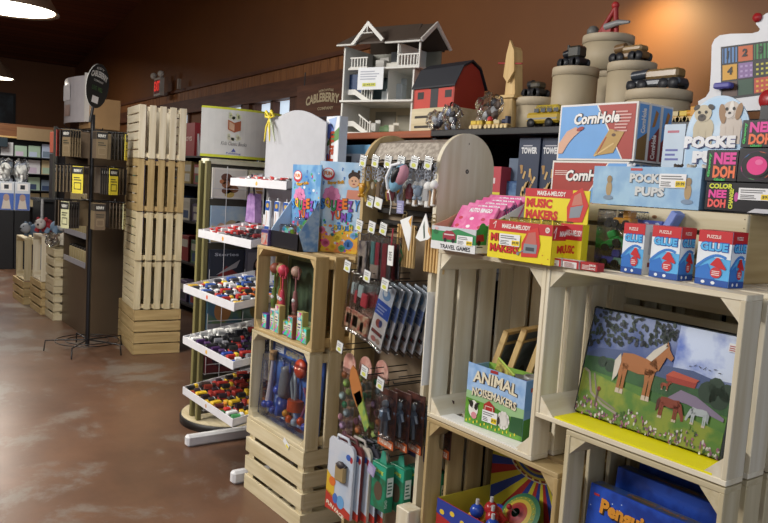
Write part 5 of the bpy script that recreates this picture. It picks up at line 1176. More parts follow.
x, y, s = w*.7, .015, .09; b.poly([(x, y), (x+s*.6, y+s*.05), (x+s*.8, y+s*.6), (x+s*.5, y+s*1.15), (x+s*.15, y+s*.95), (x-s*.05, y+s*.5)], 'd0342c', 4); b.poly([(x+s*.08, y+s*.15), (x+s*.5, y+s*.2), (x+s*.6, y+s*.6), (x+s*.1, y+s*.5)], '8a9098', 5)
b.poly([(x+s*.14, y+s*.55), (x+s*.58, y+s*.62), (x+s*.46, y+s*1.0), (x+s*.22, y+s*.88)], 'c87a6a', 5)
q.build('carton', T)
for i in range(5):
    q = MB(); q.xf = T.matrix_basis @ Matrix.Translation((.02+.042*i, .06, .06)); q.cbox((0, 0, 0), (.036, .05, .062), 'clear', .003); q.lathe([(0, .01), (.013, .01), (.013, .03), (0, .03)], 'b8bcc0:.25', (.018, .025, 0), 12); q.tube([(.018, .025, .03), (.02, .025, .045), (.03, .025, .05)], .002, 'a0a4a8:.25', 6)
    tag(q.build('music_mechanism'), 'small clear-boxed metal music mechanism, %s in the row in the music makers box' % ['leftmost', 'second', 'middle', 'fourth', 'rightmost'][i], 'music box', 'clear-boxed music mechanisms')
T = thing('game_box', 'second yellow and red music box, right of the music makers display box', 'box', (-1.425, 1.665, ZR0), math.radians(4))
q = MB(); q.cbox((0, 0, 0), (.072, .03, .118), 'ecd81e', .001); melody_side(front(q, 0, 0, 0), .072, .118); q.build('carton', T)
for i in range(3):
    T = thing('small_box', ['left small white and red box at the rim', 'middle small white and red box at the rim', 'right small red box with white lettering at the rim'][i]+', in front of the music boxes', 'box', (-1.437+.058*i, 1.625+.004*i, ZR0), .02, 'small red and white boxes')
    q = MB(); q.cbox((0, 0, 0), (.055, .03, .022), 'e4e0dc' if i < 2 else 'b02a2a', .001); a = front(q, 0, 0, 0)
    a.rect(0, .017, .055, .022, 'b8282c', 1); a.rect(.048, 0, .055, .022, 'b8282c', 1); a.lines(.006, .003, .04, .016, 4, 'a05a50' if i < 2 else 'e8d8d0', 2)
    if i == 2: a.text('DRUM', .03, .012, .02, .006, 'f0e8e0', 3, bold=.03); a.text('SONG', .03, .003, .02, .006, 'f0e8e0', 3, bold=.03)
    q.build('carton', T)

# clear box with green toy vehicles
T = thing('clear_box', 'tall clear plastic box holding green toy trucks beside the glue boxes', 'box', (-1.362, 1.735, ZR0))
q = MB(); q.cbox((0, 0, 0), (.108, .09, .165), 'clear', .004); q.build('clear_box', T)
for i, (x, z, c, rz, n) in enumerate(((.03, .055, '38b455', .3, 'upper green'), (.07, .05, '2f9a4a', -.4, 'lower green'), (.03, .004, '5a5ac0', .1, 'violet'), (.068, .004, '9ad0b8', .0, 'mint'), (.03, .108, '2a2a2e', .2, 'black'), (.058, .115, 'd89a28', 0, 'orange'))):
    q = MB(); q.cbox((-.022, -.014, .006), (.022, .014, .02), c, .003); q.cbox((.0, -.013, .02), (.018, .013, .036), c, .003)
    for xx in (-.013, .013):
        for yy in (-.016, .016): q.lathe([(0, -.003), (.008, -.003), (.008, .003), (0, .003)], '18181a', (xx, yy, .008), 10, 'y')
    o = q.build('toy_truck'); o.location = (-1.362+x+.005, 1.78, ZR0+.003+z); o.rotation_euler = (0, [-.5, .5, 0, 0, .2, 0][i], rz); o.scale = (1.35, 1.3, 1.3); tag(o, '%s toy truck in the tall clear box' % n, 'toy vehicle', 'toy trucks in the clear box')
q = MB(); q.xf = Matrix.Translation((-1.245, 1.80, ZR0+.12)) @ Matrix.Rotation(.15, 4, 'Z'); q.cbox((-.05, 0, 0), (.045, .03, .022), '5a6ab8', .003); a = front(q, -.05, 0, 0)
for k in range(3): a.ell(.02+.03*k, .011, .007, .007, 'c8d0e8', 1)
tag(q.build('toy_packet'), 'violet-blue toy packet lying above the glue boxes', 'packet')
q = MB(); q.xf = Matrix.Translation((-1.215, 1.80, ZR0+.10)) @ Matrix.Rotation(.5, 4, 'Y'); q.cbox((0, 0, 0), (.022, .04, .085), '7a90d0', .003); tag(q.build('toy_packet'), 'slanted blue toy packet beside the violet one', 'packet')
q = MB(); q.box((-1.275, 1.775, ZR0+.0), (-1.17, 1.855, ZR0+.105), 'clear'); q.box((-1.28, 1.79, ZR0), (-1.18, 1.85, ZR0+.10), 'a08a60'); tag(q.build('small_box'), 'tan box under the violet toy packets', 'box')
# glue boxes
def glue(a, W, H, side=False):
    a.rect(0, 0, W, H, '5ab0e8', 1); a.rect(0, H*.78, W, H, 'c8242c', 2); a.rect(0, 0, W, H*.12, '1f4fa0', 2)
    a.poly([(0, H*.78), (W, H*.78), (W, H*.5), (W*.5, H*.52), (W*.2, H*.45), (0, H*.35)], 'e8eef4', 2)
    n = 12; P = [(0, H*.3)]+[(W*(.03+.85*k/n), H*(.34+.22*math.sin(math.pi*k/n*.7))) for k in range(n+1)]; a.line(P, H*.05, '3a80d0', 3); a.poly([(0, H*.12), (W*.6, H*.12), (W*.35, H*.4), (0, H*.3)], '2f74c8', 3)
    a.text('PUZZLE', W*.25, H*.86, W*.42, H*.06, 'f0d8d0', 3, bold=.03)
    a.text('GLUE', W*.07, H*.62, W*.86, H*.18, '1f4fb0', 4, bold=.1); a.text('GLUE', W*.09, H*.635, W*.82, H*.15, '5ab8f0', 6, bold=.05)
    a.poly([(W*.42, H*.38), (W*.6, H*.52), (W*.68, H*.52), (W*.9, H*.34), (W*.88, H*.31)], 'c8242c', 5); a.ell(W*.62, H*.25, W*.17, H*.1, 'c8303a', 5); a.lines(W*.5, H*.2, W*.74, H*.3, 3, 'f0dcd8', 6)
    for x in (.25, .55): a.ell(W*x, H*.06, W*.06, H*.03, 'e8eef4', 3)
GL = [(-1.262, 1.728, 2, .064), (-1.170, 1.722, -4, .086), (-1.040, 1.722, -4, .090)]
for i, (x, y, rz, w) in enumerate(GL):
    back = False
    T = thing('glue_box', ['leftmost puzzle glue box with its white side showing', 'puzzle glue box in the middle of the row of three', 'rightmost puzzle glue box of the row of three'][i], 'box', (x, y+(.03 if back else 0), ZR0), math.radians(rz), 'puzzle glue boxes')
    d, h = .058, .133; q = MB(); q.cbox((0, 0, 0), (w, d, h), 'dfe4ea', .0008); glue(front(q, 0, 0, 0), w, h)
    r = right(q, w, 0, 0); r.rect(0, 0, d, h, 'e4e4e4', 1) if i == 0 else glue(r, d, h)
    if i == 0: r.rect(d*.35, h*.4, d*.65, h*.85, 'b8bcc4', 2); r.rect(d*.35, h*.15, d*.6, h*.24, '8a3a30', 2)
    tp = top(q, 0, 0, h); tp.rect(0, 0, w, d, 'c8242c', 1); q.build('carton', T)

# bean-bag toss game boxes on a riser
T = thing('wooden_riser', 'plain wooden riser block under the stacked bean bag toss game boxes', 'riser', (-1.74, 1.95, ZR0)); 
for x in (0, .36): q = MB(); q.cbox((x, 0, 0), (x+.02, .26, .118), 'crate:z', .002); q.build('side_board', T); q = MB(); q.cbox((0, 0, .118), (.38, .26, .13), 'crate:x', .002); q.build('top_board', T)
def corn(a, W, H, flip=False):
    a.rect(0, 0, W, H, 'e4e0da', 1); m_ = .006
    A_, B_ = ('a83428', '6aa4e0') if flip else ('6aa4e0', 'a83428')
    a.rect(m_, m_, W-m_, H-m_, A_, 2); a.poly([(W*.5, H-m_), (W-m_, H-m_), (W-m_, m_), (W*.86, m_)] if not flip else [(W*.75, H-m_), (W-m_, H-m_), (W-m_, m_), (W*.35, m_)], B_, 3); a.line([(W*.5, H-m_), (W*.86, m_)] if not flip else [(W*.75, H-m_), (W*.35, m_)], .004, 'e8e4de', 4)
    a.text('CornHole', W*.2, H*.62, W*.6, H*.22, '2a2a30', 5, bold=.08, shear=.15, rot=.03); a.text('CornHole', W*.2, H*.63, W*.59, H*.2, 'f0ece6', 7, bold=.04, shear=.15, rot=.03)
    x, y, s = W*.5, H*.08, H*.55
    a.poly([(x, y), (x+s*.75, y+s*.1), (x+s*1.1, y+s*.75), (x+s*.55, y+s*.85)], 'b8934e', 6) ; a.ell(x+s*.72, y+s*.66, s*.08, s*.05, '5a3a20', 7); a.line([(x+s*.15, y+s*.05), (x+s*.45, y+s*.6)], .004, 'a83428', 7); a.line([(x+s*.05, y), (x+s*.75, y+s*.4)], .005, 'd8b878', 7)
    if not flip:
        a.poly([(m_, H*.12), (m_, H*.3), (W*.12, H*.52), (W*.24, H*.6), (W*.3, H*.52), (W*.22, H*.42), (W*.15, H*.3), (W*.08, H*.12)], 'd8a88c', 6); a.ell(W*.3, H*.56, W*.05, H*.035, 'a02c28', 7, .3)
        a.lines(W*.74, H*.5, W*.94, H*.88, 7, 'd8a8a0', 6)
    else: a.lines(W*.05, H*.74, W*.25, H*.84, 3, 'e0c0b8', 6)
def cornside(a, W, H, k):
    a.rect(0, 0, W, H, 'e8e4de', 1); a.rect(.006, .006, W-.004, H-.006, '6aa4e0', 2)
    if k == 0: a.poly([(.006, H*.36), (W-.004, H*.5), (W-.004, .006), (.006, .006)], '8a6a3e', 3); a.text('CornHole', W*.72, H*.48, H*.42, W*.4, 'f0ece6', 4, rot=math.pi/2, bold=.05)
    else: a.poly([(.006, H*.36), (W-.004, H*.62), (W-.004, .006), (.006, .006)], '8c3a38', 3); a.text('CornHole', W*.7, H*.06, H*.42, W*.4, 'f0ece6', 4, rot=math.pi/2, bold=.05); a.poly([(W*.25, H*.6), (W*.5, H*.9), (W*.75, H*.85), (W*.5, H*.62)], 'b07a40', 4)
lv = [('upper', 1.624, .178, -1.715, .295), ('lower', 1.444, .178, -1.728, .295)]
for li, (nm, z, h, x, w) in enumerate(lv):
    for k in range(3):
        T = thing('game_box', '%s bean bag toss game box of the %s row of three' % (['front', 'middle', 'rear'][k], nm), 'box', (x, 1.952+.060*k-.002*li, z), math.radians(1.0), 'bean bag toss game boxes')
        q = MB(); q.cbox((0, 0, 0), (w, .057, h), 'e4e0da', .001)
        if k == 0: corn(front(q, 0, 0, 0), w, h, li == 1)
        cornside(right(q, w, 0, 0), .057, h, k); q.build('carton', T)

# pocket pups display
T = thing('display_box', 'pale blue pocket pups display box with a round puppy header', 'box', (-1.49, 1.868, ZT), math.radians(-1))
w, d, h = .355, .12, .112; q = MB(); t = .003
q.box((0, 0, 0), (w, t, h), '8fb6d6'); q.box((0, 0, 0), (t, d, h), '8fb6d6'); q.box((w-t, 0, 0), (w, d, h), '8fb6d6'); q.box((0, 0, 0), (w, d, t), '8fb6d6'); q.box((0, d, 0), (w, d+t, h), 'a8c8e0')
a = front(q, 0, 0, 0); a.rect(0, 0, w, h, 'cloud:88b0d4:a2c6e0:14', 1); a.text('POCKET', w*.37, h*.58, w*.38, h*.25, '6a7684', 3, bold=.09); a.text('POCKET', w*.37, h*.6, w*.38, h*.23, 'd4d6d4', 5, bold=.05)
a.text('PUPS', w*.43, h*.25, w*.27, h*.25, '6a7684', 3, bold=.09); a.text('PUPS', w*.43, h*.27, w*.27, h*.23, 'd4d6d4', 5, bold=.05); a.rect(w*.37, h*.9, w*.48, h*.96, 'c04040', 3)
for x0 in (.17, .9): a.ell(w*x0, h*.42, w*.03, h*.2, 'b09468', 3); a.ell(w*x0, h*.66, w*.025, h*.1, '9a8058', 4); a.ell(w*x0, h*.18, w*.05, h*.06, '7a90a8', 4)
a.price(w*.65, h*.5, w*.23, h*.34, 7)
q.build('carton', T)
q = MB(); cx, cz = .305, .21; R_ = .098; yb = .13
n = 32; pts = [(cx+.095*math.cos(math.pi*k/n), yb, cz+.108*math.sin(math.pi*k/n)) for k in range(n+1)]+[(cx-.095, yb, h*.6), (cx+.095, yb, h*.6)]
q.prism(pts, (0, .004, 0), 'c4dcf0'); a = Art(q, (0, yb, 0), (1, 0, 0), (0, 0, 1)); a.poly([(cx+.09*math.cos(math.pi*k/n), cz+.102*math.sin(math.pi*k/n)) for k in range(n+1)]+[(cx-.09, h), (cx+.09, h)], 'cloud:a8cbe8:cfe2f2:10', 1)
def pup(x, z, s, body, ear, face, droop):
    a.ell(x, z-.02*s, .028*s, .03*s, body, 3); 
    for dx in (-.02, .0, .018): a.poly([(x+(dx-.006)*s, z-.02*s), (x+(dx+.007)*s, z-.02*s), (x+(dx+.008)*s, z-.062*s), (x+(dx-.007)*s, z-.062*s)], body, 4)
    a.ell(x-.004*s, z+.018*s, .023*s, .021*s, body, 5)
    if droop: a.ell(x-.024*s, z+.01*s, .009*s, .024*s, ear, 6, .2); a.ell(x+.017*s, z+.014*s, .008*s, .02*s, ear, 6, -.2); a.ell(x-.002*s, z+.02*s, .006*s, .02*s, 'e8e4dc', 6)
    else: a.ell(x-.022*s, z+.033*s, .009*s, .006*s, ear, 6, .5); a.ell(x+.016*s, z+.033*s, .009*s, .006*s, ear, 6, -.5)
    a.ell(x-.006*s, z+.008*s, .011*s, .009*s, face, 7); a.ell(x-.006*s, z+.011*s, .004*s, .003*s, '1a1614', 8)
    for dx in (-.014, .004): a.ell(x+dx*s, z+.021*s, .0035*s, .004*s, '14100e', 8)
pup(.263, .25, 1.15, 'c8bca0', '3a322c', '4a4038', False); pup(.345, .256, 1.15, 'd0c4b8', 'a07c58', 'd8d0c8', True)
for s_, x, z, ww in (('POCKE', .21, .172, .155), ('PU', .24, .13, .075)): a.text(s_, x, z, ww, .036, '4a4a8a', 9, bold=.1); a.text(s_, x, z+.002, ww, .034, 'f0f0f2', 11, bold=.07)
q.build('round_header', T)
q = MB(); q.box((.13, .14, .03), (.2, .144, .245), 'c8d8e6'); a = Art(q, (.13, .14, .03), (1, 0, 0), (0, 0, 1)); a.lines(.01, .11, .06, .15, 3, '6a70b0', 1); a.rect(.012, .19, .05, .197, 'c07080', 1)
q.build('side_card', T)
for i, (x, c) in enumerate(((-1.205, 'c8c0b0'), (-1.245, '4a4038'), (-1.16, 'd8d4c8'), (-1.40, 'e8e8ea'))):
    q = MB(); q.ball((0, 0, .05), .016, c, 10); q.ball((0, -.01, .078), .013, c, 10); q.ball((-.011, -.008, .088), .005, c, 6); q.ball((.011, -.008, .088), .005, c, 6); q.tube([(0, 0, .0), (0, 0, .05)], .012, c, 8)
    o = q.build('puppy_figurine'); o.location = (x, 1.93, ZT+.033); tag(o, 'little %s puppy figurine peeping out of the pocket pups display box' % ['sand-coloured', 'dark brown', 'cream', 'white'][i], 'figurine', 'puppy figurines')

# squeeze-ball boxes
def needoh(name, x, y, z, w, d, h, kind, label, rz=0):
    T = thing('toy_box', label, 'box', (x, y, z), rz)
    q = MB(); q.cbox((0, 0, 0), (w, d, h), '15141a:.35', .001); a = front(q, 0, 0, 0)
    if kind == 'color':
        a.text('COLOR', w*.05, h*.76, w*.34, h*.18, 'd8e040', 2, bold=.05); a.text('NEE', w*.05, h*.44, w*.26, h*.28, 'e84aa0', 2, bold=.05); a.text('DOH', w*.05, h*.1, w*.26, h*.3, 'f0605a', 2, bold=.05); a.text('CHANGE', w*.41, h*.08, h*.68, w*.06, 'd8e040', 2, rot=math.pi/2, bold=.05)
        a.price(w*.48, h*.42, w*.5, h*.4, 6); a.poly([(w*.62, 0), (w*.72, h*.14), (w*.98, h*.14), (w*.98, 0)], 'c8c8cc', 3); a.ell(w*.45, h*.5, w*.03, h*.16, 'c04a9a', 2)
    elif kind == 'ball':
        cx, cy = w*.5, h*.48; a.ell(cx, cy, w*.44, h*.44, '3a1f3a', 1, 0, 28); a.ell(cx, cy, w*.41, h*.41, '15141a', 2, 0, 28)
        for k, c in enumerate(('4ac060', 'f07030', '4a90d0', 'e84aa0', '4ac060', 'f07030')): a.ell(cx, cy, w*.41, h*.41, c, 3+k % 2, 0, 6, k*1.05, k*1.05+.5)
        a.ell(cx, cy, w*.33, h*.33, '15141a', 6, 0, 24); a.ell(cx, cy, w*.26, h*.27, 'e83a8a', 7, 0, 24); a.ell(cx+w*.05, cy+h*.1, w*.1, h*.08, 'f070a8', 8)
    elif kind == 'dark':
        a.text('COLOR', w*.35, h*.5, w*.6, h*.3, 'd8e040', 2, bold=.05); a.text('NEE', w*.4, h*.1, w*.5, h*.3, 'c04ad0', 2, bold=.08)
    else:
        a.text('NEE', w*.24, h*.54, w*.7, h*.38, 'e84aa0', 2, bold=.05); a.text('DOH', w*.24, h*.1, w*.7, h*.4, 'f0784a', 2, bold=.05); a.text('Groovy', w*.17, h*.12, h*.78, w*.11, '4ac060', 2, rot=math.pi/2, bold=.06); a.text('Glob!', w*.3, .001, w*.35, h*.09, '4ac060', 3, bold=.04)
    q.build('carton', T)
    return T
needoh('a', -1.12, 1.862, ZT+.003, .19, .10, .074, 'color', 'low black color change squeeze ball box with price sticker, under the others')
needoh('b', -1.126, 1.862, ZT+.0785, .086, .085, .08, 'nee', 'black squeeze ball box with pink and orange lettering, left of the pink ball box')
needoh('c', -1.038, 1.860, ZT+.0785, .10, .085, .085, 'ball', 'black box showing a pink ball in a ring of colours')
needoh('d', -1.040, 1.864, ZT+.165, .085, .08, .068, 'nee', 'upper black squeeze ball box standing on the pink ball box')
needoh('e', -1.045, 1.95, ZT+.18, .12, .08, .10, 'dark', 'topmost dark squeeze ball box with yellow letters, at the right edge')
q = MB(); q.cbox((-1.05, 1.95, ZT+.001), (-.93, 2.04, ZT+.179), '18171d:.35', .002); tag(q.build('toy_box'), 'plain dark box standing behind the squeeze ball boxes', 'box')

# ================================================================ black back shelf with toys on top
SY0, SY1, STZ = 2.35, 3.15, 1.785; SXA, SXB = -3.70, -1.05
T = thing('shelving_unit', 'tall dark shelving unit with an orange-stained board on its left half', 'shelf', (SXA, SY0, 0))
W = SXB-SXA
xs = onY(431, 130, SY0).x-SXA
q = MB(); q.cbox((0, 0, STZ-.035), (xs, .8, STZ), 'orange:x', .003); q.build('stained_board', T)
q = MB(); q.cbox((xs, 0, STZ-.03), (W, .8, STZ), '17161a:.4', .003); q.build('black_board', T)
for z in (1.15, .6, .08):
    q = MB(); q.cbox((.02, .02, z-.03), (W-.02, .78, z), '1b1a1e:.45', .003); q.build('shelf_board', T)
q = MB(); q.box((0, .76, 0), (W, .8, STZ-.035), '131216'); q.build('back_panel', T)
for x in (0, xs, W-.03):
    q = MB(); q.cbox((x, .01, 0), (x+.03, .78, STZ-.036), '18171b:.45', .003); q.build('side_panel', T)
# inside the shelf
def simple_box(label, x, y, z, w, d, h, c, fn=None, rz=0, group=None):
    T = thing('toy_box', label, 'box', (x, y, z), rz, group); q = MB(); q.cbox((0, 0, 0), (w, d, h), c, .002)
    if fn: fn(front(q, 0, 0, 0), w, h)
    q.build('carton', T); return T
def tumble(a, W, H):
    a.rect(0, 0, W, H, '28344e', 1); a.lines(W*.2, H*.9, W*.8, H*.93, 1, 'b8b8c0', 2); a.text('TOWER', W*.12, H*.81, W*.76, H*.08, 'd8d8da', 2, bold=.05)
    rr = random.Random(9)
    for k in range(26):
        x, y = W*rr.uniform(.12, .8), H*rr.uniform(.05, .62)+0; L = W*.3; an = rr.uniform(.8, 2.2)
        a.line([(x, y), (x+L*math.cos(an)*.6, y+L*math.sin(an))], W*.09, rr.choice(['c8a468', 'b8905a', 'd8b880', 'a88048']), 3+k % 3)
for i, px in enumerate((521, 541)):
    p = onY(px, 128, 2.40); simple_box(['left tall dark blue tumbling tower game box under the black shelf board', 'right tall dark blue tumbling tower game box beside the bean bag game'][i], p.x, 2.40+.01*i, 1.392, .118, .10, .352, '28344e', tumble, 0, 'tumbling tower boxes')
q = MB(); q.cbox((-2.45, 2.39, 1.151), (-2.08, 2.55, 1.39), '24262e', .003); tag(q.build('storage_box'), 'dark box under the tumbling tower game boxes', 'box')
def yred(a, W, H): a.rect(0, H*.55, W, H, 'b8404a', 1); a.rect(0, 0, W, H*.55, 'd8c83a', 1); a.ell(W*.3, H*.2, W*.15, H*.2, 'c0302a', 2); a.rect(W*.1, H*.7, W*.8, H*.8, 'd8c8c8', 2)
def blu(a, W, H): a.rect(W*.05, H*.05, W*.95, H*.95, 'cloud:3a5a88:6a8ab0:20', 1); a.rect(W*.35, H*.1, W*.9, H*.5, 'b8ccd0', 2); a.ell(W*.6, H*.3, W*.15, H*.1, '5a8a6a', 3)
p = onY(489, 195, 2.38); simple_box('yellow and red box seen right of the rounded wooden end panel', p.x-.1, 2.38, 1.37, .165, .1, .25, 'b8404a', yred)
p = onY(500, 195, 2.40); simple_box('blue box with a pale picture beside the yellow and red box', p.x+.0, 2.42, 1.37, .15, .1, .19, '3a5a88', blu)
simple_box('grey-blue box standing on the blue picture box', p.x+.0, 2.44, 1.561, .14, .1, .10, '5a6a80', None)
simple_box('dark red box behind, just under the black shelf board', p.x-.1, 2.62, 1.37, .25, .1, .34, '5a2a2a', None)
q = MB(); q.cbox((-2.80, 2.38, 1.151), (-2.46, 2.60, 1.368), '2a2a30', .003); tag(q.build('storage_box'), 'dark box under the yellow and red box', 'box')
def skyb(a, W, H): a.rect(0, H*.78, W, H, '7ab4dc', 1); a.rect(0, 0, W, H*.78, 'c8d4e0', 1); a.rect(W*.06, H*.1, W*.3, H*.72, '3a4454', 2); a.rect(W*.4, H*.12, W*.92, H*.6, 'b8b4c0', 2); a.ell(W*.52, H*.3, W*.06, H*.12, '8a9a7a', 3); a.ell(W*.75, H*.33, W*.06, H*.12, 'a08ab0', 3)
p = onY(338, 142, 2.20); p2 = onY(390, 142, 2.20)
q = simple_box('large light blue toy carton with a white window below the orange-stained board', p.x, 2.20, 1.50, p2.x-p.x, .14, .205, '6fb0da', skyb)
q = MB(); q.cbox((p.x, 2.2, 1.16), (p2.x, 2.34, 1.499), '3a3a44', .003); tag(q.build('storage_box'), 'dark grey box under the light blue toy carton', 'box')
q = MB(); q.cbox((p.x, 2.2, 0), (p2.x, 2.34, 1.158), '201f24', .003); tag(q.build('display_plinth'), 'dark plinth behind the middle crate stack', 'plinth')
for i in range(9):
    z = [1.152, 1.152, 1.152, .602, .602, .602, 1.152, .602, 1.152][i]; x = SXA+.06+.285*i
    if x-.01 < SXA+xs+.03 and SXA+xs < x+.19: x = SXA+xs+.045
    simple_box('%s box in the shadow on the dark shelving unit, %s' % (['blue', 'red', 'green', 'tan', 'grey', 'purple', 'brown', 'cream', 'teal'][i], ['leftmost', 'second', 'third', 'fourth', 'fifth', 'sixth', 'seventh', 'eighth', 'rightmost'][i]), x, 2.68, z, .18, .12, .2+.03*(i % 3), ['34507a', '7a3030', '3a5a40', '8a7450', '6a6a70', '5a4a70', '5a4030', 'a09a84', '3a6a70'][i])

# dollhouse
yd = 2.39
DRZ = math.radians(20); DD = Vector((math.cos(DRZ), math.sin(DRZ), 0)); DN = Vector((-math.sin(DRZ), math.cos(DRZ), 0))
A = onY(339.6, 133, yd)
def du(x, y):
    r_ = ray(335+x/4.355, 20+y/4.355); o_ = Vector((0, 0, EYE)); return o_+r_*((A-o_).dot(DN)/r_.dot(DN))
T = thing('dollhouse', 'white three-storey dollhouse with brown roof, balconies and staircases', 'dollhouse', (A.x, yd, STZ), DRZ)
def L_(x, y): p = du(x, y); return (p-A).dot(DD), p.z-STZ
w, _ = L_(340, 350); w = L_(338, 350)[0]; f1 = L_(150, 352)[1]; f2 = L_(150, 212)[1]; ev = L_(190, 106)[1]; rg = ev+.115; dp = .28
wh = 'd6d4cc:.5'
q = MB()
q.cbox((0, 0, 0), (w, dp, .014), wh, .002); q.build('floor_board', T); q = MB(); q.cbox((-.005, -.015, f1-.008), (w+.01, dp, f1+.004), wh, .002); q.build('floor_board', T); q = MB(); q.cbox((.05, -.02, f2-.008), (w+.04, dp+.06, f2+.004), wh, .002); q.build('floor_board', T)
q = MB(); q.box((0, 0, .014), (.01, dp, ev), wh); q.box((w-.01, 0, .014), (w, dp, f2), wh); q.box((w*.62, .02, f1), (w*.62+.008, dp, f2), wh); q.box((w*.78, 0, f2), (w*.78+.008, dp, ev), wh)
q.box((0, dp-.008, 0), (w, dp, f1), 'b8a88a'); q.box((0, dp-.008, f1), (w, dp, f2), '6a8088'); q.box((0, dp-.008, f2), (w, dp, ev), '7c7a6c'); q.build('wall_shell', T)
q = MB()
for x0, x1, z0, z1, c in ((w*.12, w*.42, .05, f1-.03, '8a8270'), (w*.45, w*.8, .05, f1-.05, '9a927c'), (w*.7, w*.95, f1+.02, f2-.02, 'a8b4b8'), (w*.75, w*.84, f1+.02, f2-.04, '5a6468'), (w*.35, w*.6, f1+.06, f2-.03, '4a6070'), (w*.3, w*.6, f2+.04, f2+.14, '5a6068')):
    q = MB(); q.box((x0, dp-.012, z0), (x1, dp-.0085, z1), c); q.build('wall_panel', T)
q = MB(); q.box((.012, .05, f1+.05), (.10, .055, f2-.02), '24406a'); q.build('wall_panel', T)
q = MB(); rgc = '4a3e34'
zr = rg; 
def slab(p, dv, key): q.prism(p, dv, key)
x2 = w+.005
q.prism([(-.03, -.03, ev), (x2, -.03, ev), (x2-.05, .12, zr), (.09, .12, zr)], (0, 0, .010), rgc+':.7'); q.prism([(-.03, dp+.02, ev), (x2, dp+.02, ev), (x2-.05, .12, zr), (.09, .12, zr)], (0, 0, .010), rgc+':.7')
q.prism([(x2-.04, -.03, ev+.005), (w+.045, -.03, ev+.005), (w+.04, .12, zr-.005), (x2-.05, .12, zr-.005)], (0, 0, .010), rgc+':.7'); q.prism([(x2-.04, dp, ev+.005), (w+.045, dp, ev+.005), (w+.04, .12, zr-.005), (x2-.05, .12, zr-.005)], (0, 0, .010), rgc+':.7')
q.build('roof', T)
q = MB()
def beam(a_, b_, r_=.006): q.tube([a_, b_], r_, wh, 6)
g0, g1, g2 = .10, .19, .30
for y in (-.05,):
    q.prism([(g0-.02, y, ev), (g1, y, rg+.005), (g2, y, ev+.02), (g2-.015, y, ev+.005), (g1, y, rg-.02), (g0, y, ev-.006)], (0, .012, 0), wh)
beam((g1-.03, y, ev+.055), (g1+.035, y, ev+.055), .004); beam((g1, y, ev+.055), (g1, y, rg-.02), .004)
q.prism([(w+.045, -.035, ev+.012), (w+.045, .12, zr+.014), (w+.045, .30, ev+.01), (w+.045, .28, ev), (w+.045, .12, zr-.012), (w+.045, -.02, ev-.004)], (.01, 0, 0), wh)
beam((-.03, -.03, ev), (g0, -.03, ev)); beam((g2, -.03, ev), (w+.045, -.03, ev))
q.build('gable_trim', T)
q = MB()
def balus(x0, x1, y, z, n=9, h=.055):
    q.cbox((x0, y, z+h), (x1, y+.01, z+h+.008), wh, .001); q.cbox((x0, y, z+.004), (x1, y+.01, z+.01), wh, .001)
    for k in range(n): x = x0+(x1-x0)*(k+.5)/n; q.box((x-.003, y+.002, z), (x+.003, y+.008, z+h), wh)
balus(.06, .18, -.018, f2, 6); q.build('balustrade', T); q = MB(); balus(w*.78, w+.03, -.018, f2, 7, .062)
for x in (w+.03, w*.78): q.box((x, -.018, f2-.0), (x+.008, -.008, ev), wh)
q.build('balustrade', T)
for s0 in (.014, f1+.004):
    q = MB(); H_ = .085
    q.prism([(.0, .03, s0+.035), (0, .03, s0+.065), (.07, .03, s0+.065), (.17, .03, s0+.008), (.17, .03, s0), (.13, .03, s0), (.07, .03, s0+.035)], (0, .06, 0), wh)
    for k in range(4): x = .12+.018*k; z = s0+.04-.012*k; q.box((x, .025, z), (x+.004, .03, z+.06), wh)
    q.prism([(.11, .024, s0+.105), (.19, .024, s0+.055), (.19, .024, s0+.047), (.11, .024, s0+.095)], (0, .007, 0), wh); q.box((.19, .022, s0), (.197, .03, s0+.065), wh)
    q.build('staircase', T)
q = MB(); p0 = L_(112, 270); p1 = L_(220, 305); pa = L_(118, 212)
q.box((p0[0], -.03, p1[1]), (p1[0], -.028, pa[1]), 'dcdee0'); a = front(q, p0[0], -.0305, p1[1]); ww = p1[0]-p0[0]; hh = pa[1]-p1[1]; a.lines(ww*.1, hh*.45, ww*.9, hh*.9, 4, 'a0a4b0', 1); a.rect(ww*.2, hh*.14, ww*.72, hh*.3, 'c8c838', 1); a.text('$149.99', ww*.24, hh*.16, ww*.44, hh*.11, '50501a', 2); q.build('price_sign', T)
for i, (x, z, sx, sz, c, nm) in enumerate(((.21, .014, .035, .05, 'dcdad2', 'white cupboard'), (.30, .014, .07, .03, '5a7a4a', 'green bench'), (.39, .014, .04, .04, 'cfc8b8', 'cream stool'), (.30, f1+.004, .06, .05, 'c8d0d4', 'pale bed'), (.44, f1+.004, .04, .09, 'b0b8bc', 'grey wardrobe'), (.22, f2+.004, .06, .05, 'b8b4ac', 'grey chest'), (.33, f2+.004, .10, .03, 'd0ccc0', 'low white bench'))):
    q = MB(); q.cbox((0, 0, 0), (sx, .05, sz), c, .003); q.cbox((.0, .045, 0), (sx, .05, sz*1.4), c, .002); o = q.build('doll_furniture'); o.location = A+DD*x*w/.70+DN*.1; o.location.z = STZ+z+.012; o.rotation_euler = (0, 0, DRZ); tag(o, 'tiny %s inside the white dollhouse' % nm, 'doll furniture')

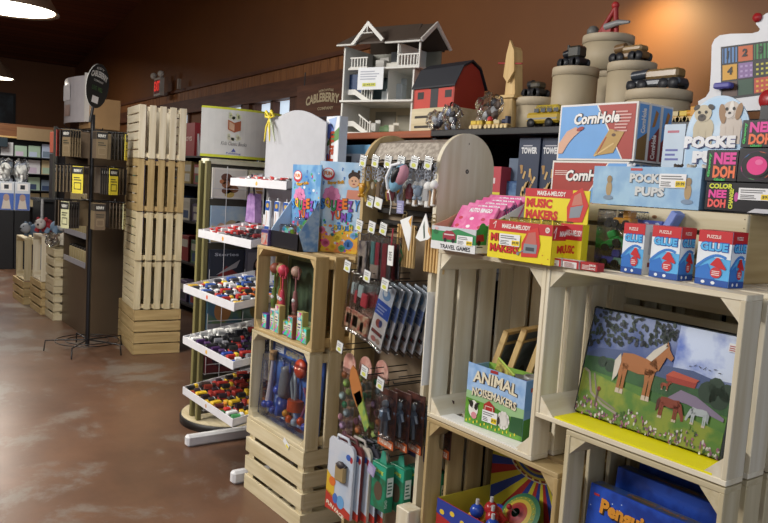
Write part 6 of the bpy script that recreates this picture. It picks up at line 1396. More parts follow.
# barn
yb = 2.46
P0 = onY(412, 126, yb); P1 = onY(452, 126, yb); zt = onY(452, 85, yb).z; zr = onY(458, 66, yb).z; zs = onY(430, 108, yb).z
T = thing('toy_barn', 'red wooden toy barn with a dark gambrel roof and black door', 'barn', (P0.x, yb, STZ)); w = P1.x-P0.x
yd_ = onX(483, 110, P1.x).y-yb; hz = zt-STZ; rz_ = zr-STZ+.03; sz = max(.07, zs-STZ-.0)
q = MB()
prof = [(0, sz), (0, hz), (yd_*.22, rz_-.03), (yd_*.5, rz_), (yd_*.78, rz_-.03), (yd_, hz), (yd_, sz)]
q.prism([(w-.01, y, z) for y, z in prof], (.01, 0, 0), '9a2e22'); q.prism([(0, y, z) for y, z in prof], (.01, 0, 0), '9a2e22'); q.box((.01, 0, sz), (w-.01, .01, hz), 'c03c30'); q.box((.01, yd_-.01, sz), (w-.01, yd_, hz), '9a2e22')  # lit and shaded reds put in the colour: bright front, darker gables and back
a = front(q, 0, 0, 0); 
for x in (.1, .78): a.rect(w*x, sz+(hz-sz)*.45, w*(x+.16), sz+(hz-sz)*.8, '1a1a1e', 1)
a.rect(w*.43, sz, w*.62, hz-.005, '23252d', 1); a.line([(w*.38, hz-.006), (w*.95, hz-.006)], .005, '15151a', 2)
q.build('wall_shell', T)
q = MB(); pr = [(-.01, hz-.005), (yd_*.21, rz_-.025), (yd_*.5, rz_+.006), (yd_*.79, rz_-.025), (yd_+.01, hz-.005)]
for (ya, za), (yb2, zb) in zip(pr, pr[1:]): q.prism([(-.01, ya, za), (-.01, yb2, zb), (-.01, yb2, zb+.008), (-.01, ya, za+.008)], (w+.022, 0, 0), '20232b:.6')
q.build('roof', T)
q = MB(); q.cbox((-.005, -.005, 0), (w+.005, yd_+.005, sz), 'crate:x', .002); a = front(q, 0, -.0055, 0)
for k in range(2): a.rect(w*.08, sz*(.2+.4*k), w*.5, sz*(.3+.4*k), '2a241c', 1)
q.build('base', T)
# plastic-bagged things on the shelf
for i, (px, py, ww, hh, c, lb) in enumerate(((432, 126, .10, .10, 'a8b0c0', 'crumpled clear bag with grey contents in front of the toy barn'), (447, 126, .09, .13, '8a94b0', 'crumpled clear bag with blue-grey contents at the barn corner'), (480, 122, .13, .17, '6a5a50', 'large leaning clear bag of brown and grey toys right of the barn'))):
    p = onY(px, py, 2.38); T = thing('toy_bag', lb, 'bag', (p.x, 2.385, STZ)); T.rotation_euler = (0, .25 if i == 2 else 0, 0)
    q = MB(); rr = random.Random(i)
    for k in range(9): q.ball((rr.uniform(-.4, .4)*ww, .02, hh*rr.uniform(.12, .75)), ww*.17, [c, '3a3f50' if i < 2 else '8a7a6a', 'c8ccd0', '2a2c34'][k % 4], 8, (1, .5, 1))
    q.build('contents', T); q = MB()
    q.crumple((0, .02, hh*.5), (ww*.5, .05, hh*.5), 'clear', i+3, .22, 18); q.build('clear_bag', T)
# wooden tower toy with red arms
def sh(px, py, y): p = onY(px, py, y); return p
p = sh(504, 122, 2.5); T = thing('windmill_toy', 'plain wooden windmill-like toy tower with small red arms', 'toy', (p.x, 2.5, STZ))
q = MB(); q.prism([(-.055, 0, 0), (.055, 0, 0), (.04, 0, .15), (-.035, 0, .15)], (0, .09, 0), 'toy:z'); q.cbox((-.06, -.01, .15), (.06, .1, .165), 'toy:x', .002); q.prism([(-.03, .02, .165), (.035, .02, .165), (.012, .02, .37), (.0, .02, .385), (-.018, .02, .37)], (0, .05, 0), 'toy:z')
q.build('tower', T); q = MB(); q.prism([(-.028, .0, .25), (-.0, .0, .22), (.038, .0, .27), (.028, .0, .36), (-.002, .0, .41), (-.018, .0, .35)], (0, .012, 0), 'toy:z'); q.build('sail', T)
q = MB(); q.tube([(-.075, .01, .315), (.075, .01, .30)], .004, 'a03030', 8); q.build('arm', T)
# little train along the shelf edge
cs = [('d8b83a', 'yellow'), ('d8b83a', 'yellow'), ('c03030', 'red'), ('c8b88a', 'cream'), ('d89a30', 'orange'), ('28304a', 'black')]
def train(x, y, i, lb, c):
    T = thing('toy_train_car', lb, 'toy train', (x, y, STZ)); q = MB(); q.cbox((-.021, -.012, .012), (.021, .012, .02), 'toy:x', .001)
    if c in ('d89a30', '28304a'): q.cbox((.002, -.011, .02), (.02, .011, .052), c, .002); q.tube([(-.018, 0, .03), (.004, 0, .03)], .011, c, 10)
    elif c == 'c03030': q.cbox((-.016, -.011, .02), (.016, .011, .034), 'd8b83a', .002); q.ball((0, 0, .042), .014, c, 10)
    else: q.cbox((-.018, -.011, .02), (.018, .011, .038), c, .002)
    q.build('body', T)
    for sx in (-.012, .012):
        q = MB()
        q.lathe([(0, -.016), (.009, -.016), (.009, -.013), (0, -.013)], 'd8c088', (sx, 0, .009), 12, 'y'); q.build('wheel', T)
        q = MB(); q.lathe([(0, .013), (.009, .013), (.009, .016), (0, .016)], 'd8c088', (sx, 0, .009), 12, 'y'); q.build('wheel', T)
pos = [(474, 0), (480, 1), (489, 2), (497, 3), (505, 5)]
for i, (px, k) in enumerate(pos): p = sh(px, 124, 2.375); train(p.x, 2.38, i, '%s toy train car on the shelf edge, %s from the left' % (cs[k][1], ['first', 'second', 'third', 'fourth', 'fifth'][i]), cs[k][0])
for i, px in enumerate((668, 676, 683, 690)): p = sh(px, 116, 2.375); k = [0, 3, 0, 4][i]; train(p.x, 2.38, i, '%s toy train car below the large round box, %s of the four' % (cs[k][1], ['leftmost', 'second', 'third', 'rightmost'][i]), cs[k][0])
# round hat boxes
def hatbox(px, ptop, pbot, pl, pr, y, label, zb=None):
    a_ = onY(pl, ptop, y); b_ = onY(pr, ptop, y); r = (b_.x-a_.x)/2*.88; cx = (a_.x+b_.x)/2; zt = onY((pl+pr)/2, ptop, y).z; z0 = zb if zb is not None else onY((pl+pr)/2, pbot, y).z
    h = zt-z0; T = thing('round_box', label, 'box', (cx, y, z0), 0, 'round lidded boxes')
    q = MB(); q.lathe([(0, 0), (r*.96, 0), (r*.96, h-.03), (0, h-.03)], 'b8a98c:.6', seg=36); q.build('body', T)
    q = MB(); q.lathe([(r*.96, h-.036), (r, h-.036), (r, h-.004), (r*.985, h), (0, h)], 'bfb095:.6', seg=36); q.build('lid', T)
    return cx, y, z0+h, r
hA = hatbox(0, 99, 0, 520, 557, 2.60, 'small round lidded box behind the yellow toy bus', STZ)
hB = hatbox(0, 69, 0, 556, 597, 2.62, 'round lidded box with dark toys, left of the tallest stack', STZ)
hC = hatbox(0, 37, 72, 586, 633, 2.92, 'highest round lidded box with a red toy on top')
hC2 = hatbox(0, 72, 0, 592, 640, 2.96, 'round lidded box hidden under the highest one', STZ)
hD = hatbox(0, 64, 0, 610, 656, 2.64, 'round lidded box with a glassy brown toy, right of the highest one', STZ)
hE = hatbox(0, 92, 0, 628, 692, 2.46, 'widest round lidded box with a toy truck, above the bean bag games', STZ)
def blob_toy(lb, c, cols, s, tall=1):
    s = s*.9
    T = thing('model_toy', lb, 'toy', (c[0], c[1]-.02, c[2]+.001)); q = MB()
    q.cbox((-s, -.03, .015), (s, .03, .04), cols[0]+':.3', .006); q.cbox((-s*.3, -.028, .04), (s*.9, .028, .04+.05*tall), cols[1]+':.3', .008); q.tube([(-s*.9, 0, .06), (-s*.3, 0, .065)], .018, cols[0]+':.3', 10); q.tube([(-s*.6, 0, .06), (-s*.6, 0, .04+.06*tall)], .006, cols[1], 8); q.build('body', T)
    for x in (-s*.75, -s*.35, s*.45, s*.8):
        q = MB(); q.lathe([(0, -.036), (.02, -.036), (.02, -.03), (0, -.03)], '1e2026', (x, 0, .02), 14, 'y'); q.build('wheel', T); q = MB(); q.lathe([(0, .03), (.02, .03), (.02, .036), (0, .036)], '1e2026', (x, 0, .02), 14, 'y'); q.build('wheel', T)
blob_toy('small dark toy engine on the round box behind the yellow bus', hA, ('2a2c30', '4a4438'), .05, .6); blob_toy('dark glossy toy engine on the round box left of the tall stack', hB, ('22242a', '3a3830'), .06, 1.0)
blob_toy('brown glassy toy aeroplane-like model on the round box right of the highest one', hD, ('7a6040', '9a8058'), .085, .5); blob_toy('long toy truck with a wooden load on the widest round box', hE, ('3a4048', '8a7048'), .125, .7)
T = thing('model_toy', 'red toy crane with a grey arm on the highest round box', 'toy', (hC[0], hC[1]-.03, hC[2]+.001))
q = MB(); q.prism([(-.02, 0, .0), (.03, 0, .0), (.03, 0, .05), (-.02, 0, .04)], (0, .05, 0), '9a2424'); q.tube([(-.05, .02, .01), (.03, .02, .12)], .012, '9a2424', 8); q.tube([(.05, .02, .0), (.03, .02, .14)], .012, '9a2424', 8); q.ball((.03, .02, .135), .018, 'b02c2c', 10); q.build('red_frame', T)
q = MB(); q.tube([(.0, .0, .04), (.07, .0, .05), (.13, .0, .045)], [.016, .014, .006], '8a8a8a:.4', 8); q.ball((-.085, .02, .03), .03, '6a6a66', 10); q.build('grey_arm', T)
# stick behind the round boxes
p1_, p2_ = onY(598, 66, 2.90), onY(592, 98, 2.90)
q = MB(); q.tube([(p2_.x-.02, 2.84, STZ), tuple(p1_), (p1_.x+.015, 2.90, p1_.z+.08)], .006, 'toy:z', 8); tag(q.build('wooden_dowel'), 'thin wooden dowel leaning between the round boxes', 'stick')
# yellow bus
p = sh(523, 123, 2.40); p2_ = sh(558, 123, 2.40)
T = thing('toy_bus', 'yellow and grey toy bus in front of the small round box', 'toy bus', (p.x, 2.40, STZ)); w = p2_.x-p.x
q = MB(); q.cbox((.01, 0, .02), (w, .05, .065), 'b89a30:.3', .01); q.cbox((.05, .003, .06), (w-.01, .047, .095), 'c0a83a:.3', .012); a = front(q, 0, 0, 0); a.text('SCHOOL BUS', w*.35, .078, w*.45, .01, '3a3010', 1+3)
for k in range(4): a.rect(.06+.035*k, .064, .085+.035*k, .08, '3a4048', 3)
a.rect(.02, .035, w-.01, .042, '8a8a84', 2); q.build('body', T)
for x in (.045, w-.05): q = MB(); q.lathe([(0, -.004), (.02, -.004), (.02, .006), (0, .006)], '17171a', (x, 0, .02), 16, 'y'); q.build('wheel', T); q = MB(); q.lathe([(0, .044), (.02, .044), (.02, .054), (0, .054)], '17171a', (x, 0, .02), 16, 'y'); q.build('wheel', T)

# number board toy
yn = 2.44
def nb(x, y): p = onY(680+x/5.81, 10+y/5.81, yn); return (p.x, p.z)
T = thing('activity_board', 'white shaped wooden activity board with a grid of numbered colour tiles', 'toy', (0, 0, 0))
out = [(105, 530), (150, 505), (172, 470), (180, 350), (184, 205), (200, 170), (230, 147), (290, 138), (420, 135), (455, 125), (465, 110), (440, 80), (450, 55), (500, 20), (560, 0), (700, -30), (820, 20), (850, 120), (860, 560), (110, 600)]
q = MB(); q.prism([(nb(x, y)[0], yn, nb(x, y)[1]) for x, y in out], (0, .03, 0), 'cfd0d4:.4'); q.build('board', T)
a_ = None
q = MB(); P_ = lambda x, y, l=1: (nb(x, y)[0], yn-.0006*l, nb(x, y)[1])
def quad(x0, y0, x1, y1, key, l):
    # the grid leans like the tiles do: shared shear of the board's picture
    f = lambda x, y: P_(x, y-(x-240)*.13, l)
    q.add([f(x0, y1), f(x1, y1), f(x1, y0), f(x0, y0)], [(0, 1, 2, 3)], key)
quad(238, 215, 540, 525, '18181c', 1)
tl = [['5a88c0', 'c8602a', '3a8a4a', '4a70b0'], ['d8a028', '8a6aa0', '1e1e22', 'b8402c'], ['5a4034', '1f4a34', 'c04028', '3a8a5a']]
for r in range(3):
    for c in range(4):
        x0, y0 = 248+c*92, 226+r*98
        if x0 > 600: continue
        quad(x0, y0, x0+84, y0+88, tl[r][c], 2)
        if (r, c) in ((0, 0), (0, 2)):
            for k in range(4): quad(x0+4+k*21, y0, x0+12+k*21, y0+88, '1a2438' if c == 0 else '15331c', 3)
        if (r, c) in ((1, 1), (2, 2), (1, 2)):
            for k in range(9): xx, yy = x0+12+28*(k % 3), y0+14+28*(k//3); quad(xx, yy, xx+14, yy+12, {'8a6aa0': 'b49ac8', 'c04028': 'e0b030', '1e1e22': 'c8c040'}[tl[r][c]], 3)
def num(s_, x, y, h_):
    vs, fs, asp = text_mesh(s_, .05); x0, z0 = nb(x, y); q.add([(x0+u_*h_*asp, yn-.003, z0+v_*h_) for u_, v_ in vs], fs, '101014')
num('1', 272, 285, .026); num('2', 362, 272, .026); num('3', 455, 258, .026); num('4', 275, 378, .026)
q.build('tile_panel', T)
x0, z0 = nb(520, 520); q = MB(); q.lathe([(0, -.008), (.032, -.008), (.034, 0), (0, 0)], 'a82428:.35', (x0, yn, z0), 20, 'y'); q.build('red_disc', T); q = MB(); x1, z1 = nb(452, 45); q.lathe([(0, -.01), (.014, -.008), (.015, 0), (0, 0)], 'a82428:.35', (x1, yn, z1), 14, 'y'); q.build('red_disc', T)
x0, z0 = nb(215, 465); x1, z1 = nb(315, 455); q = MB(); q.cbox((x0, yn-.03, z0), (x1, yn, z0+.02), '5a58a8', .005); q.build('violet_peg', T)

# ================================================================ the far left of the aisle
# metal cabinet with jars
CX0, CX1, CY0, CY1 = -7.75, -6.93, 1.86, 2.22
T = thing('metal_cabinet', 'tall brown-grey metal cabinet with open jar shelves on its aisle side', 'cabinet', (CX0, CY0, 0)); W = CX1-CX0; D = CY1-CY0
mk = 'metal:6a5a48:.42'
q = MB(); q.cbox((W-.04, 0, 0), (W, D, 1.84), mk, .006); q.box((0, D-.03, 0), (W-.04, D, 1.84), mk); q.box((0, 0, 0), (.03, D-.03, 1.84), mk); q.box((0.03, .0, 0), (W-.04, .02, .62), mk); q.box((0, 0, 1.80), (W, D, 1.84), mk); q.build('body', T)
for z in (.62, .88, 1.14, 1.42, 1.62):
    q = MB(); q.box((.03, .005, z), (W-.04, D-.03, z+.015), mk); q.box((.03, -.004, z-.01), (W-.04, .004, z+.04), 'a8a8b0:.4'); q.build('shelf_board', T)
q = MB(); q.cbox((W-.36, .0, 1.845), (W-.0, D-.1, 2.11), 'a8855a:.7', .004); tag(q.build('cardboard_carton'), 'plain tan cardboard carton on top of the metal cabinet', 'carton').location = (CX0, CY0, 0)
jc = ['b8a87a', '8a7a50', 'c8bc94', '6a5a38', 'a89058']
jn = 0
protoj = None
for zi, z in enumerate((.636, .896, 1.156)):
    for k in range(8):
        lb = 'small pale-labelled jar, %s on the %s jar shelf of the metal cabinet' % (['first', 'second', 'third', 'fourth', 'fifth', 'sixth', 'seventh', 'last'][k], ['lower', 'middle', 'upper'][zi])
        if protoj is None:
            T = thing('jar', lb, 'jar', (0, 0, 0), 0, 'jars in the metal cabinet'); q = MB(); q.lathe([(0, 0), (.034, 0), (.036, .01), (.036, .10), (.03, .115), (0, .115)], 'b0a078:.3', seg=14); q.build('glass', T)
            q = MB(); q.lathe([(.031, .115), (.031, .135), (0, .135)], '2c2824:.3', seg=14); q.build('lid', T); protoj = T; o = T
        else: o = dup(protoj, label=lb)
        o.location = (CX0+.08+.085*k, CY0+.07, z)
# glossy grey header poster above the cabinet
T = thing('header_poster', 'curved glossy silver poster standing above the metal cabinet', 'poster', (CX0+.0, CY0-.02, 1.90))
q = MB(); n = 10; w = .78
for k in range(n):
    f = lambda k_: (w*k_/n, -.06*math.sin(math.pi*k_/n))
    (xa, ya), (xb, yb_) = f(k), f(k+1); q.add([(xa, ya, 0), (xb, yb_, 0), (xb, yb_, .40), (xa, ya, .40), (xa, ya+.01, 0), (xb, yb_+.01, 0), (xb, yb_+.01, .40), (xa, ya+.01, .40)], [(0, 1, 2, 3), (5, 4, 7, 6), (3, 2, 6, 7), (0, 4, 5, 1)], 'c4c0c4:.2')
q.box((w-.01, -.02, 0), (w+.01, .03, .42), 'd0cdc8:.4'); q.build('poster_sheet', T)
q = MB(); a = front(q, 0, -.063, 0); a.rect(w*.3, .2, w*.6, .34, 'b8b4ba', 1); a.rect(w*.35, .06, w*.6, .16, '8a6a60', 1); q.build('print', T)

# wire spinner rack with packets and oval company sign
SX, SY = -6.40, 1.74
T = thing('wire_spinner', 'black wire spinner rack on five thin legs hung with seed-like packets', 'rack', (SX, SY, 0))
q = MB(); q.tube([(0, 0, .04), (0, 0, 1.93)], .018, '16161a:.35', 12); q.build('pole', T)
for k in range(5):
    an = 2*math.pi*k/5-.62; c, s_ = math.cos(an), math.sin(an); q = MB(); q.tube([(0, 0, .09), (c*.2, s_*.2, .09), (c*.32, s_*.32, .085), (c*.33, s_*.33, .0)], .006, '16161a:.35', 6); q.build('leg', T)
q = MB()
for rr, z in ((.17, .085), (.25, .085)): q.tube([(rr*math.cos(t*.314), rr*math.sin(t*.314), z) for t in range(21)], .004, '16161a:.35', 6, False)
q.build('base_ring', T)
tiers = [(1.80, 0), (1.52, .4), (1.24, 0)]
for z, ph in tiers:
    q = MB()
    for k in range(6): an = ph+k*math.pi/3; c, s_ = math.cos(an), math.sin(an); q.tube([(0, 0, z), (c*.27, s_*.27, z), (c*.28, s_*.28, z+.015)], .004, '16161a:.35', 6)
    q.build('hook_tier', T)
PC = [('d8c83a', '1c1c1e', 'yellow'), ('c8c8a0', '2a2a2c', 'pale green'), ('a83a30', 'd8cfc0', 'red and white'), ('6a5a48', '2a2624', 'brown'), ('3a3430', '1c1a1a', 'dark'), ('7a6a50', '2a2a2a', 'tan')]
pk = {}
def packet(ci, loc, rz, label):
    if ci not in pk:
        c1, c2, _ = PC[ci]; T2 = thing('seed_packet', label, 'packet', loc, rz, 'packets on the wire spinner')
        q = MB(); q.cbox((-.003, -.042, -.22), (.003, .042, -.01), c1, .001); a = right(q, .0035, -.042, -.22); a.rect(.0, .15, .084, .205, c2, 1); a.text('BERRY', .012, .165, .06, .022, 'd8d8d0', 2, bold=.03)
        a.lines(.012, .10, .075, .135, 2, '3a3a30', 1); a.rect(.015, .03, .07, .085, c2 if ci in (0, 1) else '8a7a60', 1); a.rect(.02, .036, .065, .078, c1, 2); q.build('pouch', T2); pk[ci] = T2; return T2
    return dup(pk[ci], loc, rz, label)
cnt = 0
order = ['outermost', 'second', 'third', 'fourth', 'innermost']
lab6 = ['aisle-side right', 'rear right', 'rear', 'rear left', 'aisle-side left', 'front']
for ti, (z, ph) in enumerate(tiers):
    for k in range(6):
        an = ph+k*math.pi/3; c, s_ = math.cos(an), math.sin(an)
        for j in range(5):
            rr = .265-.026*j; ci = [[5, 0, 5, 3, 2, 5], [0, 4, 4, 4, 5, 0], [3, 1, 4, 4, 4, 1]][ti][k] if j == 0 else [3, 4, 5][(k+ti) % 3]
            packet(ci, (SX+c*rr, SY+s_*rr, z), an, '%s packet, %s on the %s hook of the %s tier' % (PC[ci][2], order[j], lab6[k], ['top', 'middle', 'lower'][ti]))
# oval sign clipped to the top of the rack
p = onX(97, 86, SX+.02)
T = thing('oval_sign', 'black oval company sign tilted on top of the wire spinner', 'sign', tuple(p), 0); T.rotation_euler = (math.radians(-12), 0, math.radians(28))
q = MB(); n = 32; q.prism([(0, .115*math.cos(2*math.pi*k/n), .18*math.sin(2*math.pi*k/n)) for k in range(n)], (.008, 0, 0), '161616:.7', 'c8c8c4:.7'); a = right(q, .0085, 0, 0)
a.text('CABLEBERRY', -.085, .05, .17, .05, 'd0d0cc', 2, arc=.02, bold=.04); a.text('EST', -.04, .125, .08, .018, 'b0b0ac', 2, arc=.008); a.text('COMPANY', -.05, .03, .1, .016, 'c0c0bc', 2)
a.text('LIVE', -.055, -.04, .05, .035, '2f4a2a', 2, bold=.04); a.text('WELL', .005, -.04, .05, .035, '3a5a30', 2, bold=.04); a.rect(-.035, -.14, .03, -.085, 'e0e0e2', 2); q.build('panel', T)
q = MB(); q.tube([(0, 0, -.17), (0, 0, -.30)], .012, '16161a', 8); q.build('clip', T)

# pale and tan crates further along with plush toys
crate('pale crate standing on end under the plush toys, beyond the metal cabinet', -8.55, 1.75, .33, .40, .36, .46, '-y', 'pale', 'crates beyond the cabinet', 0, 4, 4)
crate('tan floor crate under the pale one beyond the metal cabinet', -8.60, 1.74, 0, .49, .325, .38, '+z', 'tan', 'crates beyond the cabinet')
crate('upper of two slatted crates against the metal cabinet', -8.10, 1.78, .34, .34, .36, .38, '+z', 'crate', 'crates beyond the cabinet')
crate('lower of two slatted crates against the metal cabinet', -8.10, 1.78, 0, .34, .335, .38, '+z', 'crate', 'crates beyond the cabinet')
crate('farthest pale crate standing on end at the left', -9.25, 1.72, .25, .45, .34, .46, '-y', 'crate', 'crates beyond the cabinet', 0, 4, 4)
crate('farthest low floor crate at the left', -9.30, 1.70, 0, .55, .245, .38, '+z', 'tan', 'crates beyond the cabinet', 0, 3)
def plush(label, x, y, z, c1, c2, rz):
    T = thing('plush_toy', label, 'plush toy', (x, y, z), rz, 'plush toys on the far crates')
    q = MB(); q.ball((0, 0, .08), .085, c1+':.9', 14, (1, .8, .8)); q.ball((.11, -.02, .10), .055, c2+':.9', 12); q.ball((.09, -.05, .15), .02, c1+':.9', 8); q.ball((.09, .03, .15), .02, c1+':.9', 8)
    for dx, dy in ((-.07, -.05), (.05, -.06), (-.07, .05), (.05, .05)): q.tube([(dx, dy, .06), (dx*1.3, dy*1.3, .015)], .025, c1+':.9', 8)
    q.build('body', T); q = MB(); q.ball((.165, -.02, .095), .012, '151515', 8); q.ball((.15, -.05, .12), .007, '151515', 6); q.ball((.15, .005, .12), .007, '151515', 6); q.build('face', T)
plush('red and white plush toy on the pale crate', -8.46, 1.86, .80, 'a8303a', 'd8d0cc', -.6); plush('pale blue plush toy beside the red one', -8.25, 1.92, .80, '7a94b0', 'd0d4d8', .4)
plush('grey plush toy slumped toward the aisle', -8.85, 1.84, .72, '5a7088', 'a8b0b8', -1.2); plush('cream plush toy nearest the metal cabinet', -8.0, 1.95, .705, 'cfc8b8', 'a89a88', .2); plush('dark red plush toy behind the others', -8.36, 2.07, .80, '8a2830', 'b8404a', 1.0)
q = MB(); q.crumple((-7.95, 1.80, .78), (.11, .05, .07), 'clear', 2, .2, 16); tag(q.build('clear_bag'), 'crumpled clear plastic bag on the crates by the metal cabinet', 'bag')

# blue garment hanging behind the crate tower
q = MB(); a0 = onY(131, 165, 2.75); q.xf = Matrix.Translation((-7.35, 2.52, .95)); q.prism([(-.22, 0, 0), (.22, 0, 0), (.2, 0, .62), (.1, 0, .72), (-.1, 0, .72), (-.2, 0, .62)], (0, .12, 0), 'cloud:2c3f9c:4358b8:8'); tag(q.build('hanging_garment'), 'bright blue garment glimpsed between the cabinet and the crate tower', 'garment')
q = MB(); q.tube([(-7.35, 2.58, 0), (-7.35, 2.58, 1.75)], .015, '1a1a1c', 8); q.tube([(-7.65, 2.58, 1.72), (-7.05, 2.58, 1.72)], .012, '1a1a1c', 8); tag(q.build('garment_rail'), 'black garment rail holding the blue garment', 'rail')

# dark wall shelving behind the tower and the book spinner
T = thing('wall_shelving', 'dark low shelving running along the brown wall under the windows', 'shelf', (-11.5, 3.15, 0))
q = MB(); W = 6.6
q.box((0, .38, 0), (W, .42, 1.72), '171519'); q.build('back_panel', T)
for z in (.1, .55, 1.0, 1.4, 1.70):
    q = MB(); q.box((0, 0, z-.02), (W, .38, z), '1e1b1d'); q.build('shelf_board', T)
for k in range(6):
    q = MB(); q.box((k*W/5-.02*(k > 0), 0, 0), (k*W/5+.02, .38, 1.70), '1a181a'); q.build('side_panel', T)
rr = random.Random(11); colr = [('8a2c2c', 'red'), ('34507a', 'blue'), ('c8c4b8', 'white'), ('4a6a50', 'green'), ('a08a50', 'tan'), ('5a4a6a', 'violet'), ('30343c', 'charcoal')]
for zi, z in enumerate((.10, .55, 1.0, 1.4)):
    for k in range(22):
        c, nm = colr[(k*3+zi*2) % 7]; x = -11.4+.295*k; h = rr.uniform(.18, .33)
        if (z, k) == (0, 0): continue
        q = MB(); q.cbox((0, 0, 0), (.22, .2, h), c, .003); a = front(q, 0, 0, 0); a.rect(.02, h*.55, .2, h*.85, 'b8b4a8', 1); a.rect(.04, h*.1, .18, h*.45, colr[(k+zi+2) % 7][0], 1); a = right(q, .22, 0, 0); a.rect(.03, h*.2, .17, h*.8, colr[(k+zi+3) % 7][0], 1)
        o = q.build('shelf_box'); o.location = (x, 3.2, z+.0005); tag(o, '%s box on the %s board of the wall shelving, %s from its far end' % (nm, ['lowest', 'second', 'third', 'top'][zi], ['first','second','third','fourth','fifth','sixth','seventh','eighth','ninth','tenth','eleventh','twelfth','thirteenth','fourteenth','fifteenth','sixteenth','seventeenth','eighteenth','nineteenth','twentieth','twenty-first','last'][k]), 'box', 'boxes on the wall shelving')
p = onY(195, 143, 3.3); simple_box('red box with pale writing on top of the wall shelving, beside the cream spinner header', p.x-.2, 3.22, 1.702, .38, .15, .36, '9a2428', lambda a, W, H: a.text('TOYS', W*.2, H*.45, W*.6, H*.14, 'd8b8b0', 2, bold=.04))
q = MB(); p = onY(190, 150, 3.2); q.prism([(p.x-.15, 3.25, 1.702), (p.x+.12, 3.25, 1.702), (p.x+.05, 3.25, 2.02)], (0, .02, 0), 'e0e0dc'); tag(q.build('folded_sign'), 'white pointed card beside the red box on the wall shelving', 'sign')

# far display wall at the back of the shop
FX = -15.2
T = thing('display_wall', 'long dark display wall of hanging goods at the far end of the shop', 'shelf', (FX, .6, 0)); W = 3.3
q = MB(); q.box((-.4, 0, 0), (0, W, 1.95), '15161a'); q.build('back_panel', T)
q = MB(); q.box((-.05, 0, .05), (.35, W, .42), '24221f:.3'); q.build('base_cabinet', T)
q = MB(); q.box((-.4, 0, 1.95), (.12, W, 2.2), 'brown:y'); q.box((.12, 0, 1.95), (.14, W, 1.98), 'toy:y'); q.build('header_band', T)
for z in (.75, 1.05, 1.35, 1.65): q = MB(); q.box((0, 0, z-.03), (.25, W, z-.015), '2c2c30'); q.build('rail', T)
rr = random.Random(4); pal = [('b8c4d8', 'pale blue'), ('d8d8d8', 'white'), ('7a8a9a', 'grey-blue'), ('c8b8c8', 'pale pink'), ('a8c0a8', 'pale green'), ('3a4a6a', 'navy'), ('c8b890', 'sand')]
RN = ['lowest', 'second', 'third', 'top']
for zi, z in enumerate((.72, 1.02, 1.32, 1.62)):
    for k in range(14):
        c, nm = pal[rr.randrange(7)]; y = .7+.228*k
        q = MB(); hh = rr.uniform(.2, .28); q.cbox((0, 0, -.0), (.03, .2, hh), c, .003); a = right(q, .03, 0, 0); a.rect(.01, hh*.1, .14, hh*.5, pal[rr.randrange(7)][0], 1)
        o = q.build('hanging_packet'); o.location = (FX+.12, y, z); tag(o, '%s packet in the %s row of the far display wall, %s from the left' % (nm, RN[zi], ['first', 'second', 'third', 'fourth', 'fifth', 'sixth', 'seventh', 'eighth', 'ninth', 'tenth', 'eleventh', 'twelfth', 'thirteenth', 'last'][k]), 'packet', 'packets on the far display wall')
q = MB(); p = onX(2, 142, -14.9); q.cbox((-14.98, p.y-.2, 1.78), (-14.94, p.y+.1, 1.95), '25333a', .004); tag(q.build('dark_sign'), 'small dark blue sign at the left end of the far display wall', 'sign')
p = onX(35, 140, -14.95); q = MB(); q.box((-14.96, p.y-.3, 1.93), (-14.955, p.y+.3, 2.15), '9a8260'); tag(q.build('pale_panel'), 'pale lit panel on the orange band of the far display wall', 'panel')
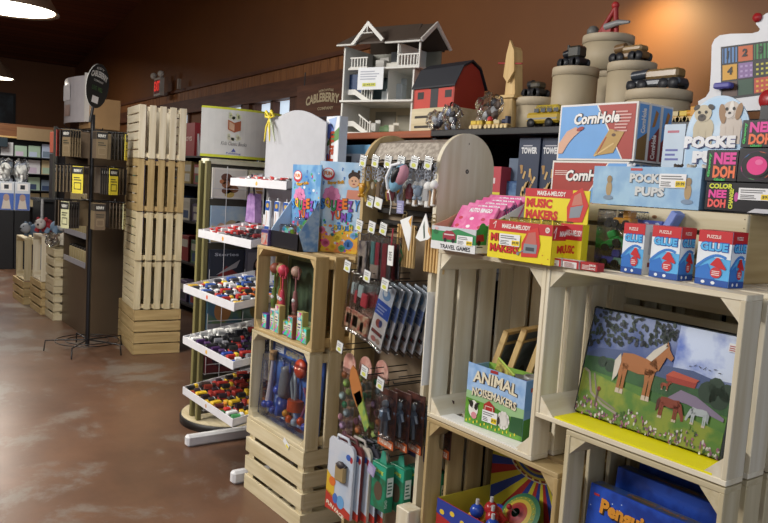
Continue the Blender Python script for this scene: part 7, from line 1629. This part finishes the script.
# cartons with clear bagged goods in front of the far wall
for i, px in enumerate((5, 21)):
    p = onX(px, 188, -12.0); T = thing('display_stand', ['left blue and white cardboard floor display with bagged goods, far away', 'right blue and white cardboard floor display with bagged goods, far away'][i], 'stand', (-12.0, 1.45+.27*i if False else p.y-.12, 0), 0, 'blue and white floor displays')
    q = MB(); q.cbox((0, 0, .0), (.22, .2, .84), '202226', .004); q.build('base', T)
    q = MB(); q.cbox((0, 0, .84), (.22, .2, 1.24), 'c8d0dc', .004); a = right(q, .22, 0, .84); a.rect(.005, .005, .195, .24, '4a6ab8', 1); a.poly([(.04, .02), (.16, .02), (.13, .2), (.07, .2)], 'c8c0b8', 2); a.ell(.10, .18, .04, .05, 'a89088', 3); a.rect(.03, .28, .17, .38, 'e8e8ea', 1); a.rect(.07, .3, .13, .36, '30343c', 2); q.build('carton', T)
    q = MB(); q.crumple((.11, .10, 1.36), (.07, .075, .13), 'eef0ee:.6', i, .3, 12); q.build('bagged_goods', T)
    q = MB(); q.crumple((.11, .10, 1.40), (.09, .095, .17), 'clear', i+5, .25, 14); q.build('clear_bag', T)
# checkout-like dark counter and post
q = MB(); p = onX(45, 200, -11.2); q.xf = Matrix.Translation((-12.28, 2.5, 0)); q.cbox((0, 0, 0), (.6, .8, .98), '17181c:.35', .01); q.cbox((-.03, -.03, .98), (.63, .83, 1.02), '2a2c30:.25', .005); tag(q.build('counter'), 'dark counter beyond the plush toys', 'counter')
q = MB(); p = onX(42, 225, -11.0); q.tube([(-11.0, p.y, 0), (-11.0, p.y, 1.05)], .02, '8a8c90:.3', 10); tag(q.build('metal_post'), 'thin grey metal post in front of the dark counter', 'post')
q = MB(); p = onX(56, 135, -12.5); q.tube([(-12.5, p.y, 0), (-12.5, p.y, 2.1)], .035, '4a4a44', 10); tag(q.build('dark_post'), 'dark greenish post before the far display wall', 'post')
q = MB(); q.xf = Matrix.Translation((-12.9, p.y+.0, 1.7)); q.cbox((0, 0, 0), (.3, .9, .33), 'a8503a', .01); tag(q.build('orange_display'), 'orange-red display block behind the dark post', 'display')
q = MB(); q.cbox((-12.9, p.y, 0), (-12.6, p.y+.9, 1.695), '201a18', .01); tag(q.build('display_plinth'), 'dark plinth carrying the orange-red display block', 'plinth')
